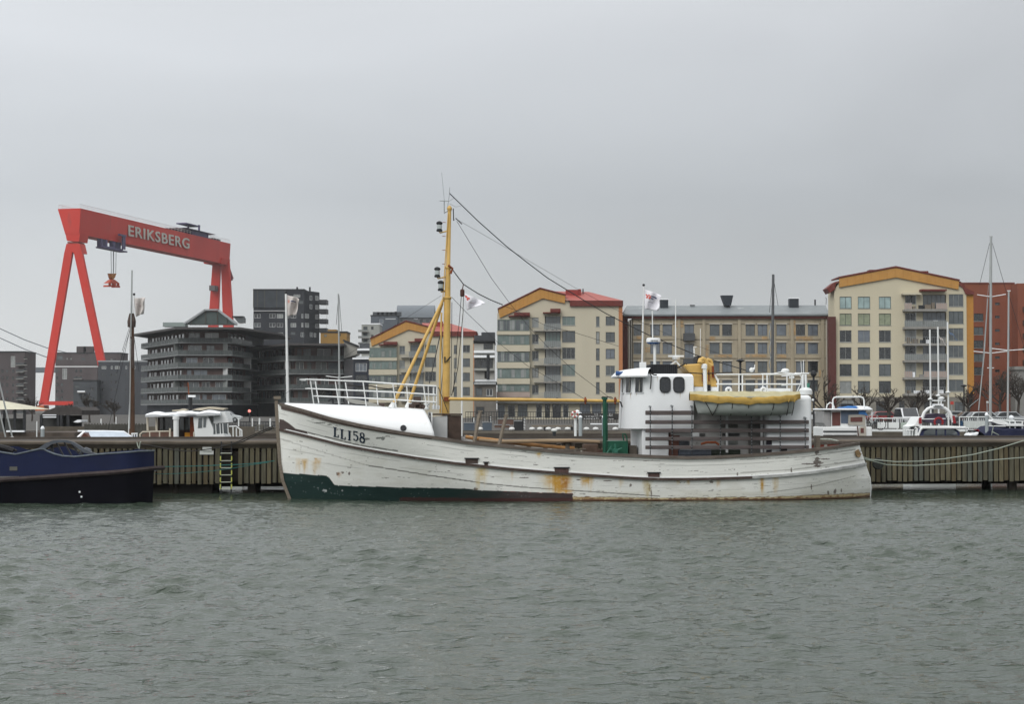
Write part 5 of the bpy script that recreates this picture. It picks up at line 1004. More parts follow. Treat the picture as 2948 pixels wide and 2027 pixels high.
def cream_block(nm, label, origin_x, Y, nfl):
    F0 = Frame((P(1431.7, 1209, 300).x, 300, GZ), 0); q = lambda x, y, t=0: F0.at(*zh(x, y), t)
    FR = Frame((origin_x, Y, GZ), 0); b = thing('apartment_block', label, 'building', FR, 'cream gabled apartment blocks')
    dz = -3.03 * (5 - nfl)
    def pt(x, y, t=0): v = q(x, y, t); return Vector((v[0], v[1], v[2] + dz))
    def rc(x0, y0, x1, y1, t=0): a, c = pt(x0, y1, t), pt(x1, y0, t); return (a[0], a[2], c[0], c[2])
    rows = [k for k in range(5) if k < nfl]; yr = [392, 567, 742, 918, 1095][:nfl]
    W1 = pt(1383, 300)[0]; ztop = pt(0, 402)[2]; zg1 = pt(0, 1300)[2]; ops = []; wins = []
    for i, y in enumerate(yr):
        for (x0, x1, ya, yb, n) in ((1247, 1343, 0, 102, 2), (1146, 1183, -5, 118, 1), (793, 928, -13, 104, 3), (478, 547, 22, 122, 2)):
            r_ = rc(x0, y + ya, x1, y + yb)
            if r_[3] > ztop - .02: r_ = (r_[0], r_[1], r_[2], ztop - .02)
            ops.append(r_); wins.append((r_, n, x0))
        ops.append(rc(612, y - 5, 775, y + 130)); 
    # ground floor openings
    gf = [(120, 1325, 195, 1470, 1), (225, 1330, 300, 1455, 1), (330, 1325, 430, 1450, 2), (520, 1318, 583, 1490, 1), (612, 1320, 665, 1465, 2), (690, 1320, 780, 1465, 3), (800, 1320, 860, 1460, 1), (975, 1318, 1085, 1420, 3), (1105, 1318, 1200, 1420, 2), (1250, 1318, 1350, 1420, 2)]
    gfr = []
    for x0, y0, x1, y1, n in gf: r_ = rc(x0, y0, x1, y1); r_ = (r_[0], max(r_[1], .25), r_[2], r_[3]); ops.append(r_); gfr.append((r_, n))
    m = MB(); wall_with(m, 0, W1, 0, ztop, ops); D = 13
    m.quad((0, 0, 0), (0, D, 0), (0, D, ztop), (0, 0, ztop)); m.quad((W1, 0, 0), (W1, D, 0), (W1, D, ztop), (W1, 0, ztop)); m.quad((0, D, 0), (W1, D, 0), (W1, D, ztop), (0, D, ztop))
    gp = [Vector((0, .004, ztop)), pt(130, 370, .004), pt(560, 150, .004), pt(822, 215, .004), pt(850, 225, .004), pt(870, 262, .004), Vector((W1, .004, pt(1383, 262, 0)[2])), Vector((W1, .004, ztop))]; gp[1].x = 0
    for v in gp: v.y = 0
    m.prism(gp, (0, D, 0)); m.build('wall', M_cream, b)
    # near-black sheet, painting the unlit rooms behind the openings
    m = MB(); m.quad((.1, .6, .1), (W1 - .1, .6, .1), (W1 - .1, .6, ztop - .1), (.1, .6, ztop - .1)); m.build('interior', mat('interior_shade', (.03, .03, .03), .9), b)
    for r_, n, x0 in wins: window(b, r_, n=n, frame=rb.choice((M_frame_dk, M_frame_m)), pane=pick() if x0 != 793 else rb.choice((M_glass_g, M_glass_m, M_glass_d)))
    for r_, n in gfr: window(b, r_, n=n, frame=M_frame_dk if n > 1 else M_frame_w, pane=rb.choice((M_glass_d, M_glass_m, M_glass_b)), sill=False)
    # corner pilaster, fascia, roofs
    m = MB(); m.box((W1, -.05, 0), (pt(1422, 300)[0], 1.2, pt(0, 262)[2])); m.build('corner_pilaster', mat('terracotta_pilaster', (.40, .17, .075), .7, var=.1), b)
    m = MB(); m.prism([pt(x, y, -.35) for x, y in ((125, 333), (560, 118), (825, 185), (820, 265), (590, 213), (140, 418))], (0, .33, 0)); fa = m.build('gable_fascia', M_ochre, b)
    for i in range(1, 16):
        u = i / 16; xx = 130 + u * 690; yt = np.interp(xx, (125, 560, 825), (333, 118, 185)); yb = np.interp(xx, (140, 590, 820), (418, 213, 265)); m = MB(); m.bar(pt(xx, yt + 4, -.36), pt(xx + 2, yb - 2, -.36), .05, .03); m.build('panel_joint', M_ochre_dk, fa)
    m = MB(); a, c, d = pt(118, 330, -.5), pt(560, 112, -.5), pt(830, 182, -.5)
    for p_, q_ in ((a, c), (c, d)): m.prism([p_, q_, q_ + Vector((0, 0, .22)), p_ + Vector((0, 0, .22))], (0, 13.5, 0))
    m.build('gable_roof', M_redtrim, b)
    zt_ = pt(0, 238)[2]; e0, e1 = pt(828, 236, -.5), pt(1432, 238, -.5); r0, r1 = pt(720, 140, 6.5), pt(1070, 146, 6.5); bk = Vector((e1.x, 13.4, e1.z)); bk0 = Vector((e0.x, 13.4, e0.z))
    m = MB(); e0b = Vector((pt(600, 200)[0], e0.y, e0.z)); m.add([e0, e1, r1, r0, bk, bk0, (r0.x, e0.y, r0.z - .4)], [(0, 1, 2, 3), (1, 4, 2), (4, 5, 3, 2), (5, 0, 3)])
    m.build('hip_roof', M_redroof, b)
    m = MB(); m.box((pt(872, 0)[0], -.45, pt(0, 296)[2]), (pt(1420, 0)[0], -.02, pt(0, 240)[2])); m.box((pt(1395, 0)[0] + .3, -.02, pt(0, 296)[2]), (pt(1428, 0)[0], 13, pt(0, 240)[2])); m.build('eaves_fascia', M_redtrim, b)
    m = MB(); a = pt(830, 180, 4); c = pt(960, 125, 4); m.box((a[0], 3.5, a[2] - .6), (c[0], 5.5, c[2])); c2 = pt(990, 118, 4); m.box((c[0] + .003, 3.7, a[2] - .6), (c2[0], 5.2, c2[2])); m.build('roof_house', mat('roof_red', (.24, .04, .035), .6), b)
    m = MB(); a = pt(1010, 150, 5); m.tube([a - Vector((0, 0, .5)), a + Vector((0, 0, .6))], .12, 6); m.build('vent_pipe', M_dark, b)
    # glazed bays on the left, one to a floor
    for i, y in enumerate(yr):
        y0 = (435, 600, 778, 950, 1118)[i]; y1 = (555, 700, 880, 1050, 1190)[i]; t_ = -1.1
        r_ = rc(118, y0, 447, y1, t_); m = MB(); m.box((r_[0], t_ + .06, r_[1]), (r_[2], 0, r_[3])); bay = m.build('glazed_bay', rb.choice((M_glass_g, M_glass_g, M_glass_m)), b)
        m = MB(); n = 7
        for k in range(n + 1): x = r_[0] + (r_[2] - r_[0]) * k / n; m.box((x - .035, t_, r_[1]), (x + .035, t_ + .055, r_[3]))
        m.box((r_[0], t_ - .02, r_[3] - .1), (r_[2], t_ + .05, r_[3])); m.box((r_[0], t_ - .02, r_[1]), (r_[2], t_ + .05, r_[1] + .1)); m.build('bay_frame', mat('bay_frame', (.13, .17, .15), .5), bay)
        bm_ = rb.choice((M_glass_l, mat('blind_grey', (.20, .22, .21), .8)))
        for k in range(3):
            m = MB(); x = r_[0] + .3 + k * (r_[2] - r_[0]) * .31 + rb.uniform(0, .5); w_ = rb.uniform(.4, .9); m.box((x, t_ + .04, r_[1] + .15), (min(x + w_, r_[2] - .1), t_ + .058, r_[1] + rb.uniform(.6, 2.0))); m.build('blind', bm_, bay)
        yb = (600, 775, 950, 1116, 1255)[i]; a = pt(108, y1 + 2, t_); c = pt(455, yb - 6, t_); m = MB(); m.box((a[0], t_ - .05, c[2]), (c[0], 0, a[2])); m.build('bay_parapet', M_cream if i < 4 or nfl < 5 else M_pinkp, b)
    r_ = rc(232, 392, 455, 405, -1.3); m = MB(); m.box((r_[0], -1.3, r_[1]), (r_[2], 0, r_[3])); m.box((rc(290, 0, 291, 1)[0], -1.5, r_[3]), (r_[2], 0, pt(0, 366)[2])); m.build('bay_cap', M_redtrim, b)
    r_ = rc(592, 358, 775, 368, -1.3); m = MB(); m.box((r_[0], -1.3, r_[1]), (r_[2], 0, r_[3])); m.box((rc(668, 0, 669, 1)[0], -1.5, r_[3]), (r_[2], 0, pt(0, 326)[2])); m.build('bay_cap', M_redtrim, b)
    for i, y in enumerate(yr):
        ys = (545, 728, 905, 1085, 1258)[i]; a = pt(600, ys, -1.5); c = pt(782, ys + 14, -1.5); m = MB(); m.box((a[0], -1.6, c[2]), (c[0], .5, a[2]))
        a2 = pt(500, ys + 8, -1.0); m.box((a2[0], -1.0, c[2] + .05), (a[0] - .003, 0, a2[2])); sl = m.build('balcony_slab', M_concrete, b)
        railing(b, a[0] + .05, c[0] - .05, -1.55, a[2], 1.15, M_rpan, .3); railing(b, a2[0], a[0] - .05, -.95, a2[2], 1.1, None, .16)
        r_ = rc(618, y - 5, 772, y + 128, -.2); window(b, (r_[0], r_[1], r_[2], r_[3]), t=-.25, n=4, frame=M_frame_dk, pane=rb.choice((M_glass_g, M_glass_m, M_glass_l)), name='balcony_door', rev=.3, sill=False)
        for k in range(3): m = MB(); x = a[0] + .25 + k * .95 + rb.uniform(-.15, .15); m.box((x, -1.2, a[2]), (x + rb.uniform(.3, .6), -.9, a[2] + rb.uniform(.4, .9))); m.build('balcony_furniture', rb.choice((M_dark, M_snow, M_concrete)), sl)
    # darker shop base on the right with pale lettering-like planters below
    r_ = rc(965, 1418, 1398, 1518); m = MB(); m.box((r_[0], -.12, .0), (r_[2], -.002, r_[3])); m.build('shop_base', mat('shop_dark', (.045, .042, .04), .7, var=.2), b)
    r_ = rc(100, 1295, 460, 1310, -1.2); m = MB(); m.box((r_[0], -1.2, r_[1]), (pt(1383, 0)[0], -.002, r_[3])); m.build('ground_floor_canopy', mat('canopy_grey', (.16, .16, .15), .7), b)
    return b
x1_ = P(1431.7, 1209, 300).x
cream_block('a', 'cream gabled block with ochre fascia and glazed bays, directly behind the yellow boom', x1_, 300, 5)
x2_ = P(1064, 1209, 352).x
cream_block('b', 'smaller distant cream gabled block seen behind the yellow mast and its struts', x2_, 352, 4)
# ---------------------------------------------------------------- right cream block
zR = zm(2340, 660, 2.493); RF = Frame((P(*zR(160, 1300), 298).x, 298, GZ), 0)
Rb = thing('apartment_block', 'wide pale yellow gabled block with orange side strip behind the right-hand masts', 'building', RF)
rp = lambda x, y, t=0: RF.at(*zR(x, y), t)
def rr(x0, y0, x1, y1, t=0): a, c = rp(x0, y1, t), rp(x1, y0, t); return (a[0], a[2], c[0], c[2])
ops, wins = [], []
for i, y in enumerate((484, 605, 726, 848, 968, 1090)):
    for x0, x1 in ((193, 278), (324, 411), (475, 561)): o = rr(x0, y, x1, y + 85); ops.append(o); wins.append((o, 2, i))
for i, (y0, y1) in enumerate(((466, 555), (588, 678), (710, 800), (834, 922), (957, 1045), (1080, 1165))):
    o = rr(976, y0, 1081, y1); ops.append(o); wins.append((o, 3 if i < 5 else 2, 9))
Zt = rp(0, 440)[2]; W1 = rp(1098, 0)[0]
for i, y in enumerate((475, 600, 722, 840, 960, 1085)):
    o = rr(663, y, 741, y + (62, 75, 80, 85, 85, 90)[i]); ops.append(o); wins.append((o, 2, 8))
    o = rr(790, y - 5, 956, y + 95); ops.append(o)
zgf = rp(0, 1205)[2]; gops = []
for x0, x1, y0, y1 in ((205, 300, 1225, 1290), (455, 530, 1235, 1312), (620, 660, 1232, 1320), (700, 760, 1235, 1320), (800, 870, 1235, 1320), (1020, 1080, 1240, 1320)):
    o = rr(x0, y0, x1, y1); o = (o[0], max(o[1], .2), o[2], o[3]); ops.append(o); gops.append(o)
m = MB(); wall_with(m, 0, W1, zgf, Zt, ops); D = 6
for x in (0, W1): m.quad((x, 0, 0), (x, D, 0), (x, D, Zt), (x, 0, Zt))
m.quad((0, D, 0), (W1, D, 0), (W1, D, Zt), (0, D, Zt)); g_ = [Vector((0, 0, Zt)), rp(190, 378), rp(597, 300), rp(1048, 395), rp(1080, 402), Vector((W1, 0, Zt))]; m.prism(g_, (0, D, 0)); m.build('wall', M_cream2, Rb)
m = MB(); wall_with(m, 0, W1, 0, zgf - .01, ops, t=.05); m.build('ground_floor_wall', M_stone_g, Rb)
m = MB(); m.quad((.1, .7, .1), (W1 - .1, .7, .1), (W1 - .1, .7, Zt - .1), (.1, .7, Zt - .1)); m.build('interior', MATS['interior_shade'], Rb)
for o, n, i in wins: window(Rb, o, n=n, pane=M_glass_cut if i == 0 else (mat('curtain_green_glass', (.24, .27, .19), .15, var=.2) if i == 1 else (M_glass_m if i == 9 else pick())), frame=mat('teal_dark_frame', (.045, .06, .055), .6) if i < 2 or rb.random() < .45 else M_frame_m)
for o in gops: window(Rb, o, t=.05, n=2, pane=pick(), sill=False)
m = MB(); m.box((W1, .2, rp(0, 1180)[2]), (rp(1150, 0)[0], 1.5, rp(0, 465)[2])); m.build('side_strip', mat('orange_strip', (.40, .19, .04), .7, var=.1), Rb)
m = MB(); m.prism([rp(x, y, -.35) for x, y in ((190, 352), (597, 276), (1050, 372), (1046, 432), (600, 345), (190, 416))], (0, .33, 0)); fa = m.build('gable_fascia', M_ochre, Rb)
for k in range(1, 15): xx = 190 + 860 * k / 15; m = MB(); m.bar(rp(xx, np.interp(xx, (190, 597, 1050), (356, 280, 376)), -.36), rp(xx, np.interp(xx, (190, 600, 1046), (412, 342, 428)), -.36), .05, .03); m.build('panel_joint', M_ochre_dk, fa)
m = MB(); a, c, d = rp(186, 350, -.5), rp(597, 273, -.5), rp(1056, 370, -.5)
for p_, q_ in ((a, c), (c, d)): m.prism([p_, q_, q_ + Vector((0, 0, .25)), p_ + Vector((0, 0, .25))], (0, 7, 0))
m.prism([rp(100, 425, -.3), rp(158, 378, -.3), rp(190, 370, -.3), rp(188, 382, -.3), rp(165, 392, -.3), rp(160, 430, -.3), rp(122, 458, -.3)], (0, 4, 0)); m.prism([rp(1056, 372, -.3), rp(1085, 392, -.3), rp(1098, 420, -.3), rp(1160, 450, -.3), rp(1158, 468, -.3), rp(1098, 466, -.3), rp(1078, 420, -.3), rp(1050, 400, -.3)], (0, 6, 0))
m.build('roof', M_redtrim, Rb)
m = MB(); a = rp(402, 300, 3); c = rp(455, 296, 3); m.box((a[0], 2.5, a[2] - .5), (c[0], 4.5, c[2] + .1)); a = rp(770, 312, 3); c = rp(825, 305, 3); m.box((a[0], 2.5, a[2] - .8), (c[0], 4.5, c[2] + .1)); m.build('chimney', M_redtrim, Rb)
for x0, x1, y0, y1, m_ in ((645, 780, 458, 470, M_cream), (778, 962, 430, 443, M_redtrim)): o = rr(x0, y0, x1, y1, -1.5); m = MB(); m.box((o[0], -1.6, o[1]), (o[2], 0, o[3])); m.build('balcony_roof', m_, Rb)
for i, ys in enumerate((583, 710, 830, 950, 1073, 1190)):
    a = rp(657, ys - 8, -1.5); c = rp(966, ys + 6, -1.5); m = MB(); m.box((a[0], -1.6, c[2]), (c[0], .4, a[2])); m.box((a[0] + .05, -1.57, a[2]), (c[0] - .05, -1.5, a[2] + .06)); sl = m.build('balcony_slab', M_concrete, Rb)
    pk = M_pinkp if i in (0, 4) else (M_rpan if i in (1, 3) else None); xm = rp(790, 0, -1.5)[0]
    railing(Rb, a[0] + .05, xm - 2 if pk is M_pinkp else xm, -1.55, a[2], 1.15, pk, .3); railing(Rb, rp(880 if i == 0 else 790, 0, -1.5)[0], c[0] - .05, -1.55, a[2], 1.15, pk, .3)
    y = (475, 600, 722, 840, 960, 1085)[i]; o = rr(792, y - 5, 954, y + 92, -.2); window(Rb, o, t=-.02, n=5, frame=M_frame_dk, pane=rb.choice((M_glass_m, M_glass_d, M_glass_b)), name='balcony_door', sill=False)
    for k in range(6): m = MB(); x = a[0] + .4 + k * 1.12 + rb.uniform(-.25, .25); m.box((x, -1.3, a[2]), (x + rb.uniform(.4, 1.1), -.9, a[2] + rb.uniform(.4, 1.2))); m.build('balcony_furniture', rb.choice((M_dark, M_concrete, M_snow, M_wood_grey)), sl)
    if i < 5: m = MB(); m.bar(rp(740, y - 5, -1.5), rp(740, ys, -1.5), .07); m.build('balcony_post', M_metal, Rb)
# ---------------------------------------------------------------- sandstone block between
zB = zm(1780, 800, 3.627); BFm = Frame((P(*zB(48, 1400), 306).x, 306, GZ), 0); Bb = thing('office_block', 'long tan stone building with grey metal roof and paired windows behind the wheelhouse', 'building', BFm)
bp_ = lambda x, y, t=0: BFm.at(*zB(x, y), t)
def br(x0, y0, x1, y1, t=0): a, c = bp_(x0, y1, t), bp_(x1, y0, t); return (a[0], a[2], c[0], c[2])
M_tan = mat('sandstone', (.33, .29, .215), .9, var=.22, scale=.5, streak=True, dirt=((.24, .21, .16), .8, .58)); M_tan_o = mat('orange_stain_stone', (.36, .245, .13), .9, var=.3, scale=1.2, dirt=((.28, .23, .16), 1.0, .50))
ops, wins = [], []; xa, xb = bp_(150, 0)[0], bp_(2195, 0)[0]
for i, y in enumerate((487, 678, 872, 1068)):
    for x0, x1 in ((158, 238), (335, 435), (463, 562), (955, 1058), (1086, 1186), (1330, 1426), (1456, 1556), (1652, 1754), (1856, 1950), (1980, 2086)):
        o = br(x0, y, x1, y + 115); o = (o[0], max(o[1], .2), o[2], o[3]); ops.append(o); wins.append((o, i))
for y0, y1 in ((487, 580), (690, 850), (880, 1060)): o = br(692, y0, 790, y1); ops.append(o); wins.append((o, 9))
for x0, x1 in ((300, 600), (950, 1190), (1330, 1560)): pass
ztp = bp_(0, 420)[2]; m = MB(); wall_with(m, xa, xb, 0, ztp, ops); D = 13
for x in (xa, xb): m.quad((x, 0, 0), (x, D, 0), (x, D, ztp), (x, 0, ztp))
m.quad((xa, D, 0), (xb, D, 0), (xb, D, ztp), (xa, D, ztp)); m.build('wall', M_tan, Bb)
m = MB(); m.quad((xa + .1, .6, .1), (xb - .1, .6, .1), (xb - .1, .6, ztp - .1), (xa + .1, .6, ztp - .1)); m.build('interior', MATS['interior_shade'], Bb)
for o, i in wins:
    w = window(Bb, o, n=2 if rb.random() < .5 else 1, frame=M_frame_dk, pane=rb.choices((M_glass_b, M_glass_m, M_glass_d), (6, 3, 1))[0], fw=.06, rev=.2)
    m = MB(); m.box((o[0] - .12, -.12, o[3] + .02), (o[2] + .12, -.002, o[3] + .22)); m.build('lintel', mat('pale_lintel', (.42, .40, .35), .8), w)
for x0, x1, y0, y1 in ((955, 1010, 612, 655), (1500, 1556, 612, 650), (1856, 2030, 610, 655), (270, 330, 725, 775), (1655, 1754, 800, 835), (1000, 1186, 800, 830), (1330, 1556, 795, 830), (1790, 1850, 440, 600), (190, 260, 600, 640), (880, 940, 700, 850), (2095, 2150, 960, 1040), (1390, 1540, 1010, 1045), (600, 680, 440, 520)):
    o = br(x0, y0, x1, y1); m = MB(); m.box((o[0], -.05, o[1]), (o[2], -.002, o[3])); m.build('stained_stone_panel', M_tan_o, Bb)
for x in (250, 620, 880, 1250, 1610, 1800, 2120): o = br(x, 425, x + 28, 1400); m = MB(); m.box((o[0], -.22, 0), (o[2], -.002, o[3])); m.build('pilaster', M_tan, Bb)
for y in (478, 640, 838, 1030): o = br(150, y, 2195, y + 5); m = MB(); m.box((o[0], -.10, o[1]), (o[2], -.003, o[3])); m.build('string_course', mat('string_stone', (.17, .145, .11), .9, var=.2), Bb)
for x0, x1, yT, t_ in ((48, 100, 385, .2), (2200, 2272, 405, -9)):
    o = br(x0, yT, x1, 1400, t_); m = MB(); m.box((o[0], t_, 0), (o[2], 12 if t_ > 0 else -7.8, o[3])); m.build('end_bay', mat('oxblood_wall', (.085, .028, .024), .7, var=.12, scale=.5), Bb)
for x in (115, 2175): m = MB(); m.tube([bp_(x, 440, -.3), Vector((bp_(x, 440)[0], -.3, 0))], .13, 6); m.tube([bp_(x + 22, 440, -.3), Vector((bp_(x + 22, 440)[0], -.3, 0))], .09, 6); m.build('downpipe', mat('pipe_cream', (.38, .36, .31), .6), Bb)
m = MB(); o = br(100, 380, 2200, 424, -.5); m.box((o[0], -.5, o[1]), (o[2], .3, o[3])); m.build('eaves_band', mat('oxblood_eaves', (.10, .03, .026), .7), Bb)
M_rg = mat('grey_metal_roof', (.175, .195, .205), .5, var=.12, scale=.5, dirt=((.38, .41, .42), .35, .62)); a, c = bp_(55, 380, -.8), bp_(2205, 378, -.8); r0, r1 = bp_(90, 292, 6), bp_(2165, 285, 6)
m = MB(); m.add([a, c, r1, r0, (c[0], 13.5, c[2]), (a[0], 13.5, a[2])], [(0, 1, 2, 3), (1, 4, 2), (4, 5, 3, 2), (5, 0, 3)]); m.add([a - Vector((0, 0, .3)), c - Vector((0, 0, .3)), c, a], [(0, 1, 2, 3)]); rf = m.build('roof', M_rg, Bb)
m = MB(); p, q = bp_(60, 338, -.0), bp_(2180, 336, -.0); p.y = 2.1; q.y = 2.1; m.bar(bp_(60, 340, 2.3), bp_(2185, 338, 2.3), .1, .12); m.build('roof_step', mat('roof_step_snow', (.30, .33, .34), .6), rf)
for x0, x1, y0, y1 in ((440, 522, 228, 318), (1788, 1884, 216, 292)): p, q = bp_(x0, y1, 4), bp_(x1, y0, 4); m = MB(); m.box((p[0], 4, p[2] - .6), (q[0], 5.5, q[2])); k = m.build('chimney', mat('chimney_black', (.028, .034, .042), .5, var=.15), rf); m = MB(); m.box((p[0] - .1, 3.9, q[2]), (q[0] + .1, 5.6, q[2] + .14)); m.build('chimney_cap', M_snow, k)
m = MB(); p = [bp_(x, y, 4.5) for x, y in ((1070, 185), (1195, 185), (1172, 292), (1108, 292))]; m.prism([v - Vector((0, .8, 0)) for v in p], (0, 1.8, 0)); m.build('flared_chimney', MATS['chimney_black'], rf)
m = MB(); p = bp_(2055, 285, 5); m.tube([p, p + Vector((0, 0, 1))], .15, 6); p = bp_(2170, 280, 3); m.tube([p, bp_(2172, 210, 3), bp_(2160, 205, 3)], .05, 5); p, q = bp_(750, 292, 5), bp_(800, 282, 5); m.box((p[0], 5, p[2]), (q[0], 5.4, q[2])); m.build('roof_vent', M_dark, rf)
for yb in (580, 850): o = br(683, yb, 800, yb + 75, -.9); m = MB(); m.box((o[0], -.9, o[1]), (o[2], -.01, o[3])); m.build('bay_balcony', mat('slate_panel', (.07, .075, .08), .6), Bb)
# ---------------------------------------------------------------- brick blocks at the right edge
M_brick = mat('red_brick', (.205, .070, .042), .85, var=.16, scale=.4, streak=True, dirt=((.13, .045, .03), .4, .62))
KF2 = Frame((P(*zR(1078, 1300), 312).x, 312, GZ), 0); kp = lambda x, y, t=0: KF2.at(*zR(x, y), t)
def kr(x0, y0, x1, y1, t=0): a, c = kp(x0, y1, t), kp(x1, y0, t); return (a[0], a[2], c[0], c[2])
kb2 = thing('brick_block', 'flat roofed red brick block with square and slit windows right of the gable', 'building', KF2)
ops = [kr(1155, y, 1224, y + 55) for y in (605, 702, 798, 893, 990)]; op2 = [kr(1308, y, 1342, y + 18) for y in (527, 621, 717, 814, 912, 1008, 1103)]; op3 = [kr(1000, y, 1001, y + 1) for y in ()]
zt_ = kp(0, 392)[2]; wd = kp(1441, 0)[0]; m = MB(); wall_with(m, 0, wd, 0, zt_, ops + op2); 
for x in (0, wd): m.quad((x, 0, 0), (x, 12, 0), (x, 12, zt_), (x, 0, zt_))
m.quad((0, 12, 0), (wd, 12, 0), (wd, 12, zt_), (0, 12, zt_)); m.build('wall', M_brick, kb2); m = MB(); m.box((-.1, -.1, zt_), (wd + .1, 12, zt_ + .25)); m.build('roof_edge', mat('brick_coping', (.13, .035, .025), .7), kb2)
for o in ops: window(kb2, o, n=2, pane=pick([(M_glass_d, 3), (M_glass_m, 2), (M_glass_g, 1)]))
for o in op2: window(kb2, o, n=1, pane=M_glass_d, sill=False, fw=.05)
m = MB(); m.box((wd + .05, 2.5, 0), (kp(1478, 0)[0], 10, zt_ - .3)); m.build('glazed_link', mat('link_dark', (.05, .048, .05), .4, var=.2), kb2)
for y in (430, 530, 635, 735, 830, 925): o = kr(1445, y, 1476, y + 5); m = MB(); m.box((wd + .1, 2.3, o[1]), (o[2], 2.49, o[3])); m.build('link_slab', M_metal, kb2)
KF3 = Frame((P(*zR(1478, 1300), 308).x, 308, GZ), 0); kb3 = thing('brick_block', 'second red brick block cut off by the right edge of the picture', 'building', KF3)
zt_ = KF3.at(*zR(1478, 388))[2]; m = MB(); m.box((0, 0, 0), (9, 12, zt_)); m.build('wall', M_brick, kb3)
for y in (560, 655, 750, 845, 940): a = KF3.at(*zR(1506, y + 35)); m = MB(); m.box((a[0], -1.0, a[2]), (a[0] + 3, -.002, a[2] + .9)); m.build('balcony', mat('balcony_brown', (.07, .045, .04), .7), kb3)
o = KF3.at(*zR(1452, 1050), -3); a = KF3.at(*zR(1520, 985), -3); m = MB(); m.box((o[0], -3, 0), (a[0] + 1, -.01, a[2] - .6)); m.box((o[0] - .2, -3.3, a[2] - .6), (a[0] + 1, -.01, a[2])); m.build('grey_annex', mat('annex_grey', (.20, .20, .19), .7, var=.2), kb3)
# ================================================================ GANTRY CRANE
M_cr = mat('crane_red', (.52, .040, .028), .5, var=.12, scale=.12, streak=True, dirt=((.36, .05, .04), .25, .60)); M_crd = mat('trolley_violet_grey', (.085, .075, .15), .6, var=.15, scale=.5)
zc1 = zm(0, 560, 2.347)
CF_ = Frame((-166, 670, GZ), math.atan2(120, 29)); cr = thing('gantry_crane', 'giant red shipyard gantry crane with white ERIKSBERG lettering on its girder', 'gantry crane', CF_)
cq = lambda x, y, t=0: CF_.at(*zc1(x, y), t)
CEa = math.atan2(120, 29) - math.pi / 2; CE0 = Frame(CF_.o, CEa)
def ce(x, y, lx=0.0): # a point in the plane of an end frame standing lx metres along the girder; returned in crane coordinates
    E_ = Frame(CF_.w((lx, 0, 0)), CEa); v = E_.at(*zc1(x, y), 0); return Vector((lx, -v[0], v[2]))
xL = cq(545, 92)[0]; xR = cq(1558, 335)[0]; ztop = cq(545, 92)[2]; zbt = cq(545, 266)[2]; w9 = ce(390, 98, xL)[1]; w5 = ce(441, 262, xL)[1]
m = MB(); sec = [(0, ztop), (w9, ztop), (w5, zbt), (0.6, zbt)]
m.add([(x, y, z) for x in (xL, xR) for y, z in sec], [(0, 1, 2, 3), (4, 5, 6, 7), (0, 1, 5, 4), (1, 2, 6, 5), (2, 3, 7, 6), (3, 0, 4, 7)]); gd = m.build('girder', M_cr, cr)
m = MB(); m.prism([ce(441, 262, xL), ce(541, 262, xL), ce(533, 318, xL), ce(452, 312, xL)], (7, 0, 0)); m.build('leg_head', M_cr, cr)
m = MB(); m.prism([ce(455, 318, xL), ce(530, 322, xL), ce(528, 332, xL), ce(456, 330, xL)], (5, 0, 0)); m.build('hinge', mat('crane_dark_red', (.20, .03, .02), .6), cr)
m = MB(); m.prism([ce(449, 332, xL), ce(538, 332, xL), ce(553, 397, xL), ce(499, 397, xL), ce(490, 388, xL), ce(432, 400, xL)][::-1], (4.5, 0, 0)); 
m.build('leg_apex', M_cr, cr)
def leg(p0, p1, p2, p3, lx, d, nm='leg'): m = MB(); m.prism([ce(*p0, lx), ce(*p1, lx), ce(*p2, lx), ce(*p3, lx)], (d, 0, 0)); return m.build(nm, M_cr, cr)
leg((433, 396), (488, 388), (316, 1420), (264, 1420), xL + .01, 1.3); leg((499, 396), (554, 396), (766, 1425), (718, 1425), xL + .01, 1.3)
m = MB(); m.prism([ce(262, 1398, xL), ce(775, 1398, xL), ce(775, 1424, xL), ce(262, 1424, xL)], (4.4, 0, 0)); m.build('sill_beam', M_cr, cr)
for x0 in (255, 700): m = MB(); m.prism([ce(x0 - 25, 1462, xL), ce(x0 + 45, 1462, xL), ce(x0 + 40, 1426, xL), ce(x0 - 5, 1426, xL)], (4, 0, 0)); m.build('bogie', mat('bogie_orange', (.45, .11, .03), .6, var=.3, scale=.8), cr)
xq = xR - 1
leg((1436, 455), (1488, 468), (1462, 1090), (1392, 1090), xq - 2, 1.3); leg((1492, 462), (1546, 450), (1586, 1090), (1514, 1090), xq - 2, 1.3)
m = MB(); m.prism([ce(1432, 440, xq), ce(1556, 440, xq), ce(1548, 478, xq), ce(1432, 478, xq)], (-9.5, 0, 0)); m.build('leg_head', M_cr, cr)
m = MB(); m.prism([ce(1448, 620, xq), ce(1485, 620, xq), ce(1485, 655, xq), ce(1448, 655, xq)], (-6, 0, 0)); m.build('cross_box', mat('crane_grey', (.14, .13, .13), .6), cr)
m = MB()
for a_, b_ in (((1545, 495), (1570, 570)), ((1525, 510), (1550, 580)), ((1545, 500), (1525, 515)), ((1570, 570), (1550, 580))): m.bar(ce(*a_, xq), ce(*b_, xq), 1.0)
m.build('stair_cage', mat('crane_stair', (.16, .04, .05), .6), cr)
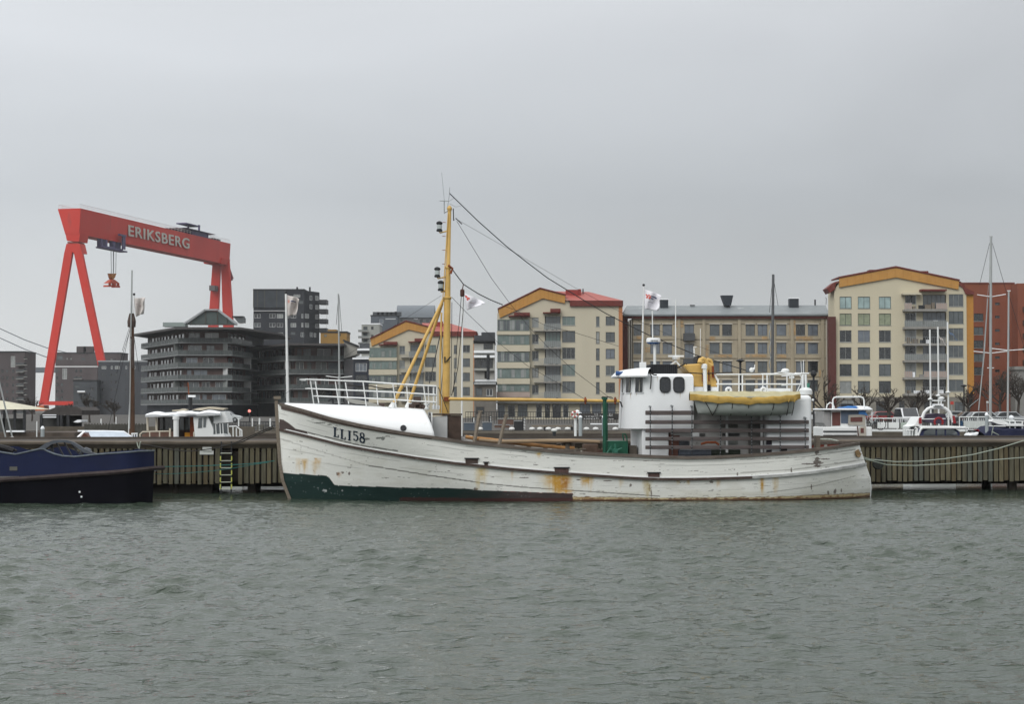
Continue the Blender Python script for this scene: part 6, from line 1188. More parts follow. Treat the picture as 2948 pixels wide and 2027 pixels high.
# lettering
fc = bpy.data.curves.new('letters', 'FONT'); fc.body = 'ERIKSBERG'; fc.size = 1; fc.resolution_u = 6; fc.extrude = .03; fc.offset = .012; fc.space_character = 1.12
to = bpy.data.objects.new('tmp_text', fc); COL.objects.link(to); dg = bpy.context.evaluated_depsgraph_get(); tm = bpy.data.meshes.new_from_object(to.evaluated_get(dg)); COL.objects.unlink(to)
co = np.array([v.co[:] for v in tm.vertices]); lo, hi = co.min(0), co.max(0)
A0, A1 = cq(866, 285), cq(1277, 365); hh = cq(866, 205)[2] - cq(866, 280)[2]; zb0 = A0[2] * .5 + cq(1277, 362)[2] * .5
for v in tm.vertices:
    u = (v.co.x - lo[0]) / (hi[0] - lo[0]); h_ = (v.co.y - lo[1]) / (hi[1] - lo[1]); v.co = Vector((A0[0] + (A1[0] - A0[0]) * u, -.25 - v.co.z * 4 + .1, zb0 + hh * h_))
tm.materials.clear(); tm.materials.append(mat('lettering_pale', (.50, .48, .44), .7)); tl = bpy.data.objects.new('lettering', tm); link(tl, gd)
# rail on top, trolleys, hook
m = MB(); k = 46
for t_ in (.3, w9 - .3):
    m.bar((xL, t_, ztop + 1.6), (xR, t_, ztop + 1.6), .14); m.bar((xL, t_, ztop + .9), (xR, t_, ztop + .9), .10)
    for i in range(k + 1): x = xL + (xR - xL) * i / k; m.bar((x, t_, ztop), (x, t_, ztop + 1.6), .10)
m.bar((xL, .3, ztop + 1.6), (xL, w9 - .3, ztop + 1.6), .14); m.build('girder_railing', M_rail, cr)
m = MB(); m.box((cq(700, 310)[0], .2, cq(700, 352)[2]), (cq(835, 300)[0], 2.6, cq(700, 343)[2])); m.box((cq(690, 350)[0], -.6, cq(700, 362)[2]), (cq(852, 350)[0], 2.8, cq(700, 353)[2]))
for x0 in (692, 722, 775, 812): m.box((cq(x0, 0)[0], .3, cq(700, 352)[2]), (cq(x0 + 12, 0)[0], 2.2, zbt - .1))
m.box((cq(815, 0)[0], -1.2, cq(820, 370)[2]), (cq(833, 0)[0], -.6, cq(820, 275)[2])); m.box((cq(790, 0)[0], -1.4, cq(820, 284)[2]), (cq(835, 0)[0], -.6, cq(820, 272)[2])); m.build('lower_trolley', M_crd, cr)
hx, hy = cq(767, 380, 2)[0], 2
def hq(x, y): v = cq(x, y, 2); return v
m = MB()
for x_ in (750, 765, 769, 785): m.tube([hq(x_, 365), hq(x_ + (767 - x_) * .15, 532)], .13, 5)
m.build('hoist_wire', M_metal, cr)
m = MB(); m.prism([hq(750, 533), hq(787, 533), hq(778, 560), hq(765, 576), (hq(757, 560))], (0, 1.6, 0)); m.build('hook_block', mat('hook_yellow', (.35, .14, .03), .6, var=.3, scale=1), cr)
m = MB(); m.prism([hq(765, 574), hq(775, 574), hq(808, 600), hq(730, 600)], (0, 2, 0)); m.prism([hq(730, 612), hq(757, 612), hq(760, 624), (hq(728, 624))], (0, 2, 0)); m.prism([hq(785, 615), hq(810, 615), hq(813, 629), hq(783, 629)], (0, 2, 0)); m.bar(hq(742, 600), hq(742, 614), .8); m.bar(hq(798, 600), hq(798, 616), .8); m.bar(hq(770, 600), hq(772, 626), 1.4); m.build('lifting_beam', mat('beam_orange', (.46, .07, .03), .6), cr)
m = MB(); m.box((cq(1240, 250)[0], -1.5, cq(1340, 262)[2] + 1), (cq(1440, 250)[0], w9 + 1, cq(1340, 248)[2])); m.box((cq(1300, 0)[0], 0, ztop + .05), (cq(1410, 0)[0], w9, cq(1340, 262)[2] + 1)); 
for x_ in (1272, 1345): m.bar(cq(x_, 250, 2), cq(x_, 205, 2), .7)
m.box((cq(1262, 0)[0], 0, cq(1300, 206)[2]), (cq(1355, 0)[0], 5, cq(1300, 199)[2])); m.build('upper_trolley', M_crd, cr)
m = MB(); m.box((cq(1460, 0)[0], 1, ztop), (cq(1505, 0)[0], 6, cq(1480, 297)[2])); m.build('machine_house', mat('machine_dark', (.05, .05, .055), .6), cr)
# ================================================================ SUSPENSION BRIDGE far left
zK = zm(0, 1000, 5.5024)
sF = Frame((P(-200, 1065, 1500).x, 1500, 0), 0); sb = thing('suspension_bridge', 'distant grey suspension bridge deck and cables between the left blocks', 'bridge', sF)
M_br = mat('bridge_grey', (.10, .115, .135), .8)
a, c = sF.at(-300, 1072), sF.at(250, 1058); m = MB(); m.box((a[0], 0, a[2]), (c[0], 20, c[2])); m.build('deck', M_br, sb)
for dy in (0, 30):
    m = MB(); m.tube([sF.at(x, y + dy * .9) for x, y in ((-300, 780), (-150, 868), (0, 946), (70, 978), (136, 1002), (250, 1030))], .40, 5); m.build('cable', M_br, sb)
m = MB(); 
for x in (-260, 240): m.box((sF.at(x, 1070)[0], 2, -5), (sF.at(x + 12, 1070)[0], 12, sF.at(x, 1070)[2]))
m.build('pier', M_br, sb)
# ================================================================ DARK BLOCKS, left half
rd_ = random.Random(5)
def block(nm, label, Z_, x0, x1, ytop, Y, D, mt, ops=(), group=None, side=None, coping=M_dark, cat_='building'):
    FB = Frame((P(*Z_(x0, 1500), Y).x, Y, GZ), 0); b = thing(nm, label, cat_, FB, group)
    at = lambda x, y, t=0: FB.at(*Z_(x, y), t)
    zt = at(x0, ytop)[2]; w = at(x1, ytop)[0]; rects = []
    for o in ops: a, c = at(o[0], o[3]), at(o[2], o[1]); rects.append((a[0], max(a[2], .1), c[0], c[2]))
    m = MB(); wall_with(m, 0, w, 0, zt, rects)
    for x in (0, w): m.quad((x, 0, 0), (x, D, 0), (x, D, zt), (x, 0, zt))
    m.quad((0, D, 0), (w, D, 0), (w, D, zt), (0, D, zt)); m.quad((0, 0, zt), (w, 0, zt), (w, D, zt), (0, D, zt)); m.build('wall', mt, b)
    m = MB(); m.box((-.15, -.15, zt + .003), (w + .15, D + .15, zt + .45)); m.build('roof_edge', coping, b)
    for o, r_ in zip(ops, rects): window(b, r_, n=o[6] if len(o) > 6 else 2, frame=(o[5] if len(o) > 5 and o[5] else M_frame_dk), pane=(o[4] if len(o) > 4 and o[4] else pick()), sill=False, fw=.09)
    return b, at, FB, w, zt
def balc(b, at, x0, x1, y0, y1, t=-1.5, panel=None, slab=True):
    a, c = at(x0, y1, t), at(x1, y0, t); m = MB()
    m.box((a[0], t, a[2] - .12), (c[0], -.002, a[2] + .12)); s_ = m.build('balcony', M_concrete if slab else M_dark, b)
    m = MB(); m.box((a[0], t, a[2] + .12), (c[0], t + .05, c[2])); m.build('balcony_front', panel or M_rpan, s_)
M_bk1 = mat('dark_violet_brick', (.082, .070, .072), .85, var=.25, scale=.2, streak=True, dirt=((.09, .075, .075), .3, .55)); M_bk2 = mat('charcoal_brick', (.058, .062, .070), .85, var=.22, scale=.2, streak=True); M_bk3 = mat('slate_facade', (.066, .072, .080), .8, var=.25, scale=.2)
gcol = mat('balcony_glass_grey', (.075, .082, .085), .3, var=.25, scale=.5)
ops = []
for r_ in range(7):
    for x0 in (20, 95, 190, 270, 330): ops.append((x0, 350 + r_ * 110, x0 + 38, 350 + r_ * 110 + 55, rd_.choice((M_glass_d, M_glass_m, M_glass_d)), None, 1))
ops += [(170, 140, 240, 315, M_glass_l, M_frame_w, 2)]
b, at, *_ = block('brick_tower', 'dark violet brick tower cut off by the left edge behind the pavilion', zK, -150, 392, 82, 600, 14, M_bk1, ops)
for k in range(9): balc(b, at, 250, 372, 245 + k * 110, 285 + k * 110, panel=gcol)
for k in range(9): balc(b, lambda x, y, t=0: at(x, y, t), 375, 418, 150 + k * 95, 185 + k * 95, panel=M_dark)
ops = []
for r_ in range(6):
    for x0 in (885, 960, 1190, 1260): ops.append((x0, 350 + r_ * 108, x0 + 40, 400 + r_ * 108, rd_.choice((M_glass_d, M_glass_m)), None, 1))
ops = [o for o in ops if not (960 <= o[0] < 1075 and o[1] < 540)] + [(985, 335, 1062, 505, M_glass_l, M_frame_w, 2)]
b, at, *_ = block('brick_block', 'lower violet brick block between the legs of the crane', zK, 868, 1545, 315, 720, 10, M_bk1, ops, coping=M_rail)
for k in range(6): balc(b, at, 1165, 1300, 470 + k * 100, 505 + k * 100, panel=gcol)
b, at, *_ = block('brick_block', 'longer violet brick block rising behind the crane legs with a dark roof line', zK, 868, 1912, 98, 735, 14, M_bk1, [(905, 130, 995, 205, M_glass_m, M_frame_dk, 2), (1290, 165, 1350, 205, M_glass_m, M_frame_dk, 2), (1050, 165, 1075, 200, M_glass_l, None, 1), (1112, 165, 1138, 200, M_glass_l, None, 1), (1745, 180, 1785, 205, M_glass_l, None, 1), (1815, 180, 1830, 205, M_glass_d, None, 1)])
for x_ in (1295, 1405): m = MB(); p = at(x_, 98, 5); m.box((p[0] - 2, 4, p[2] + .3), (p[0] + 2, 7, p[2] + 3.0)); m.build('chimney', M_bk1, b)
ops = []
for r_ in range(7):
    y = 295 + r_ * 118
    for x0, w_ in ((1610, 72), (1755, 30), (1820, 72), (1985, 30), (2110, 34), (2240, 60)):
        if r_ in (0, 1) or rd_.random() < .75: ops.append((x0, y, x0 + (w_ if r_ < 1 else w_ * .45), y + (50 if r_ < 1 else 42), M_glass_l if (r_ == 0 and w_ > 50) else rd_.choice((M_glass_d, M_glass_m)), M_frame_w if r_ == 0 else None, 2 if r_ == 0 else 1))
b, at, *_ = block('charcoal_block', 'charcoal facade behind the brown ship mast, in front of the crane leg', zK, 1545, 2420, 232, 560, 14, M_bk2, ops, coping=M_metal)
m = MB(); a, c = at(1790, 540, -.3), at(2045, 235, -.3); m.box((a[0], -.3, a[2]), (c[0], -.003, c[2])); m.build('grey_panel', mat('panel_grey', (.085, .088, .095), .7), b) if False else None
b, at, *_ = block('charcoal_block', 'low charcoal wing left of the ship mast, white balcony on it', zK, 1155, 1540, 540, 556, 10, M_bk3, [(1175, 600, 1250, 640, M_glass_m, None, 2), (1290, 735, 1340, 790, M_glass_d, None, 1), (1180, 860, 1240, 910, M_glass_d, None, 2), (1440, 640, 1480, 680, M_glass_d, None, 1)], coping=M_dark)
balc(b, at, 1225, 1345, 690, 716, panel=M_snow); balc(b, at, 1350, 1440, 800, 830, panel=gcol)
# ---- black tower
zT = zm(700, 820, 3.989); wf = mat('tower_frame_pale', (.46, .47, .47), .6)
ops = []
for y, xs in ((333, ((128, 200), (300, 370), (387, 458), (545, 608), (668, 690))), (437, ((128, 200), (300, 370), (387, 458), (545, 608), (668, 690))), (548, ((305, 375), (388, 458), (660, 700)))):
    for x0, x1 in xs: ops.append((x0, y, x1, y + 50, rd_.choice((M_glass_d, M_glass_m, M_glass_l)), wf, 2))
ops += [(580, 110, 655, 142, M_glass_l, wf, 3), (545, 215, 600, 250, M_glass_m, M_frame_dk, 2), (640, 180, 690, 220, M_glass_m, M_frame_dk, 2), (505, 330, 530, 380, M_glass_m, wf, 1), (545, 540, 600, 575, M_glass_m, M_frame_dk, 2)]
b, at, FT, w, zt = block('black_tower', 'black tower block with glazed top storeys behind the tall flagpole', zT, 112, 700, 64, 540, 12, mat('black_cladding', (.030, .033, .040), .7, var=.15, scale=.3), ops)
m = MB(); A0 = Vector((w, 0, 0)); A1 = Vector((at(877, 80, 9)[0], 9, 0)); m.add([A0, A1, A1 + Vector((0, 0, zt)), A0 + Vector((0, 0, zt)), (w - 1, 11.9, 0), (w - 1, 11.9, zt)], [(0, 1, 2, 3), (1, 4, 5, 2), (3, 2, 5)]); m.build('side_wall', MATS['black_cladding'], b)
ang = math.atan2(A1.y - A0.y, A1.x - A0.x); FS = Frame(FT.w(A0), ang)
for x0, x1, y in ((708, 752, 335), (708, 752, 440), (762, 790, 128), (762, 790, 228), (828, 862, 130), (828, 862, 235), (828, 862, 345), (765, 800, 550), (812, 835, 555), (828, 862, 450)):
    p, q = FS.at(*zT(x0, y + 48)), FS.at(*zT(x1, y)); window(b, (p[0], p[2], q[0], q[2]), t=-.2, n=2, frame=wf, pane=rd_.choice((M_glass_l, M_glass_m)), sill=False, fw=.1, rz=ang, loc=A0)
m = MB(); a, c = at(120, 262, -.4), at(480, 72, -.4); m.box((a[0], -.4, a[2]), (c[0], -.003, c[2])); gp = m.build('glazed_top', mat('tower_glass', (.045, .052, .06), .2, var=.3, scale=.3), b)
for x_ in (118, 165, 245, 385, 478): m = MB(); p, q = at(x_, 265, -.45), at(x_, 66, -.45); m.box((p[0] - .12, -.5, p[2]), (p[0] + .12, -.402, q[2])); m.build('mullion', M_frame_dk, gp)
m = MB(); p, q = at(120, 303, -.4), at(478, 296, -.4); m.box((p[0], -.45, p[2]), (q[0], -.003, q[2])); m.build('pale_ledge', wf, b)
for y in (175, 282, 395, 500): a, c = at(880, y + 52, 6), at(968, y, 6); m = MB(); m.box((a[0], 4, a[2]), (c[0], 9, a[2] + .3)); s_ = m.build('balcony', M_dark, b); m = MB(); m.box((a[0], 4.0, a[2] + .3), (c[0], 4.1, c[2])); m.box((c[0] - .1, 4.103, a[2] + .3), (c[0], 9, c[2])); m.build('balcony_front', mat('bal_black', (.04, .042, .045), .5), s_)
m = MB(); p, q = at(965, 500, 6), at(968, 170, 6); m.bar((p[0], 4.2, p[2]), (q[0], 4.2, q[2]), .12); m.build('balcony_post', M_frame_w, b)
m = MB(); p = at(620, 60, 5)
for dx in (0, 4): m.tube([(p[0] + dx, 5, zt), (p[0] + dx, 5, zt + 1.4)], .3, 6)
m.build('roof_vent', M_dark, b)
b, at, *_ = block('ochre_block', 'ochre rooftop storey right of the black tower', zT, 885, 1190, 552, 500, 10, mat('ochre_facade', (.26, .155, .045), .8, var=.12, scale=.3), [(930, 570, 960, 600), (1090, 560, 1120, 590)])
m = MB(); a, c = at(975, 552, 2), at(1075, 515, 2); m.box((a[0], 1, a[2]), (c[0], 8, c[2])); m.build('roof_house', MATS['ochre_facade'], b)
# ---- pair of low blocks with continuous balconies
zL = zm(380, 780, 3.07)
M_brn = mat('brown_boarding', (.078, .052, .048), .8, var=.3, scale=.4, streak=True); M_maroon = mat('maroon_boarding', (.11, .038, .036), .8, var=.2, scale=.4)
M_bg = mat('balcony_glass', (.088, .102, .102), .25, var=.30, scale=.7, stretch=(1.5, 1.5, .1)); M_slab = mat('slab_edge', (.20, .21, .215), .7, var=.2, scale=1)
def balcony_block(label, cols, ys, ybase, roof, roofY):
    o_ = P(*zL(cols[0][0], ybase), cols[0][1]); FB = Frame((o_.x, o_.y, GZ), 0); b = thing('balcony_block', label, 'building', FB)
    pts = []
    for x, Y in cols: v = P(*zL(x, ybase), Y); pts.append(Vector((v.x - o_.x, v.y - o_.y)))
    zs = [CH + (HOR - zL(0, y)[1]) / F * cols[len(cols) // 2][1] * 1.0 - GZ for y in ys]; pitch_ = (zs[0] - zs[-1]) / (len(zs) - 1)
    zs_all = zs; ztop = zs[0] + pitch_ * .98; n = len(pts)
    inner = []
    for i, p in enumerate(pts):
        d = (pts[min(i + 1, n - 1)] - pts[max(i - 1, 0)]).normalized(); nn_ = Vector((-d.y, d.x)); inner.append(p + nn_ * 1.7)
    back = 15 + max(p.y for p in pts)
    for i, z in enumerate(zs_all):
        m = MB(); poly = [Vector((p.x, p.y, z - .13)) for p in pts] + [Vector((pts[-1].x, back, z - .13)), Vector((pts[0].x, back, z - .13))]; m.prism(poly, (0, 0, .26)); m.build('balcony_slab', M_slab, b)
    for i, z in enumerate(zs_all[:]):
        for j in range(n - 1):
            a, c = pts[j], pts[j + 1]; L_ = (c - a).length; ang = math.atan2(c.y - a.y, c.x - a.x)
            m = MB(); segs = max(1, int(L_ / 6)); x = 0.1; m2 = MB()
            m.box((.05, .0, 1.10), (L_ - .05, .06, 1.16))
            for k in range(int(L_ / .9) + 1): xx = min(.05 + k * .9, L_ - .08); m.box((xx, 0, .13), (xx + .04, .05, 1.10))
            r_ = m.build('balcony_railing', mat('dark_rail_steel', (.13, .14, .14), .5), b); r_.location = (a.x, a.y, z); r_.rotation_euler = (0, 0, ang)
            m2.box((.06, .055, .18), (L_ - .06, .08, 1.06)); m2.build('glass_panel', M_bg, r_)
            # set back wall of the storey with doors and windows
            ia, ic = inner[j], inner[j + 1]; Li = (ic - ia).length; angi = math.atan2(ic.y - ia.y, ic.x - ia.x); ops = []; x = rd_.uniform(.3, 1.2)
            while x < Li - 1.6:
                w_ = rd_.choice((1.1, 1.9, 2.6, 3.2)); 
                if x + w_ > Li - .2: break
                ops.append((x, .25 if rd_.random() < .6 else 1.0, x + w_, pitch_ - .55)); x += w_ + rd_.uniform(.35, 1.6)
            m = MB(); wall_with(m, 0, Li, .13, pitch_ - .13, ops); wl = m.build('storey_wall', M_maroon if rd_.random() < .14 else M_brn, b); wl.location = (ia.x, ia.y, z); wl.rotation_euler = (0, 0, angi)
            for o in ops[:3]: window(wl, o, n=2 if o[2] - o[0] > 1.5 else 1, frame=rd_.choice((M_frame_dk, M_frame_w, wf)), pane=rd_.choices((M_glass_d, M_glass_m, M_glass_b, M_glass_l), (2, 3, 4, 1))[0], sill=False)
            for o in ops[3:]: window(wl, o, n=1, frame=M_frame_dk, pane=M_glass_m, sill=False)
        if i < len(zs_all):
            for j in range(1, n):
                if rd_.random() < .6: p = pts[j] * .9 + pts[j - 1] * .1; q = inner[j] * .9 + inner[j - 1] * .1; m = MB(); m.add([(p.x, p.y + .1, z + .13), (q.x, q.y, z + .13), (q.x, q.y, z + pitch_ - .13), (p.x, p.y + .1, z + pitch_ - .13), (p.x + .15, p.y + .1, z + .13), (q.x + .15, q.y, z + .13), (q.x + .15, q.y, z + pitch_ - .13), (p.x + .15, p.y + .1, z + pitch_ - .13)], [(0, 1, 2, 3), (4, 5, 6, 7), (0, 3, 7, 4)]); m.build('screen', rd_.choice((wf, M_rpan)), b)
    m = MB(); zg_ = zs_all[-1]; poly = [Vector((p.x, p.y, 0)) for p in inner] + [Vector((pts[-1].x, back, 0)), Vector((pts[0].x, back, 0))]; m.prism(poly, (0, 0, zg_ - .13)); m.build('ground_floor', mat('ground_navy', (.028, .034, .048), .6, var=.4, scale=.5), b)
    # side walls
    for e0, s_ in ((0, 1), (n - 1, -1)): p = inner[e0]; m = MB(); m.box((p.x, p.y, 0), (p.x + s_ * .3, back - .1, ztop)); m.build('side_wall', M_bk3, b)
    # wide roof with deep eaves
    m = MB(); rp_ = [P(*zL(x, y), Y) for x, y, Y in roof]; rl = [Vector((v.x - o_.x, v.y - o_.y, ztop + .1)) for v in rp_]; rl += [Vector((rl[-1].x - 1, back + 2, ztop + .1)), Vector((rl[0].x + 1, back + 2, ztop + .1))]; m.prism(rl, (0, 0, .5)); m.build('roof', mat('eaves_dark', (.066, .062, .062), .7, var=.15), b)
    return b, FB, pts, inner, ztop, zs_all
b1, FB1, pts1, in1, zt1_, zs1 = balcony_block('dark block with wrap-around balconies and a glazed gable on its flat roof', [(75, 440), (400, 404), (885, 404), (1062, 424)], (635, 745, 855, 962, 1070, 1180), 1300, [(8, 515, 436), (385, 472, 399), (950, 466, 399), (1330, 515, 432)], None)
fr1 = lambda x, y, t: Frame(FB1.o, 0).at(*zL(x, y), t)
m = MB(); T0 = 4; gl_ = [fr1(x, y, T0) for x, y in ((475, 470), (650, 352), (755, 352), (905, 470))]; m.prism(gl_, (0, 6, 0)); gg = m.build('roof_gable', mat('gable_glass', (.060, .078, .075), .25, var=.25, scale=.2), b1)
for x_, ya, yb in ((525, 440, 468), (650, 356, 468), (755, 356, 468), (840, 412, 468)): m = MB(); m.bar(fr1(x_, ya, T0 - .1), fr1(x_, yb, T0 - .1), .25); m.build('mullion', M_frame_dk, gg)
m = MB()
for p_, q_ in (((458, 468), (645, 345)), ((640, 345), (765, 343)), ((760, 343), (930, 468))): m.bar(fr1(*p_, T0 - .3), fr1(*q_, T0 - .3), .8, .38); 
m.build('gable_verge', M_metal, gg)
m = MB(); a, c = fr1(272, 475, 5), fr1(470, 455, 5); m.box((a[0], 5, a[2] - .5), (c[0], 9, c[2])); m.build('roof_kerb', mat('verdigris_kerb', (.22, .26, .25), .6), b1)
m = MB(); m.prism([fr1(x, y, 6) for x, y in ((900, 410), (985, 410), (985, 455), (940, 460))], (0, 4, 0)); m.build('roof_wedge', M_glass_m, b1)
m = MB(); m.box(fr1(885, 410, 5.5), fr1(998, 404, 8.5)); m.build('wedge_roof', M_dark, b1)
b2, FB2, pts2, in2, zt2_, zs2 = balcony_block('second dark balcony block with a pale wedge end, left of the small cream block', [(1050, 436), (1385, 411), (1868, 414)], (790, 910, 1045, 1165), 1300, [(1010, 660, 432), (1385, 620, 406), (1880, 612, 409)], None)
fr2 = lambda x, y, t: Frame(FB2.o, 0).at(*zL(x, y), t)
tY = pts2[-1].y
m = MB(); m.prism([fr2(x, y, tY + .2) for x, y in ((1872, 620), (2000, 668), (1985, 740), (1872, 775))], (0, 8, 0)); m.build('pale_wedge', mat('wedge_cream', (.29, .285, .26), .7, var=.1, scale=.3), b2)
m = MB(); m.bar(fr2(1865, 612, tY), fr2(2005, 668, tY), .5, .4); m.build('wedge_roof_edge', M_dark, b2)
m = MB(); p = fr2(1905, 800, tY + 2); m.box((fr2(1875, 0, tY)[0], tY + .6, 0), (fr2(1960, 0, tY)[0], tY + 9, fr2(1900, 785, tY)[2])); m.build('stair_tower', mat('stair_grey', (.085, .085, .09), .6, var=.3, scale=.3), b2)
# ---- small blocks between
zS = zm(1040, 820, 3.326)
b, at, *_ = block('small_dark_block', 'narrow navy glazed block just left of the small cream gable', zL, 1955, 2098, 780, 400, 10, mat('navy_block', (.022, .026, .038), .6, var=.2), [(1975, 815, 2075, 890, M_glass_b, M_frame_w, 3), (1975, 920, 2075, 990, M_glass_d, M_frame_dk, 3), (1975, 1030, 2075, 1100, M_glass_d, None, 3)])
for y in (690, 715, 760): m = MB(); a, c = at(1985, y + 12, -.5), at(2100, y - 6, -.5); m.box((a[0], 1, a[2]), (c[0], 6, c[2])); m.build('roof_terrace', M_snow if y != 715 else M_dark, b)
m = MB(); a, c = at(2010, 700, 2), at(2100, 640, 2); m.box((a[0], 2, a[2]), (c[0], 8, c[2])); m.build('roof_house', M_bk3, b)
m = MB(); m.box((-.2, -.4, at(0, 782, 0)[2]), (at(2100, 0)[0], 9, at(0, 768, 0)[2])); m.build('snowy_edge', M_snow, b)
M_slate = mat('slate_blue_block', (.085, .098, .115), .7, var=.15, scale=.3); M_pal = mat('pale_block', (.30, .31, .29), .8, var=.12, scale=.3)
b, at, *_ = block('hillside_block', 'pale hillside block with stacked balconies behind the small cream gable', zS, 0, 175, 380, 640, 12, M_pal, [(95, 400, 118, 430, M_glass_d, None, 1), (95, 480, 118, 510, M_glass_d, None, 1), (20, 400, 60, 440, M_glass_m, None, 2), (20, 460, 60, 500, M_glass_m, None, 2), (20, 520, 60, 560, M_glass_m, None, 2)], coping=M_snow)
for y in (430, 490, 550): balc(b, at, -30, 70, y, y + 18, panel=M_rpan)
b, at, *_ = block('hillside_block', 'slate blue block with one large window behind the small cream gable', zS, 88, 345, 300, 660, 12, M_slate, [(175, 328, 210, 370, M_glass_b, M_frame_w, 1), (230, 322, 330, 330, M_snow, M_frame_w, 1)])
m = MB()
for k in range(6): p = at(110 + k * 42, 300, 4); m.box((p[0], 4, p[2]), (p[0] + 2.5, 6, p[2] + 1.6))
m.build('roof_clutter', M_bk3, b)
b, at, FQ, w, zt = block('hillside_block', 'grey block with a barrel roof behind the red roof of the small cream gable', zS, 335, 700, 315, 680, 12, mat('mid_grey_block', (.12, .12, .125), .7, var=.15), [(370, 320, 395, 350), (500, 318, 545, 332, M_snow, None, 1), (560, 335, 590, 365), (620, 335, 650, 365)])
m = MB(); rows = []
for x in (0, w): rows.append([(x, -.5 + 6 - 6 * math.cos(a), zt + 5.2 * math.sin(a)) for a in [math.pi * k / 10 for k in range(11)]])
m.grid(rows); m.add(rows[0], [tuple(range(11))]); m.add(rows[1], [tuple(range(11))]); m.build('barrel_roof', mat('zinc_roof', (.14, .16, .18), .5), b, smooth=40)
for x_ in (345, 655, 688): m = MB(); p = at(x_, 268, 5); m.box((p[0] - 1, 4, p[2] - 3), (p[0] + 1.5, 7, p[2] + .4)); m.build('chimney', M_dark, b)
b, at, *_ = block('terraced_block', 'white banded terraced block between the two cream gabled blocks', zS, 1080, 1275, 560, 335, 10, mat('terrace_pale', (.33, .33, .31), .8, var=.12), [(1170, 560, 1262, 620, M_glass_d, None, 3), (1082, 708, 1262, 800, M_glass_d, M_frame_dk, 3), (1180, 830, 1205, 900, M_dark, None, 1), (1200, 1000, 1260, 1060, M_glass_b, M_frame_w, 2), (1090, 990, 1150, 1060, M_glass_m, None, 1)])
m = MB(); a, c = at(1075, 545, -.6), at(1280, 530, -.6); m.box((a[0], -.6, a[2]), (c[0], 9, c[2])); m.build('roof_band', M_dark, b); m = MB(); a, c = at(1150, 530, 2), at(1280, 455, 2); m.box((a[0], 2, a[2]), (c[0], 8, c[2])); a2, c2 = at(1080, 530, 3), at(1150, 485, 3); m.box((a2[0], 3, a2[2]), (c2[0] - .01, 7, c2[2])); m.build('roof_house', M_bk2, b)
for y in (630, 675, 800): m = MB(); a, c = at(1078, y + 22, -.9), at(1278, y, -.9); m.box((a[0], -.9, a[2]), (c[0], -.003, c[2])); m.build('snowy_band', M_snow if y != 800 else M_pal, b)
b, at, *_ = block('low_house', 'low house with a corrugated snowy roof between the cream gabled blocks', zS, 1082, 1290, 955, 290, 8, mat('low_house_wall', (.14, .13, .115), .8, var=.2), [(1095, 985, 1160, 1065, M_glass_m, None, 2), (1195, 995, 1260, 1065, M_glass_d, M_frame_w, 2), (1100, 1170, 1180, 1240, M_glass_d, None, 2)])
m = MB(); m.prism([at(1080, 955, -.6), at(1290, 955, -.6), at(1290, 940, -.6), at(1080, 940, -.6)], (0, 9, 0)); a, c = at(1085, 940, -.5), at(1250, 908, 5); m.add([a, (at(1288, 940, -.5)), at(1285, 908, 5), at(1095, 908, 5)], [(0, 1, 2, 3)]); m.build('corrugated_roof', mat('snowy_sheet_roof', (.34, .355, .36), .6, var=.3, scale=2, stretch=(6, .3, .3)), b)
m = MB(); p = at(1215, 910, 3); m.tube([p, p + Vector((0, 0, 4.2))], .3, 6); m.build('flue', M_dark, b)
# ================================================================ FLAGS AND POLES
M_flag = mat('flag_cloth', (.50, .47, .45), .9, var=.10, scale=3); M_flag2 = mat('flag_cloth_white', (.66, .66, .70), .9, var=.08, scale=3)
M_fred = mat('flag_red', (.50, .09, .07), .9); M_fblue = mat('flag_blue_print', (.06, .07, .16), .9)
for m_ in (M_flag, M_flag2): m_.node_tree.nodes['Principled BSDF'].inputs['Subsurface Weight'].default_value = 0
def flag(label, pole0, pole1, Y, outline, marks, r=.05, cloth=None, base=None):
    b_ = P(*pole0, Y); FR = Frame((b_.x, Y, 0)); p0 = FR.at(*pole0); p1 = FR.at(*pole1)
    fp = thing('flagpole', label.replace('@', 'white flagpole'), 'flagpole', FR); m = MB(); m.tube([Vector((p0[0], 0, min(p0[2], 1.5) - 1.0)), p0, p1], [r * 1.2, r * 1.1, r * .7], 10); m.build('pole', M_rail, fp, smooth=50)
    m = MB(); m.ball(p1 + Vector((0, 0, .05)), .06 * Y / 75, 8); m.build('finial', M_dark, fp)
    # cloth: left edge on the hoist, wavy, two grids of the same shape
    (ax, ay), (bx, by), (cx, cy), (dx_, dy_) = outline  # hoist top, fly top, fly bottom, hoist bottom
    n = 18; rows = []
    def cp(u, v, off=0):
        x = (ax + (bx - ax) * u) * (1 - v) + (dx_ + (cx - dx_) * u) * v; y = (ay + (by - ay) * u) * (1 - v) + (dy_ + (cy - dy_) * u) * v
        y += 2.2 * math.sin(u * 7 + v * 2) * u; x += 1.5 * math.sin(v * 6 + u * 3) * u
        q = FR.at(x, y, 0); q.y = .22 * Y / 80 * math.sin(u * 8 + v * 2.6 + ax) * u ** .7 + .10 * math.sin(v * 7 + u * 5) * u + off; return q
    for i in range(n + 1): rows.append([cp(i / n, j / 14) for j in range(15)])
    m = MB(); m.grid(rows); c = m.build('cloth', cloth or M_flag, fp, smooth=60); sl_ = c.modifiers.new('s', 'SOLIDIFY'); sl_.thickness = .012; sl_.offset = 0
    for (u0, v0, u1, v1, m_) in marks:
        m = MB(); rr_ = [[cp(u0 + (u1 - u0) * i / 5, v0 + (v1 - v0) * j / 2, -.02) for j in range(3)] for i in range(6)]; m.grid(rr_); m.build('printed_mark', m_, c)
    return fp
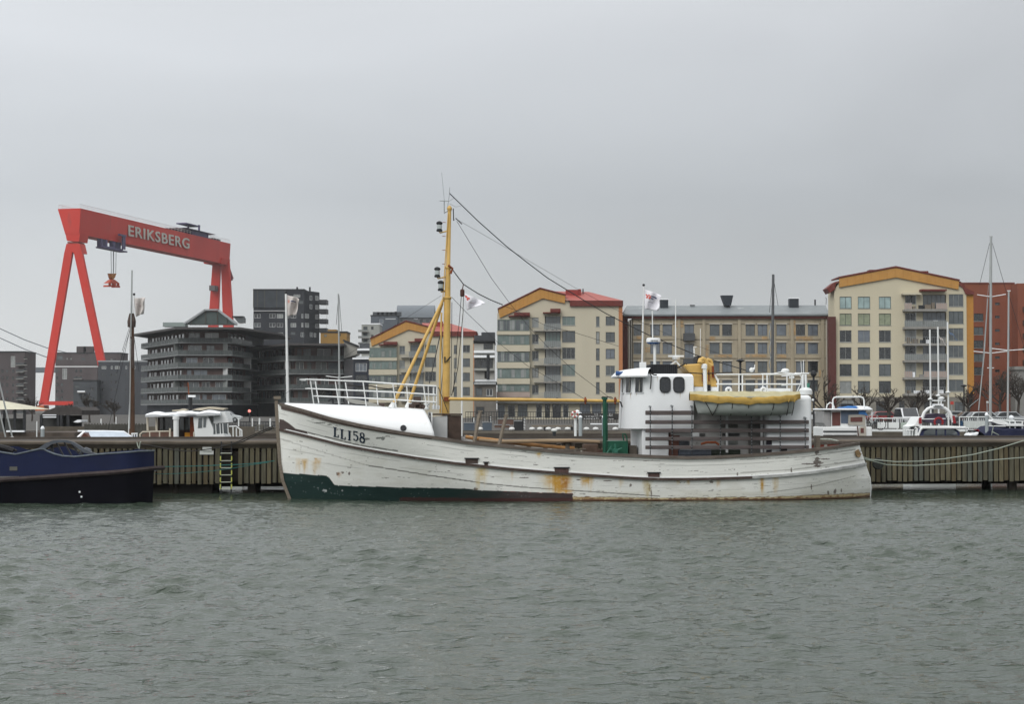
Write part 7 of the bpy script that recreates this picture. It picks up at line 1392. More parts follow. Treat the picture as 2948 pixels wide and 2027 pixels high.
emb = [(.08, .22, .18, .30, M_fred), (.14, .28, .24, .36, M_fred), (.22, .20, .32, .28, M_fred), (.28, .30, .38, .38, M_fred), (.10, .36, .20, .43, M_fred), (.24, .38, .36, .44, M_fred), (.36, .22, .40, .40, M_fred)]
flag('@ with a frayed greyish flag beside the brown ship mast', (372, 1228), (386, 850), 92, ((386, 858), (422, 857), (412, 902), (391, 912)), [(.15, .3, .3, .36, mat('faded_mark', (.40, .33, .32), .9)), (.4, .45, .6, .52, MATS['faded_mark'])], r=.045)
flag('@ with a tattered beige flag rising behind the white bow', (829, 1180), (823, 846), 76, ((824, 848), (861, 860), (855, 905), (828, 911)), [(.10, .22, .26, .36, mat('faded_red', (.52, .26, .22), .9)), (.38, .24, .75, .29, M_fblue), (.38, .36, .62, .41, MATS['faded_mark'])], r=.062)
flag('@ with a drooping white flag just right of the yellow mast', (1329, 1262), (1332, 848), 76, ((1334, 842), (1398, 872), (1376, 880), (1345, 893)), [(.05, .12, .16, .26, M_fred), (.14, .18, .28, .30, M_fred), (.10, .3, .2, .4, M_fred), (.2, .52, .6, .56, MATS['faded_mark'])], r=.04, cloth=M_flag2)
flag('@ with a clean white flag behind the wheelhouse roof', (1846, 1180), (1853, 824), 76, ((1855, 832), (1903, 850), (1893, 894), (1856, 890)), emb + [(.42, .24, .82, .30, M_fblue), (.42, .36, .62, .42, M_fblue), (.25, .58, .62, .61, mat('grey_print', (.30, .31, .36), .9))], r=.045, cloth=M_flag2)
def pole_thing(name, label, cat_, pts, Y, r, m_, group=None):
    b_ = P(*pts[0], Y); FR = Frame((b_.x, Y, 0)); o = thing(name, label, cat_, FR, group); m = MB(); m.tube([FR.at(*p) for p in pts], r, 8); m.build('pole', m_, o, smooth=50); return o, FR
bare_mast('yacht_mast', 'pale yacht mast with one dark backstay seen over the whaleback railing', (979, 1240), (974, 846), 88, .055, .035, M_alu, wires=((976, 850, 984, 957), (973, 870, 968, 935)), spreaders=(((938, 1083), (977, 1088), (1014, 1084)),))
o, f_ = bare_mast('yacht_mast', 'dark grey mast rising over the tan stone building', (2222, 1240), (2226, 790), 86, .085, .065, mat('mast_dark_grey', (.10, .105, .11), .5), wires=((2223, 815, 2215, 900, .3), (2229, 815, 2240, 880, -.3)))
m = MB(); m.tube([f_.at(2222 + 2.5 * math.sin(i * 1.3) - 5, 930 + i * 9, -.1) for i in range(28)], .022, 4); m.build('slack_halyard', M_metal, o)
zX = zm(2340, 1080, 7.253); zY = zm(2620, 1080, 7.076)
o, f_ = bare_mast('yacht_mast', 'tallest silver yacht mast with two pairs of spreaders in front of the brick block', (2851, 1240), (2853, 680), 84, .072, .055, M_alu, wires=((2849, 700, 2820, 820, .4), (2857, 700, 2903, 860, -.4), (2903, 860, 2908, 1000, -.4), (2846, 820, 2817, 1200, -.4, 1), (2820, 1147, 2790, 1172, -.4, 1), (2851, 690, 2846, 1000, .2)),
    spreaders=([zR(1180, 470), zR(1280, 485), zR(1385, 467)], [zR(1155, 877), zR(1280, 890), zR(1395, 876)], [zR(1252, 996), zR(1300, 996)]))
m = MB(); m.tube([f_.at(*zR(1268, 50)), f_.at(*zR(1290, 52))], .03, 5); m.tube([f_.at(*zR(1275, 90)), f_.at(*zR(1268, 390))], .03, 6); m.tube([f_.at(*zR(1190, 1300), -.4), f_.at(*zR(1230, 900), -.4), f_.at(*zR(1255, 500), -.2)], .028, 5); m.build('furled_sail', M_alu, o)
bare_mast('yacht_mast', 'shorter silver yacht mast nearest the right edge of the picture', (2901, 1252), (2904, 838), 80, .05, .04, M_alu, wires=((2904, 845, 2948, 1000), (2886, 1105, 2870, 1190, .3)), spreaders=([zR(1285, 857), zR(1405, 870), zR(1530, 862)], [zR(1395, 442), zR(1420, 442)]))
for i, (x_, yt, yb, lab) in enumerate(((2677, 949, 1181, 'left thin white pole of three over the blue canopied cruiser'), (2700, 941, 1185, 'middle thin white pole of three over the blue canopied cruiser'), (2728, 927, 1200, 'right thin white pole of three over the blue canopied cruiser'))):
    o, f_ = pole_thing('banner_pole', lab, 'pole', [(x_ + 3, yb + 55), (x_, yt)], 92, .045, M_rail, 'thin poles over the cruiser'); m = MB()
    if i: 
        m = MB(); rows = [[f_.at(x_ + 3 + u * (25 if i == 2 else 20), yt + 22 + u * 28 + 3 * math.sin(u * 9) + v * (7 - 4 * u), .1 * math.sin(u * 8)) for v in (0, 1)] for u in [k / 12 for k in range(13)]]; m.grid(rows); m.build('ribbon', mat('ribbon_blue', (.12, .17, .26), .8) if i == 2 else M_flag, o)
    m = MB(); q = f_.at(x_ + 1, 1150 - i * 10, -.05); m.lathe(q, [(.12, -.03), (.14, .02), (.05, .07)], 10); m.build('pole_lamp', M_rail, o)
# ================================================================ SMALL BOATS ON THE RIGHT
def bframe(x, Y, rz=0): return Frame((P(x, 1250, Y).x, Y, 0), rz)
XF = bframe(2370, 80, R(1)); X_ = lambda x, y, t=0: XF.at(*zX(x, y), t)
cb = thing('cabin_boat', 'boxy white cabin boat with hooped frame, blue tarp and red windows beyond the stern', 'cabin boat', XF)
m = MB(); p, q = X_(215, 1300, -1.2), X_(1240, 1085, -1.2); m.box((p[0], -1.2, -.4), (q[0], 1.2, q[2])); m.build('hull', M_white, cb, bevel=.05)
m = MB()
for y in (1175, 1262): m.bar(X_(218, y, -1.23), X_(920, y, -1.23), .035, .05)
m.build('hull_strake', M_dark, cb)
m = MB(); m.prism([X_(x, y, -1.0) for x, y in ((380, 1090), (370, 740), (1090, 740), (1120, 1090))], (0, 2, 0)); cab = m.build('cabin', M_white, cb)
m = MB(); m.prism([X_(x, y, -1.1) for x, y in ((235, 745), (355, 745), (375, 1090), (290, 1090), (225, 1000))], (0, 2.1, 0)); m.build('side_curtain', mat('grey_curtain', (.28, .28, .28), .7, var=.3, scale=2), cb)
m = MB(); m.prism([X_(x, y, -1.03) for x, y in ((405, 775), (575, 770), (575, 1055), (405, 1060))], (0, .03, 0)); m.build('window', mat('dull_red_pane', (.12, .05, .045), .4, var=.3, scale=3), cb)
m = MB(); m.prism([X_(x, y, -1.03) for x, y in ((590, 745), (1080, 745), (1085, 830), (750, 835), (740, 1010), (590, 1005))], (0, .03, 0)); m.build('window', mat('blue_grey_pane', (.10, .13, .18), .3, var=.3, scale=2), cb)
m = MB(); m.prism([X_(x, y, -1.08) for x, y in ((745, 835), (1080, 820), (1100, 1050), (740, 1040))], (0, .07, 0)); w_ = m.build('window_surround', mat('beige_grp', (.36, .34, .30), .5), cb); m = MB(); m.prism([X_(x, y, -1.10) for x, y in ((790, 885), (1035, 875), (1035, 975), (790, 975))], (0, .02, 0)); m.build('pane', MATS['dull_red_pane'], w_)
m = MB(); m.prism([X_(x, y, -1.27) for x, y in ((980, 1080), (1110, 1060), (1115, 1275), (980, 1275))], (0, .07, 0)); d_ = m.build('door', mat('beige_door', (.42, .39, .34), .5), cb); m = MB(); m.prism([X_(x, y, -1.29) for x, y in ((1000, 1110), (1065, 1110), (1065, 1210), (1000, 1210))], (0, .02, 0)); m.build('pane', MATS['dull_red_pane'], d_)
m = MB(); m.prism([X_(x, y, -1.29) for x, y in ((922, 1070), (945, 1065), (965, 1275), (940, 1275))], (0, .03, 0)); m.build('ladder_post', mat('brown_post', (.10, .06, .05), .7), cb)
m = MB(); p, q = X_(228, 735, -1.3), X_(1245, 700, -1.3); m.box((p[0], -1.3, p[2]), (q[0], 1.3, q[2])); m.build('roof', M_snow, cb, bevel=.03)
m = MB(); m.prism([X_(x, y, -.6) for x, y in ((600, 690), (640, 670), (770, 645), (900, 655), (960, 690))], (0, 1.0, 0)); m.build('blue_tarp', mat('bright_blue_tarp', (.06, .20, .50), .5), cb)
m = MB(); m.prism([X_(x, y, -.9) for x, y in ((930, 640), (1000, 645), (1150, 655), (1235, 690), (970, 700))], (0, 1.4, 0)); m.build('snow_heap', M_snow, cb)
for t_ in (-.9, .9): m = MB(); m.tube([X_(x, y, t_) for x, y in ((415, 700), (418, 520), (440, 475), (490, 458), (1000, 455), (1050, 475), (1070, 530), (1075, 690))], .035, 8); m.build('hoop_frame', M_rail, cb)
for k in range(3): m = MB(); m.tube([X_(x, y, -.8 + k * .5) for x, y in ((285, 690), (300, 620), (360, 575), (420, 600), (450, 690))], .03, 6); m.build('folded_hood_frame', M_rail, cb)
m = MB(); m.tube([X_(1235, 700, -1.2), X_(1235, 1000, -1.2)], .025, 6); m.build('stern_post', M_rail, cb)
m = MB(); p, q = X_(590, 660, -.2), X_(840, 600, -.2); m.box((p[0], -.2, p[2]), (q[0], .3, q[2])); m.build('dark_crate', M_dark, cb); m = MB(); p, q = X_(1085, 830, -1.05), X_(1130, 745, -1.05); m.prism([X_(x, y, -1.1) for x, y in ((960, 745), (1090, 745), (1150, 850), (1080, 830), (960, 820))], (0, .1, 0)); m.build('blue_curtain', MATS['bright_blue_tarp'], cb)
# cruiser
YF = bframe(2620, 82); Y_ = lambda x, y, t=0: YF.at(*zY(x, y), t)
cu = thing('motor_cruiser', 'white motor cruiser with navy canopy, targa arch and red life ring behind the pier', 'motor boat', YF)
m = MB(); rows = []
for i in range(17):
    u = i / 16; x0_, x1_ = Y_(20, 1070)[0], Y_(960, 1070)[0]; x = x0_ + (x1_ - x0_) * u; z = Y_(0, 1052 - 14 * math.sin(u * 3.1))[2]; rows.append([(x, -1.4, -.3), (x, -1.5, z - .45), (x, -1.5, z), (x, 1.5, z), (x, 1.5, z - .45), (x, 1.4, -.3)])
m = MB(); p, q = Y_(20, 1300, .6), Y_(930, 1040, .6); m.box((p[0], .6, -.3), (q[0], 2.4, q[2] - .05)); m.box((p[0], -1.3, q[2] - .12), (q[0], 2.4, q[2])); m.build('hull', M_white, cu, bevel=.05)
m = MB(); rows = []
for i in range(21):
    u = i / 20; x_ = 150 + 860 * u; top_ = 1062 + (90 * max(0, (u - .72) / .28) ** 2) + 60 * max(0, (.12 - u) / .12) ** 2; a = Y_(x_, top_, -1.1); c = Y_(150 + 860 * u, 1260, -1.4); rows.append([tuple(c), tuple(a), (a[0], .6, a[2] + .02)])
m.grid(rows); cn = m.build('canopy', mat('navy_canvas', (.020, .024, .060), .8, var=.2, scale=3), cu, smooth=50)
for pts_ in (((270, 1225), (290, 1150), (370, 1110), (515, 1098), (518, 1225)), ((552, 1100), (700, 1102), (702, 1225), (552, 1225)), ((735, 1102), (890, 1118), (945, 1160), (975, 1225), (735, 1225))):
    m = MB(); m.prism([Y_(x, y, -1.46) for x, y in pts_], (0, .03, 0)); m.build('window', M_glass_m, cn)
m = MB(); m.tube([Y_(x, y, -1.3) for x, y in ((130, 1250), (140, 1100), (100, 1075))], .06, 6); m.tube([Y_(x, y, -1.35) for x, y in ((165, 1235), (215, 1110), (260, 1075))], .05, 6); m.build('side_deck_frame', M_white, cu)
for t_ in (-.9,): m = MB(); m.tube([Y_(x, y, t_) for x, y in ((235, 900), (290, 760), (360, 690), (420, 665), (640, 660), (720, 680), (790, 740), (840, 830), (880, 960))], .075, 8); m.build('targa_arch', M_white, cu, smooth=50)
m = MB(); m.prism([Y_(x, y, -1.0) for x, y in ((100, 1010), (190, 860), (235, 850), (245, 1030), (30, 1045))], (0, 1.8, 0)); m.build('cockpit_side', M_white, cu)
m = MB(); m.prism([Y_(x, y, -.7) for x, y in ((300, 880), (340, 810), (560, 780), (720, 800), (740, 880), (720, 1000), (300, 960))], (0, 1.2, 0)); m.build('cockpit_cover', mat('violet_canvas', (.050, .042, .065), .8, var=.3, scale=3), cu)
for c_, r_ in (((583, 960), .16),): m = MB(); cc = Y_(*c_, -1.15); m.tube([cc + Vector((.19 * math.cos(a), 0, .19 * math.sin(a))) for a in [math.pi * 2 * k / 20 for k in range(-2, 13)]], .05, 8); m.build('life_ring', mat('ring_red', (.24, .02, .025), .6), cu)
m = MB(); m.prism([Y_(x, y, -1.1) for x, y in ((190, 870), (235, 865), (238, 995), (185, 990))], (0, .1, 0)); m.build('red_fender', MATS['ring_red'], cu); m = MB(); m.prism([Y_(x, y, -1.1) for x, y in ((870, 830), (910, 830), (935, 980), (890, 990))], (0, .1, 0)); m.build('red_fender', MATS['ring_red'], cu)
m = MB(); m.box(Y_(485, 640, -1.1), Y_(650, 590, -.8)); nb_ = m.build('name_board', M_snow, cu); m = MB(); m.box(Y_(505, 627, -1.13), Y_(630, 617, -1.1)); m.build('board_stripe', mat('olive_stripe', (.10, .10, .06), .7), nb_)
m = MB(); m.tube([Y_(445, 522, -.8), Y_(720, 524, -.8)], .025, 5); cc = Y_(640, 475, -.8); m.lathe(cc, [(.05, -.1), (.14, -.02), (.14, .04), (.05, .08)], 10); m.tube([Y_(640, 500, -.8), Y_(630, 590, -.8)], .03, 5); m.tube([Y_(430, 460, -.8), Y_(430, 340, -.8)], .012, 4); m.build('arch_aerials', M_rail, cu)
m = MB()
for x_ in (-120, -70, 0, 60, 115): m.tube([Y_(x_ - 10, 1250, -1.2), Y_(x_ - 6, 1130, -1.2), Y_(x_ + 20, 1115, -1.2)], .03, 5)
m.tube([Y_(-60, 1128, -1.2), Y_(70, 1120, -1.2)], .03, 5); m.build('pushpit_rail', M_rail, cu)
m = MB()
for x_ in (1140, 1190): m.tube([Y_(x_, 1250, -1), Y_(x_, 1075, -1)], .03, 5)
m.tube([Y_(1140, 1078, -1), Y_(1190, 1078, -1)], .02, 5); m.build('bow_rail', M_rail, cu); m = MB(); m.tube([Y_(260, 900, -1.1), Y_(720, 890, -1.1)], .02, 5); m.build('grab_rail', M_rail, cu)
NF = bframe(2815, 80); N_ = lambda x, y, t=0: NF.at(*zY(x, y), t)
nv = thing('covered_yacht', 'yacht under a navy cover with a pale boom above it at the right edge', 'sailing boat', NF)
m = MB(); rows = []
for i in range(31):
    u = i / 30; x_ = 1380 + 1300 * u; y_ = 1150 - 110 * min(1, u * 12) + 8 * math.sin(u * 25); a = N_(x_, y_, 0); rows.append([(a[0], -1.3, .8), (a[0], -1.2, a[2] - .15), (a[0], -.4, a[2]), (a[0], .6, a[2]), (a[0], 1.3, .8)])
m.grid(rows); m.build('cover', mat('navy_cover', (.016, .020, .048), .8, var=.25, scale=2, bump=.4), nv, smooth=50)
m = MB(); m.tube([N_(1640, 930, 0), N_(2120, 945, 0)], .09, 8); m.tube([N_(2110, 900, .2), N_(2700, 920, .2)], .07, 8); m.build('boom', M_alu, nv, smooth=50)
m = MB(); m.tube([N_(1600, 1040, -.9), N_(1950, 1045, -.9)], .025, 5); m.tube([N_(1960, 930, -.9), N_(2700, 960, -.9)], .02, 5)
for x_ in (2030, 2140, 2285): m.tube([N_(x_, 940, -.9), N_(x_, 1220, -.9)], .03, 5)
m.tube([N_(1590, 810, -.5), N_(1740, 960, -.5), N_(1770, 1010, -.5), N_(1940, 1060, -.5)], .03, 5); m.build('guard_rail', M_rail, nv)
m = MB(); m.prism([N_(x, y, -.8) for x, y in ((1660, 950), (1700, 905), (1900, 930), (2050, 1000), (1950, 1030), (1800, 1000))], (0, .8, 0)); m.prism([N_(x, y, -1.0) for x, y in ((1960, 1000), (2300, 985), (2320, 1040), (1970, 1040))], (0, .8, 0)); m.build('coachroof', M_white, nv)
m = MB(); m.ball(N_(2060, 875, .3), .13, 10); m.build('white_buoy', M_snow, nv)
m = MB(); m.tube([N_(1660, 1150, -1.2), N_(1810, 1225, -1.2)], .025, 5); m.tube([N_(1700, 1030, -1.2), N_(1660, 1225, -1.2)], .02, 5); m.build('tied_line', M_pale, nv)
DF = bframe(2795, 79); dg_ = thing('dinghy', 'small white dinghy lying between the cruiser and the covered yacht', 'dinghy', DF); m = MB(); m.prism([DF.at(*zY(x, y), 0) for x, y in ((1210, 1215), (1270, 1185), (1330, 1180), (1405, 1160), (1390, 1215), (1340, 1250), (1215, 1250))], (0, 1.0, 0)); m.build('hull', M_snow, dg_, bevel=.04); m = MB(); m.box(DF.at(*zY(1230, 1160), .3), DF.at(*zY(1330, 1120), .8)); m.build('outboard_motor', M_dark, dg_); m = MB(); m.box(DF.at(*zY(1330, 1155), .3), DF.at(*zY(1370, 1110), .6)); m.build('red_fuel_tank', MATS['ring_red'], dg_)
# white gangway rails
def gangway(label, x0, x1, yt, yb, Y, panels):
    G = bframe(x0, Y); g_ = thing('gangway', label, 'gangway', G); m = MB(); a, c = G.at(x0, yt), G.at(x1, yt); m.tube([a, c], .035, 6); b0, b1_ = G.at(x0, yb), G.at(x1, yb); m.box((b0[0], -.02, b0[2] - .12), (b1_[0], 1.2, b0[2])); n = max(3, int((x1 - x0) / 32))
    for i in range(n + 1): x = a[0] + (c[0] - a[0]) * i / n; m.tube([(x, 0, b0[2]), (x, 0, a[2])], .03, 6)
    m.build('rail', M_rail, g_)
    for u0, u1, kind in panels:
        m = MB(); m.box((a[0] + (c[0] - a[0]) * u0, -.03, b0[2] + .08), (a[0] + (c[0] - a[0]) * u1, .0, a[2] - .22)); m.build('panel', kind, g_)
gangway('white gangway rail with two pale panels right of the hooped cabin boat', 2505, 2622, 1205, 1237, 100, [(.18, .42, M_white), (.45, .71, M_white), (.75, .92, mat('pale_green_panel', (.40, .46, .42), .5))])
gangway('long white gangway fence left of the tallest yacht mast', 2762, 2842, 1201, 1237, 101, [(.03, .12, mat('deep_blue', (.02, .06, .12), .6)), (.15, .98, mat('ribbed_white', (.50, .53, .52), .6, var=.25, scale=6, stretch=(8, 1, .5)))])
# ================================================================ PILES AND QUAY FURNITURE
M_pile = mat('grey_pile', (.25, .28, .29), .6, var=.12, scale=2)
def pile(label, x0, x1, yt, Y, m_=M_pile, cap=None, group='round steel piles'):
    G = bframe((x0 + x1) / 2, Y); o = thing('mooring_pile', label, 'pile', G, group); p = G.at((x0 + x1) / 2, yt); r = (x1 - x0) / 2 * Y / 5000; m = MB(); m.lathe((0, 0, 0), [(r, -1), (r, p[2] - .05), (r * .8, p[2])], 14); m.build('shaft', m_, o, smooth=50)
    m = MB(); m.lathe((0, 0, p[2]), [(r * 1.05, -.06), (r * 1.05, .0), (r * .4, .08)], 14); m.build('cap', cap or M_snow, o); return o
pile('grey round pile before the tallest yacht mast', 2836, 2846, 1193, 79)
pile('grey round pile beside the pavilion at far left', 117, 128, 1232, 80)
pile('grey round pile with white top right of the red and white lifebuoy', 1666, 1676, 1200, 110)
pile('slate blue pile partly behind the green winch post', 1733, 1741, 1200, 112, mat('pile_blue', (.15, .19, .21), .6))
zi_ = zi
QY = 136.4; qF = lambda x: Frame((P(x, 1240, QY).x, QY, GZ), 0)
M_lampw = mat('white_cap_lamp', (.62, .63, .62), .6)
def small(name, label, cat_, parts, x, Y, zbase=GZ, group=None):
    G = Frame((P(x, 1240, Y).x, Y, zbase), 0); o = thing(name, label, cat_, G, group)
    for nm, fn, m_ in parts: m = MB(); fn(m, G); m.build(nm, m_, o)
    return o
low_f = None
for i, x_ in enumerate((340, 720, 960, 1055, 1155, 1270, 1385, 1610, 1720, 1955, 2190, 1225)):
    px, py = zi(x_, 395 if x_ != 1225 else 483)
    small('bollard_light', (['leftmost', 'second', 'third', 'fourth', 'fifth', 'sixth', 'seventh', 'eighth', 'ninth', 'tenth', 'rightmost'][i] + ' white topped bollard counted from the left along the far quay') if i < 11 else 'white topped bollard standing lower and nearer than the far quay row', 'bollard', (('post', lambda m, G, px=px, py=py: m.lathe((0, 0, 0), [(.13, -.6), (.13, max(.1, G.at(px, py)[2] - .1))], 8), M_dark), ('cap', lambda m, G, px=px, py=py: m.ball((0, 0, max(.2, G.at(px, py)[2])), .24, 10, (1, 1, .6)), M_lampw)), px, 131 if x_ == 1225 else QY + .3, group='white topped bollards along the far quay')
# long timber rails and walings of the far quay
for nm, lab, y0, y1, Y, col_ in (('timber_waling', 'upper pale timber waling running along the far quay', 1243.5, 1246.5, 134.9, (.17, .155, .13)), ('timber_waling', 'lower dark timber waling just above the basin water', 1250, 1253, 134.4, (.055, .045, .04))):
    G = Frame((0, Y, 0), 0); a, c = G.at(700, y1), G.at(2360, y0); m = MB(); m.box((a[0], 0, a[2]), (c[0], .25, c[2])); m.box((a[0] - 22, 0, a[2]), (a[0] - .1, .25, c[2])); o = m.build(nm, mat('waling_%d' % y0, col_, .85, var=.35, scale=1.2, stretch=(.4, 3, 3))); o.location = (0, Y, 0); tag(o, lab, 'timber')
G = Frame((P(*zi(960, 430), 137).x, 137, GZ), 0); bn = thing('quay_bench', 'long low timber bench on the far quay beyond the foredeck gap', 'bench', G); m = MB(); a, c = G.at(*zi(955, 352)), G.at(*zi(1440, 346)); m.box((a[0], 0, a[2] - .12), (c[0], .8, a[2])); m.build('seat', M_wood_grey, bn)
for u in (0, .33, .66, 1): m = MB(); x = a[0] + (c[0] - a[0]) * u; m.box((x - .08, .1, 0), (x + .08, .7, a[2] - .12)); m.build('leg', M_dark, bn)
def panel_box(label, x0, y0, x1, y1, Y, m_, cat_='cabinet', name='service_cabinet'):
    G = Frame((P(*zi(x0, y1), Y).x, Y, GZ), 0); o = thing(name, label, cat_, G); a, c = G.at(*zi(x0, y1)), G.at(*zi(x1, y0)); m = MB(); m.box((a[0], 0, max(0, a[2])), (c[0], .6, c[2])); m.build('body', m_, o, bevel=.03); m = MB(); m.box((a[0] - .03, -.04, c[2]), (c[0] + .03, .64, c[2] + .05)); m.build('lid', M_metal, o); return o
Mbx = mat('blue_grey_board', (.075, .095, .12), .6, var=.15)
panel_box('left of two blue grey cabinets behind the leaning deck posts', 145, 325, 272, 440, 138, Mbx); panel_box('right of two blue grey cabinets behind the leaning deck posts', 368, 320, 480, 425, 138, Mbx)
panel_box('reddish timber planter between the leaning deck posts', 555, 280, 740, 345, 150, mat('planter_red_brown', (.12, .075, .06), .8, var=.3), 'planter', 'planter'); panel_box('low reddish timber bench block nearer the leaning deck posts', 512, 350, 690, 382, 141, MATS['planter_red_brown'], 'bench', 'timber_bench'); panel_box('black equipment box in front of the glazed shops', 745, 305, 850, 425, 139, M_dark); 
# striped black and white marker posts
for lab, x0, x1, y0, y1, Y in (('tall black and white striped marker post in front of the shops', 845, 880, 262, 425, 136.6), ('short black and white striped marker over the right cabinet', 443, 472, 240, 320, 138.8), ('short white marker over the left cabinet', 246, 270, 258, 322, 138.8)):
    G = Frame((P(*zi(x0, y1), Y).x, Y, GZ), 0); o = thing('striped_marker', lab, 'marker post', G); a, c = G.at(*zi(x0, y1)), G.at(*zi(x1, y0)); m = MB(); m.box((a[0], 0, 0), (c[0], .25, c[2])); m.build('post', M_black if 'white striped' in lab else M_dark, o); n = 9 if 'tall' in lab else (4 if 'striped' in lab else 1); h = (c[2] - max(a[2], 0)) / n
    m = MB()
    for k in range(n): z0 = max(a[2], 0) + h * k; m.prism([(a[0] + .1, -.02, z0), (c[0], -.02, z0 + h * .25), (c[0], -.02, z0 + h * (.7 if n > 1 else 1)), (a[0] + .1, -.02, z0 + h * (.45 if n > 1 else .9))], (0, .015, 0))
    m.build('white_stripes', M_white, o)
G = Frame((P(*zi(1478, 430), 134.0).x, 134.0, 0), 0); o = thing('lifebuoy_post', 'red and white lifebuoy on a slim white post left of the grey pile', 'lifebuoy', G); m = MB(); m.tube([G.at(*zi(1478, 500)), G.at(*zi(1478, 255))], .10, 8); m.build('post', M_white, o)
cc = G.at(*zi(1468, 222)); m = MB(); m.tube([cc + Vector((.20 * math.cos(a), -.3, .20 * math.sin(a))) for a in [math.pi * 2 * k / 16 for k in range(17)]], .085, 8); rg2 = m.build('lifebuoy', mat('buoy_red', (.35, .09, .08), .6), o)
for k in range(4): m = MB(); m.tube([cc + Vector((.20 * math.cos(a), -.3, .20 * math.sin(a))) for a in (k * math.pi / 2 + .5, k * math.pi / 2 + .8, k * math.pi / 2 + 1.1)], .093, 8); m.build('white_band', M_white, rg2)
# shop front lettering panel: pale strokes too far off to be read
G = Frame((P(*zi(1560, 300), 299.2).x, 299.2, GZ), 0); sg_ = thing('shop_sign', 'dark shop sign with small pale lettering under the glazed fronts', 'sign', G); a, c = G.at(*zi(1560, 292)), G.at(*zi(1935, 205)); m = MB(); m.box((a[0], 0, a[2]), (c[0], .4, c[2])); m.build('board', MATS['shop_dark'], sg_)
rs = random.Random(4); m = MB()
for y_, x0, x1 in ((245, 1590, 1760), (272, 1580, 1760), (238, 1770, 1920), (278, 1790, 1930), (220, 1705, 1760), (222, 1850, 1920)):
    x = x0
    while x < x1: w_ = rs.uniform(8, 22); p = G.at(*zi(x, y_ + rs.uniform(-2, 2)), -.03); q = G.at(*zi(min(x + w_, x1), y_ + rs.uniform(-4, 4)), -.03); m.bar(p, q, .14, .1); x += w_ + rs.uniform(4, 9)
m.build('lettering', M_white, sg_)
# far quay: umbrellas and snow on tables by the shops
for lab, xc, yt, w_, Y in (('closed pale parasol by the shops right of the lifebuoy', 1500, 168, 55, 250),):
    G = Frame((P(*zi(xc, 250), Y).x, Y, GZ), 0); o = thing('parasol', lab, 'parasol', G); t_ = G.at(*zi(xc, yt)); e_ = G.at(*zi(xc + w_, yt + 38)); m = MB(); m.lathe((0, 0, 0), [(e_[0] - t_[0], e_[2]), (.1, t_[2])], 8); m.build('canopy', M_snow, o); m = MB(); m.tube([(0, 0, 0), (0, 0, e_[2])], .08, 6); m.build('pole', M_dark, o)
G = Frame((P(*zi(1660, 340), 200).x, 200, GZ), 0); o = thing('table_row', 'snow covered outdoor table row beside the shop sign', 'tables', G); a, c = G.at(*zi(1660, 342)), G.at(*zi(2000, 330)); m = MB(); m.box((a[0], 0, c[2] - .12), (c[0], 1, c[2])); m.build('table_top', M_snow, o)
for k in range(6): m = MB(); x = a[0] + (c[0] - a[0]) * (k + .5) / 6; m.box((x - .1, .3, 0), (x + .1, .6, c[2] - .12)); m.build('leg', M_dark, o)
# small fence rail in front of shops
def fence(label, x0, x1, yt, Y, n, m_=M_dark, rails=2, base=GZ, mid=None):
    G = Frame((P(x0, 1220, Y).x, Y, base), 0); o = thing('railing_fence', label, 'railing', G); a, c = G.at(x0, yt), G.at(x1, yt); m = MB()
    for k in range(rails): z = a[2] * (1 - .45 * k); m.bar((0, 0, z), (c[0], 0, z), .07)
    m.build('rail', m_, o); m = MB()
    for i in range(n + 1): x = c[0] * i / n; m.box((x - .03, -.03, 0), (x + .03, .03, a[2]))
    pp = m.build('post', m_, o); pp['kind'] = 'stuff'; return o
fence('dark thin railing running in front of the shop fronts', 1340, 1790, 1186, 215, 60)
fence('dark quay railing behind the houseboat', 620, 800, 1215, 150, 40)
fence('dark quay railing behind the right-hand cabin boats', 2360, 2960, 1204, 150, 110)
# ================================================================ STREET LAMPS
def lamp(label, x, yt, yb, Y, style='globe', lit=False):
    G = Frame((P(x, yb, Y).x, Y, GZ), 0); o = thing('street_lamp', label, 'street lamp', G); t_ = G.at(x, yt); m = MB(); m.tube([(0, 0, 0), (0, 0, t_[2])], .09, 8); m.build('post', M_dark, o)
    m = MB(); m.lathe((0, 0, t_[2]), [(.09, -.08), (.24, .02), (.28, .2), (.2, .38), (.05, .46)] if style == 'globe' else [(.12, -.1), (.42, .05), (.1, .2)], 12); m.build('lamp_head', M_dark if not lit else M_metal, o); return o, t_, G
lamp('black globe street lamp over the after house of the white boat', 2343, 1082, 1220, 150); lamp('thin black lamp standing behind the boat deck railing', 2132, 1040, 1220, 150, 'flat'); lamp('slim black lamp before the orange side strip', 2776, 1112, 1215, 200, 'flat')
o, t_, G = lamp('slim lamp with a small red light under the dark balconies', 719, 1186, 1214, 230, 'flat')
m = MB(); m.ball((0, -.3, t_[2] + .1), .2, 10); em = bpy.data.materials.new('lit_red_lamp'); em.use_nodes = True; b_ = em.node_tree.nodes['Principled BSDF']; b_.inputs['Base Color'].default_value = (.6, .1, .08, 1); b_.inputs['Emission Color'].default_value = (1, .30, .25, 1); b_.inputs['Emission Strength'].default_value = 1.2; m.build('signal_light', em, o)
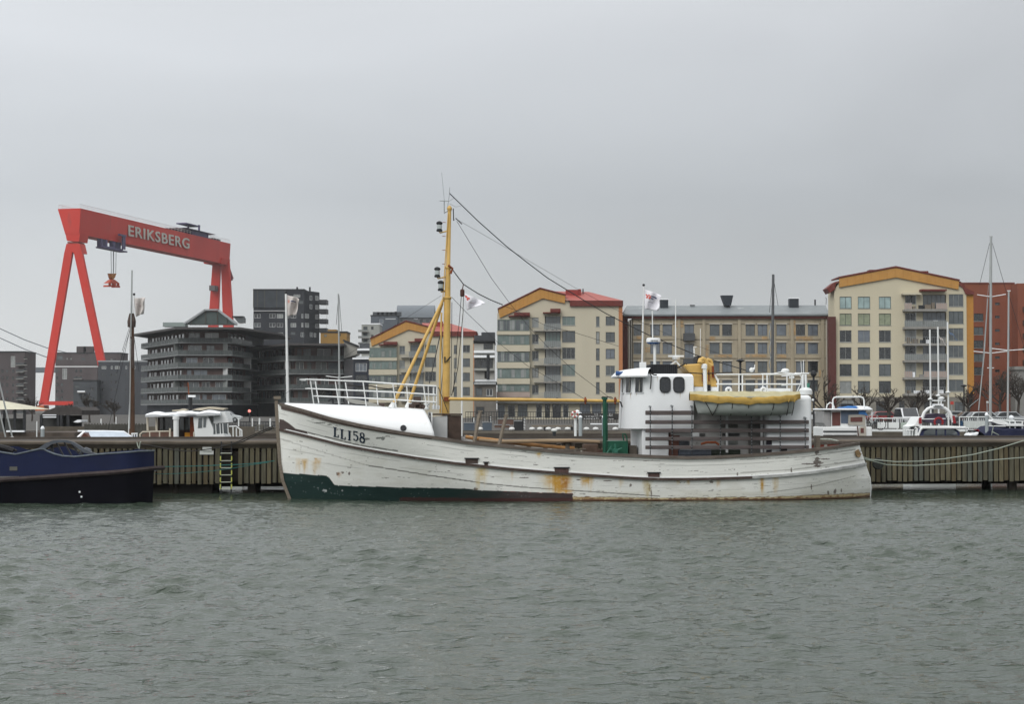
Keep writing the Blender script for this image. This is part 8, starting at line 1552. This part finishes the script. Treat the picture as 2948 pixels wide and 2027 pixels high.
# ================================================================ BARE TREES
M_bark = mat('winter_bark', (.050, .042, .036), .95, var=.3, scale=3)
rt = random.Random(12)
def bare_tree(label, x, yb_, ytop, Y, spread=1.0, pollard=True, dens=1.0, group='leafless trees along the far quay', r0=.16, cat_='tree'):
    G = Frame((P(x, 1215, Y).x, Y, GZ), 0); H_ = G.at(x, ytop)[2]; o = thing('bare_tree', label, cat_, G, group); tr = MB(); br_ = MB(); th = H_ * rt.uniform(.38, .48)
    top_ = Vector((rt.uniform(-.1, .1), 0, th)); tr.tube([(0, 0, 0), (rt.uniform(-.05, .05), 0, th * .5), top_], [r0 * 1.25, r0, r0 * .85], 8)
    def grow(p, d, L_, r, lv):
        n = 3; pts = [p]; dd = d.copy()
        for _ in range(n): dd = (dd + Vector((rt.uniform(-.28, .28), rt.uniform(-.25, .25), rt.uniform(-.05, .25)))).normalized(); pts.append(pts[-1] + dd * L_ / n)
        br_.tube(pts, [r * (1 - .35 * i / n) for i in range(n + 1)], 4 if lv > 1 else 5, False)
        if lv >= (3 if pollard else 4): return
        if pollard and lv == 2: br_.ball(pts[-1], r * 1.7, 6)
        for _ in range(int((5 if pollard and lv == 2 else 3 if lv else 4) * dens + rt.random())):
            k = rt.choice((1, 2, 3, 3)); a = rt.uniform(0, 6.28); tilt = rt.uniform(.35, .95); e1_ = dd.orthogonal().normalized(); e2_ = dd.cross(e1_)
            nd = (dd * math.cos(tilt) + (e1_ * math.cos(a) + e2_ * math.sin(a)) * math.sin(tilt)).normalized(); nd.z = abs(nd.z) * .8 + .12; grow(pts[k], nd.normalized(), L_ * rt.uniform(.5, .72), max(r * .55, .018), lv + 1)
    for k in range(5): a = 6.28 * k / 5 + rt.uniform(-.4, .4); grow(top_ - Vector((0, 0, rt.uniform(0, th * .25))), Vector((math.cos(a) * .8 * spread, math.sin(a) * .6, rt.uniform(.5, 1.0))).normalized(), (H_ - th) * rt.uniform(.42, .6), r0 * .55, 0)
    grow(top_, Vector((0, 0, 1)), (H_ - th) * .5, r0 * .6, 0)
    tr.build('trunk', M_bark, o, smooth=60); br_.build('branches', M_bark, o); return o
bare_tree('pollarded tree with a heavy trunk just right of the hooped cabin boat', 2559, 1210, 1118, 190, 1.1, r0=.2); bare_tree('pollarded tree standing behind the hooped cabin boat roof', 2488, 1210, 1112, 195, 1.2, r0=.17); bare_tree('pollarded tree left of the three thin poles', 2642, 1210, 1115, 195, 1.1, r0=.17)
bare_tree('pollarded tree before the orange side strip of the pale yellow block', 2788, 1212, 1112, 190, .9, r0=.18); bare_tree('bare tree spreading right of the after house, before the tan building end', 2375, 1212, 1085, 160, 1.2, False, .9, r0=.15); bare_tree('taller bare tree between the two silver masts at the brick block', 2880, 1205, 1062, 230, 1.1, False, 1.1, r0=.18); bare_tree('bare tree half cut off by the right edge near the grey annex', 2932, 1205, 1070, 220, 1.1, False, 1.1, r0=.18)
bare_tree('slim bare tree seen through the middle of the boat deck railing', 2145, 1205, 1128, 220, 1.0, False, .8, r0=.1); bare_tree('small bare shrub tree seen through the left of the boat deck railing', 2112, 1205, 1140, 225, 1.0, False, .8, r0=.09); bare_tree('thin bare tree before the charcoal facade left of the ship mast', 258, 1215, 1140, 230, 1.1, False, 1.0, r0=.12); bare_tree('thin bare tree left of the dark block ground floor', 330, 1215, 1150, 240, 1.1, False, 1.0, r0=.12); bare_tree('leafless tree seen between pavilion and crane foot', 92, 1215, 1145, 260, 1.0, False, 1.0, r0=.12); bare_tree('bare tree rising left of the tarped boat', 195, 1220, 1160, 170, 1.1, False, .9, r0=.09)
# ================================================================ CARS
def car(label, x, Y, rz, L_, body, group='cars parked along the far quay', H_=1.5):
    G = Frame((P(x, 1210, Y).x, Y, GZ), rz); o = thing('parked_car', label, 'car', G, group); W_ = 1.75; k = L_ / 4.4
    prof = [(-2.2, .35), (-2.2, .72), (-2.1, .92), (-1.75, .98), (-1.35, H_ - .06), (-.9, H_), (.55, H_), (1.15, 1.0), (2.0, .86), (2.2, .68), (2.2, .35)]
    m = MB(); m.prism([(x_ * k, -W_ / 2, z) for x_, z in prof], (0, W_, 0)); m.build('body', body, o, bevel=.07)
    gw = [(-1.62, .99), (-1.28, H_ - .12), (-.9, H_ - .07), (.5, H_ - .07), (.98, 1.0)]; m = MB(); m.prism([(x_ * k, -W_ / 2 - .012, z) for x_, z in gw], (0, W_ + .024, 0)); m.build('side_window', M_glass_d, o)
    m = MB(); m.add([(.60 * k, -.72, H_ - .03), (.60 * k, .72, H_ - .03), (1.14 * k, .78, 1.04), (1.14 * k, -.78, 1.04)], [(0, 1, 2, 3)]); m.add([(-1.38 * k, -.72, H_ - .1), (-1.38 * k, .72, H_ - .1), (-1.76 * k, .76, 1.02), (-1.76 * k, -.76, 1.02)], [(0, 1, 2, 3)])
    for v_ in range(len(m.v)): a = m.v[v_]; m.v[v_] = (a[0] + (.03 if a[0] > 0 else -.03), a[1], a[2] + .02)
    m.build('windscreen', M_glass_d, o)
    for sx in (-1.35, 1.35):
        for sy in (-1, 1):
            m = MB(); m.lathe((sx * k, sy * (W_ / 2 - .06), .33), [(.30, -.1), (.33, -.08), (.33, .08), (.30, .1)], 14, 'y'); wl = m.build('wheel', M_black, o); m = MB(); m.lathe((sx * k, sy * (W_ / 2 + .045), .33), [(.19, -.01), (.19, .01)], 10, 'y'); m.build('hub_cap', M_metal, wl)
    for sy in (-1, 1):
        m = MB(); m.box((2.16 * k, sy * .6 - .17, .66), (2.215 * k, sy * .6 + .17, .80)); m.build('headlight', M_whiteclean, o); m = MB(); m.box((-2.215 * k, sy * .62 - .14, .72), (-2.18 * k, sy * .62 + .14, .92)); m.build('tail_light', mat('tail_red', (.25, .01, .01), .4), o)
    return o
Mc = lambda n, c_: mat('car_' + n, c_, .3, var=.03, spec=.7)
car('white car facing the water left of the hooped cabin boat', 2357, 245, R(-80), 4.4, Mc('white', (.62, .64, .66))); car('red car parked behind the pale gangway panels', 2548, 215, R(4), 4.4, Mc('red', (.22, .02, .02))); car('white van-like car just left of the cruiser arch', 2612, 180, R(-84), 4.6, Mc('white', (.6, .62, .64)), H_=1.9); car('pale silver car seen over the cruiser cockpit', 2752, 245, R(3), 4.4, Mc('silver', (.42, .45, .46))); car('dark grey estate car right of the cruiser arch', 2790, 190, R(178), 4.6, Mc('dark', (.06, .06, .07))); car('silver car behind the grey pile and tallest mast', 2835, 185, R(2), 4.5, Mc('silver', (.42, .45, .46))); car('light grey car with snowy roof near the shorter silver mast', 2905, 195, R(4), 4.4, Mc('grey', (.3, .32, .34))); car('white car half hidden by the bare tree at the stone building', 2010, 235, R(3), 4.4, Mc('white', (.62, .64, .66)))
# dark car shapes under the left blocks
car('dark car parked under the balconies right of the flue', 560, 230, R(3), 4.4, Mc('dark', (.06, .06, .07))); car('silver car at the foot of the second balcony block', 650, 240, R(2), 4.4, Mc('silver', (.42, .45, .46)))
# bicycle
G = Frame((P(2508, 1238, 99).x, 99, P(2508, 1239, 99).z), R(5)); bc = thing('bicycle', 'bicycle leaning at the left end of the pale gangway', 'bicycle', G)
for x_ in (-.35, .55): m = MB(); m.tube([(x_ + .31 * math.cos(a), 0, .33 + .31 * math.sin(a)) for a in [math.pi * k / 10 for k in range(21)]], .022, 5); m.build('wheel', M_dark, bc)
m = MB(); m.tube([(-.35, 0, .33), (-.15, 0, .85), (.38, 0, .85), (.55, 0, .33)], .02, 5); m.tube([(-.15, 0, .85), (.05, 0, .33), (.38, 0, .82)], .02, 5); m.tube([(-.35, 0, .33), (.05, 0, .33)], .02, 5); m.build('frame', M_metal, bc); m = MB(); m.tube([(.38, 0, .85), (.36, 0, 1.0), (.3, -.25, 1.02)], .018, 5); m.build('handlebar', M_dark, bc); m = MB(); m.box((-.28, -.06, .93), (-.05, .06, .98)); m.build('saddle', M_black, bc)
# red notice and small signs right
for lab, x_, yt, w_, c_, Y in (('red square notice on a post behind the cruiser', 2741, 1156, 9, (.42, .06, .05), 120), ('small white notice left of the tallest mast', 2843, 1155, 6, (.5, .52, .52), 120)):
    G = Frame((P(x_, 1230, Y).x, Y, GZ), 0); o = thing('notice_sign', lab, 'sign', G); a, c = G.at(x_ - w_ / 2, yt + w_), G.at(x_ + w_ / 2, yt); m = MB(); m.box((a[0], 0, a[2]), (c[0], .04, c[2])); m.build('board', mat('sign_%d' % x_, c_, .5), o); m = MB(); m.tube([(0, .06, -1.5), (0, .06, c[2])], .035, 5); m.build('post', M_metal, o)
# ================================================================ LEFT BANK: pavilion, terrace, poles
pF = Frame((P(-40, 1235, 120).x, 120, 0), 0); pa = thing('pavilion', 'open pavilion with a cream tent roof at the left edge', 'pavilion', pF); p_ = lambda x, y, t=0: pF.at(*zK(x, y), t)
a, c, e_, e2_ = p_(375, 985, -2), p_(60, 850, 1.5), p_(-330, 985, -2), p_(-60, 835, 1.5); a2 = Vector((a.x, 5, a.z)); e3 = Vector((e_.x, 5, e_.z)); m = MB(); m.add([e_, a, c, e2_, a2, e3], [(0, 1, 2, 3), (1, 4, 2), (4, 5, 3, 2), (5, 0, 3)]); m.build('tent_roof', mat('cream_tent', (.50, .48, .38), .8, var=.1), pa)
for x_ in (65, 232, 385): m = MB(); p = p_(x_, 985, -1.8 if x_ != 65 else 4); m.box((p[0] - .08, p[1], -1), (p[0] + .08, p[1] + .16, p[2])); m.build('post', M_dark, pa)
m = MB(); p, q = p_(-300, 1340, 4), p_(380, 1130, 4); m.box((p[0], 4, p[2]), (q[0], 4.2, q[2])); m.build('back_screen', mat('screen_grey', (.075, .078, .075), .8, var=.3), pa); m = MB(); p, q = p_(-300, 1480, -2), p_(1180, 1350, -2); m.box((p[0], -2, -.5), (q[0], 6, p_(0, 1352, -2)[2])); m.build('floor', mat('terrace_timber', (.075, .06, .05), .85, var=.4, scale=1), pa)
m = MB(); p, q = p_(115, 1345, -2.05), p_(395, 1318, -2.05); m.box((p[0], -2.3, p[2]), (q[0], -2.01, q[2])); m.build('snowy_step', M_snow, pa)
tF2 = Frame((P(115, 1235, 135).x, 137.2, GZ), 0); ta = thing('terrace_shelter', 'dark open shelter with pale blinds and boats between pavilion and tarped boat', 'shelter', tF2); t2 = lambda x, y, t=0: tF2.at(*zK(x, y), t)
m = MB(); m.prism([t2(x, y) for x, y in ((640, 1075), (720, 1010), (900, 945), (1230, 945), (1300, 1000), (1290, 1075))], (0, 6, 0)); m.build('roof', mat('shelter_roof', (.055, .05, .048), .8, var=.3), ta); m = MB(); p, q = t2(640, 1340, 3), t2(1290, 1080, 3); m.box((p[0], 3, 0), (q[0], 3.2, q[2])); m.build('back_wall', mat('shelter_wall', (.035, .036, .035), .8, var=.4, scale=1), ta)
for y in (1075, 1108): m = MB(); p, q = t2(672, y + 8, -.1), t2(890, y - 8, -.1); m.box((p[0], -.1, p[2]), (q[0], -.02, q[2])); m.build('pale_blind', M_snow, ta)
for x_ in (650, 918, 968, 1075): m = MB(); p = t2(x_, 1075, -.2); m.box((p[0] - .1, -.2, 0), (p[0] + .1, 0, p[2])); m.build('post', M_dark, ta)
m = MB(); m.prism([t2(x, y, -.5) for x, y in ((1160, 1185), (1225, 1150), (1290, 1150), (1285, 1185), (1230, 1195))], (0, 2, 0)); ps = m.build('parasol', M_snow, ta)
for lab, a_, b2_ in (('upper of two pale leaning spars at the left edge', (0, 600), (205, 1470)), ('lower of two pale leaning spars at the left edge', (-60, 800), (105, 1500))):
    G = Frame((P(*zK(*b2_), 77).x, 77, 0), 0); o = thing('leaning_spar', lab, 'spar', G); q1, q2 = G.at(*zK(*b2_)), G.at(*zK(*a_)); m = MB(); m.tube([q1 - (q2 - q1) * .2, q2 + (q2 - q1) * .4], .035, 8); m.build('spar', M_alu, o)
G = Frame((P(*zK(160, 1500), 76).x, 76, 0), 0); o = thing('dinghy_rail', 'bent white tube rail sticking up behind the blue tug', 'rail', G); m = MB(); m.tube([G.at(*zK(x, y)) for x, y in ((100, 1490), (145, 1430), (205, 1425), (260, 1440), (220, 1495))], .03, 6); m.tube([G.at(*zK(x, y)) for x, y in ((160, 1495), (215, 1495), (260, 1445), (320, 1440), (325, 1470), (290, 1498))], .03, 6); m.build('tube', M_rail, o)
G = Frame((P(290, 1235, 130).x, 130, 0), 0); o = thing('timber_screen', 'grey vertical timber screen behind the ship mast and tarped boat', 'screen wall', G); a, c = G.at(*zK(1330, 1330)), G.at(*zK(2330, 1215)); m = MB(); n = 44
for i in range(n): x = a[0] + (c[0] - a[0]) * i / n; m.box((x, 0, -1), (x + (c[0] - a[0]) / n * .72, .15, c[2] + .06 * math.sin(i * 3)))
s_ = m.build('boards', mat('grey_boards', (.085, .082, .072), .85, var=.35, scale=1), o); m = MB(); m.box((a[0] - 3, .2, -1), (c[0] + 8, .4, c[2] - .2)); m.build('backing', M_quaywall, o)
for lab, x_, yt, yb_, Y, w_ in (('leftmost white post before the navy ground floor', 687, 1205, 1223, 140, 4), ('second white post before the navy ground floor', 726.5, 1205, 1220, 140, 3.5), ('third white post before the navy ground floor', 747, 1204, 1223, 139, 4.5), ('white post nearest the white bow', 778, 1205, 1222, 138, 4.5), ('white post left of the ship mast foot', 291, 1206, 1221, 150, 4), ('tall white post right of that by the ship mast', 334, 1200, 1221, 150, 3), ('white post by the pavilion', 106, 1213, 1240, 118, 3.5)):
    G = Frame((P(x_, yb_, Y).x, Y, GZ if Y > 136 else 0), 0); q = G.at(x_, yt); m = MB(); r = w_ / 2 * Y / 5000; m.lathe((0, 0, 0), [(r, -.5), (r, q[2] - .1), (r * .7, q[2])], 8); o = m.build('white_post', M_rail); o.location = G.o; tag(o, lab, 'post')
# jumble of pallets and crates along the quay left of the bow
rj = random.Random(9)
for i, (x_, y_, w_, h_, c_, lab) in enumerate(((735, 1240, 18, 22, (.09, .085, .07), 'tall grey pallet stack left of the white bow'), (757, 1241, 14, 16, (.075, .07, .06), 'short grey pallet stack nearer the white bow'), (708, 1240, 16, 12, (.06, .055, .05), 'low brown pallet stack beyond the houseboat pulpit'), (776, 1240, 12, 14, (.11, .10, .08), 'pale wooden crate touching the white bow outline'))):
    G = Frame((P(x_, y_, 134.5).x, 137, GZ), 0); o = thing('pallet_stack', lab, 'pallets', G); W_ = w_ * 137 / 5000; Hh = h_ * 137 / 5000
    for k in range(4): m = MB(); m.box((-W_ / 2, -.1 + rj.uniform(0, .1), Hh * k / 4), (W_ / 2, .8, Hh * (k + .7) / 4)); m.build('pallet', mat('pallet_%d' % i, c_, .85, var=.4, scale=3), o)

# ================================================================ HAZE over the harbour
m = MB(); m.box((-560, -40, -4.2), (420, 1640, 95)); hz_ = m.build('haze', [], None); hz_['kind'] = 'stuff'
hm = bpy.data.materials.new('damp_air'); hm.use_nodes = True; n = hm.node_tree.nodes; n.clear(); ho = n.new('ShaderNodeOutputMaterial'); pv = n.new('ShaderNodeVolumePrincipled'); pv.inputs['Color'].default_value = (.80, .83, .85, 1); pv.inputs['Density'].default_value = .00010
hm.node_tree.links.new(pv.outputs[0], ho.inputs['Volume']); hz_.data.materials.append(hm)
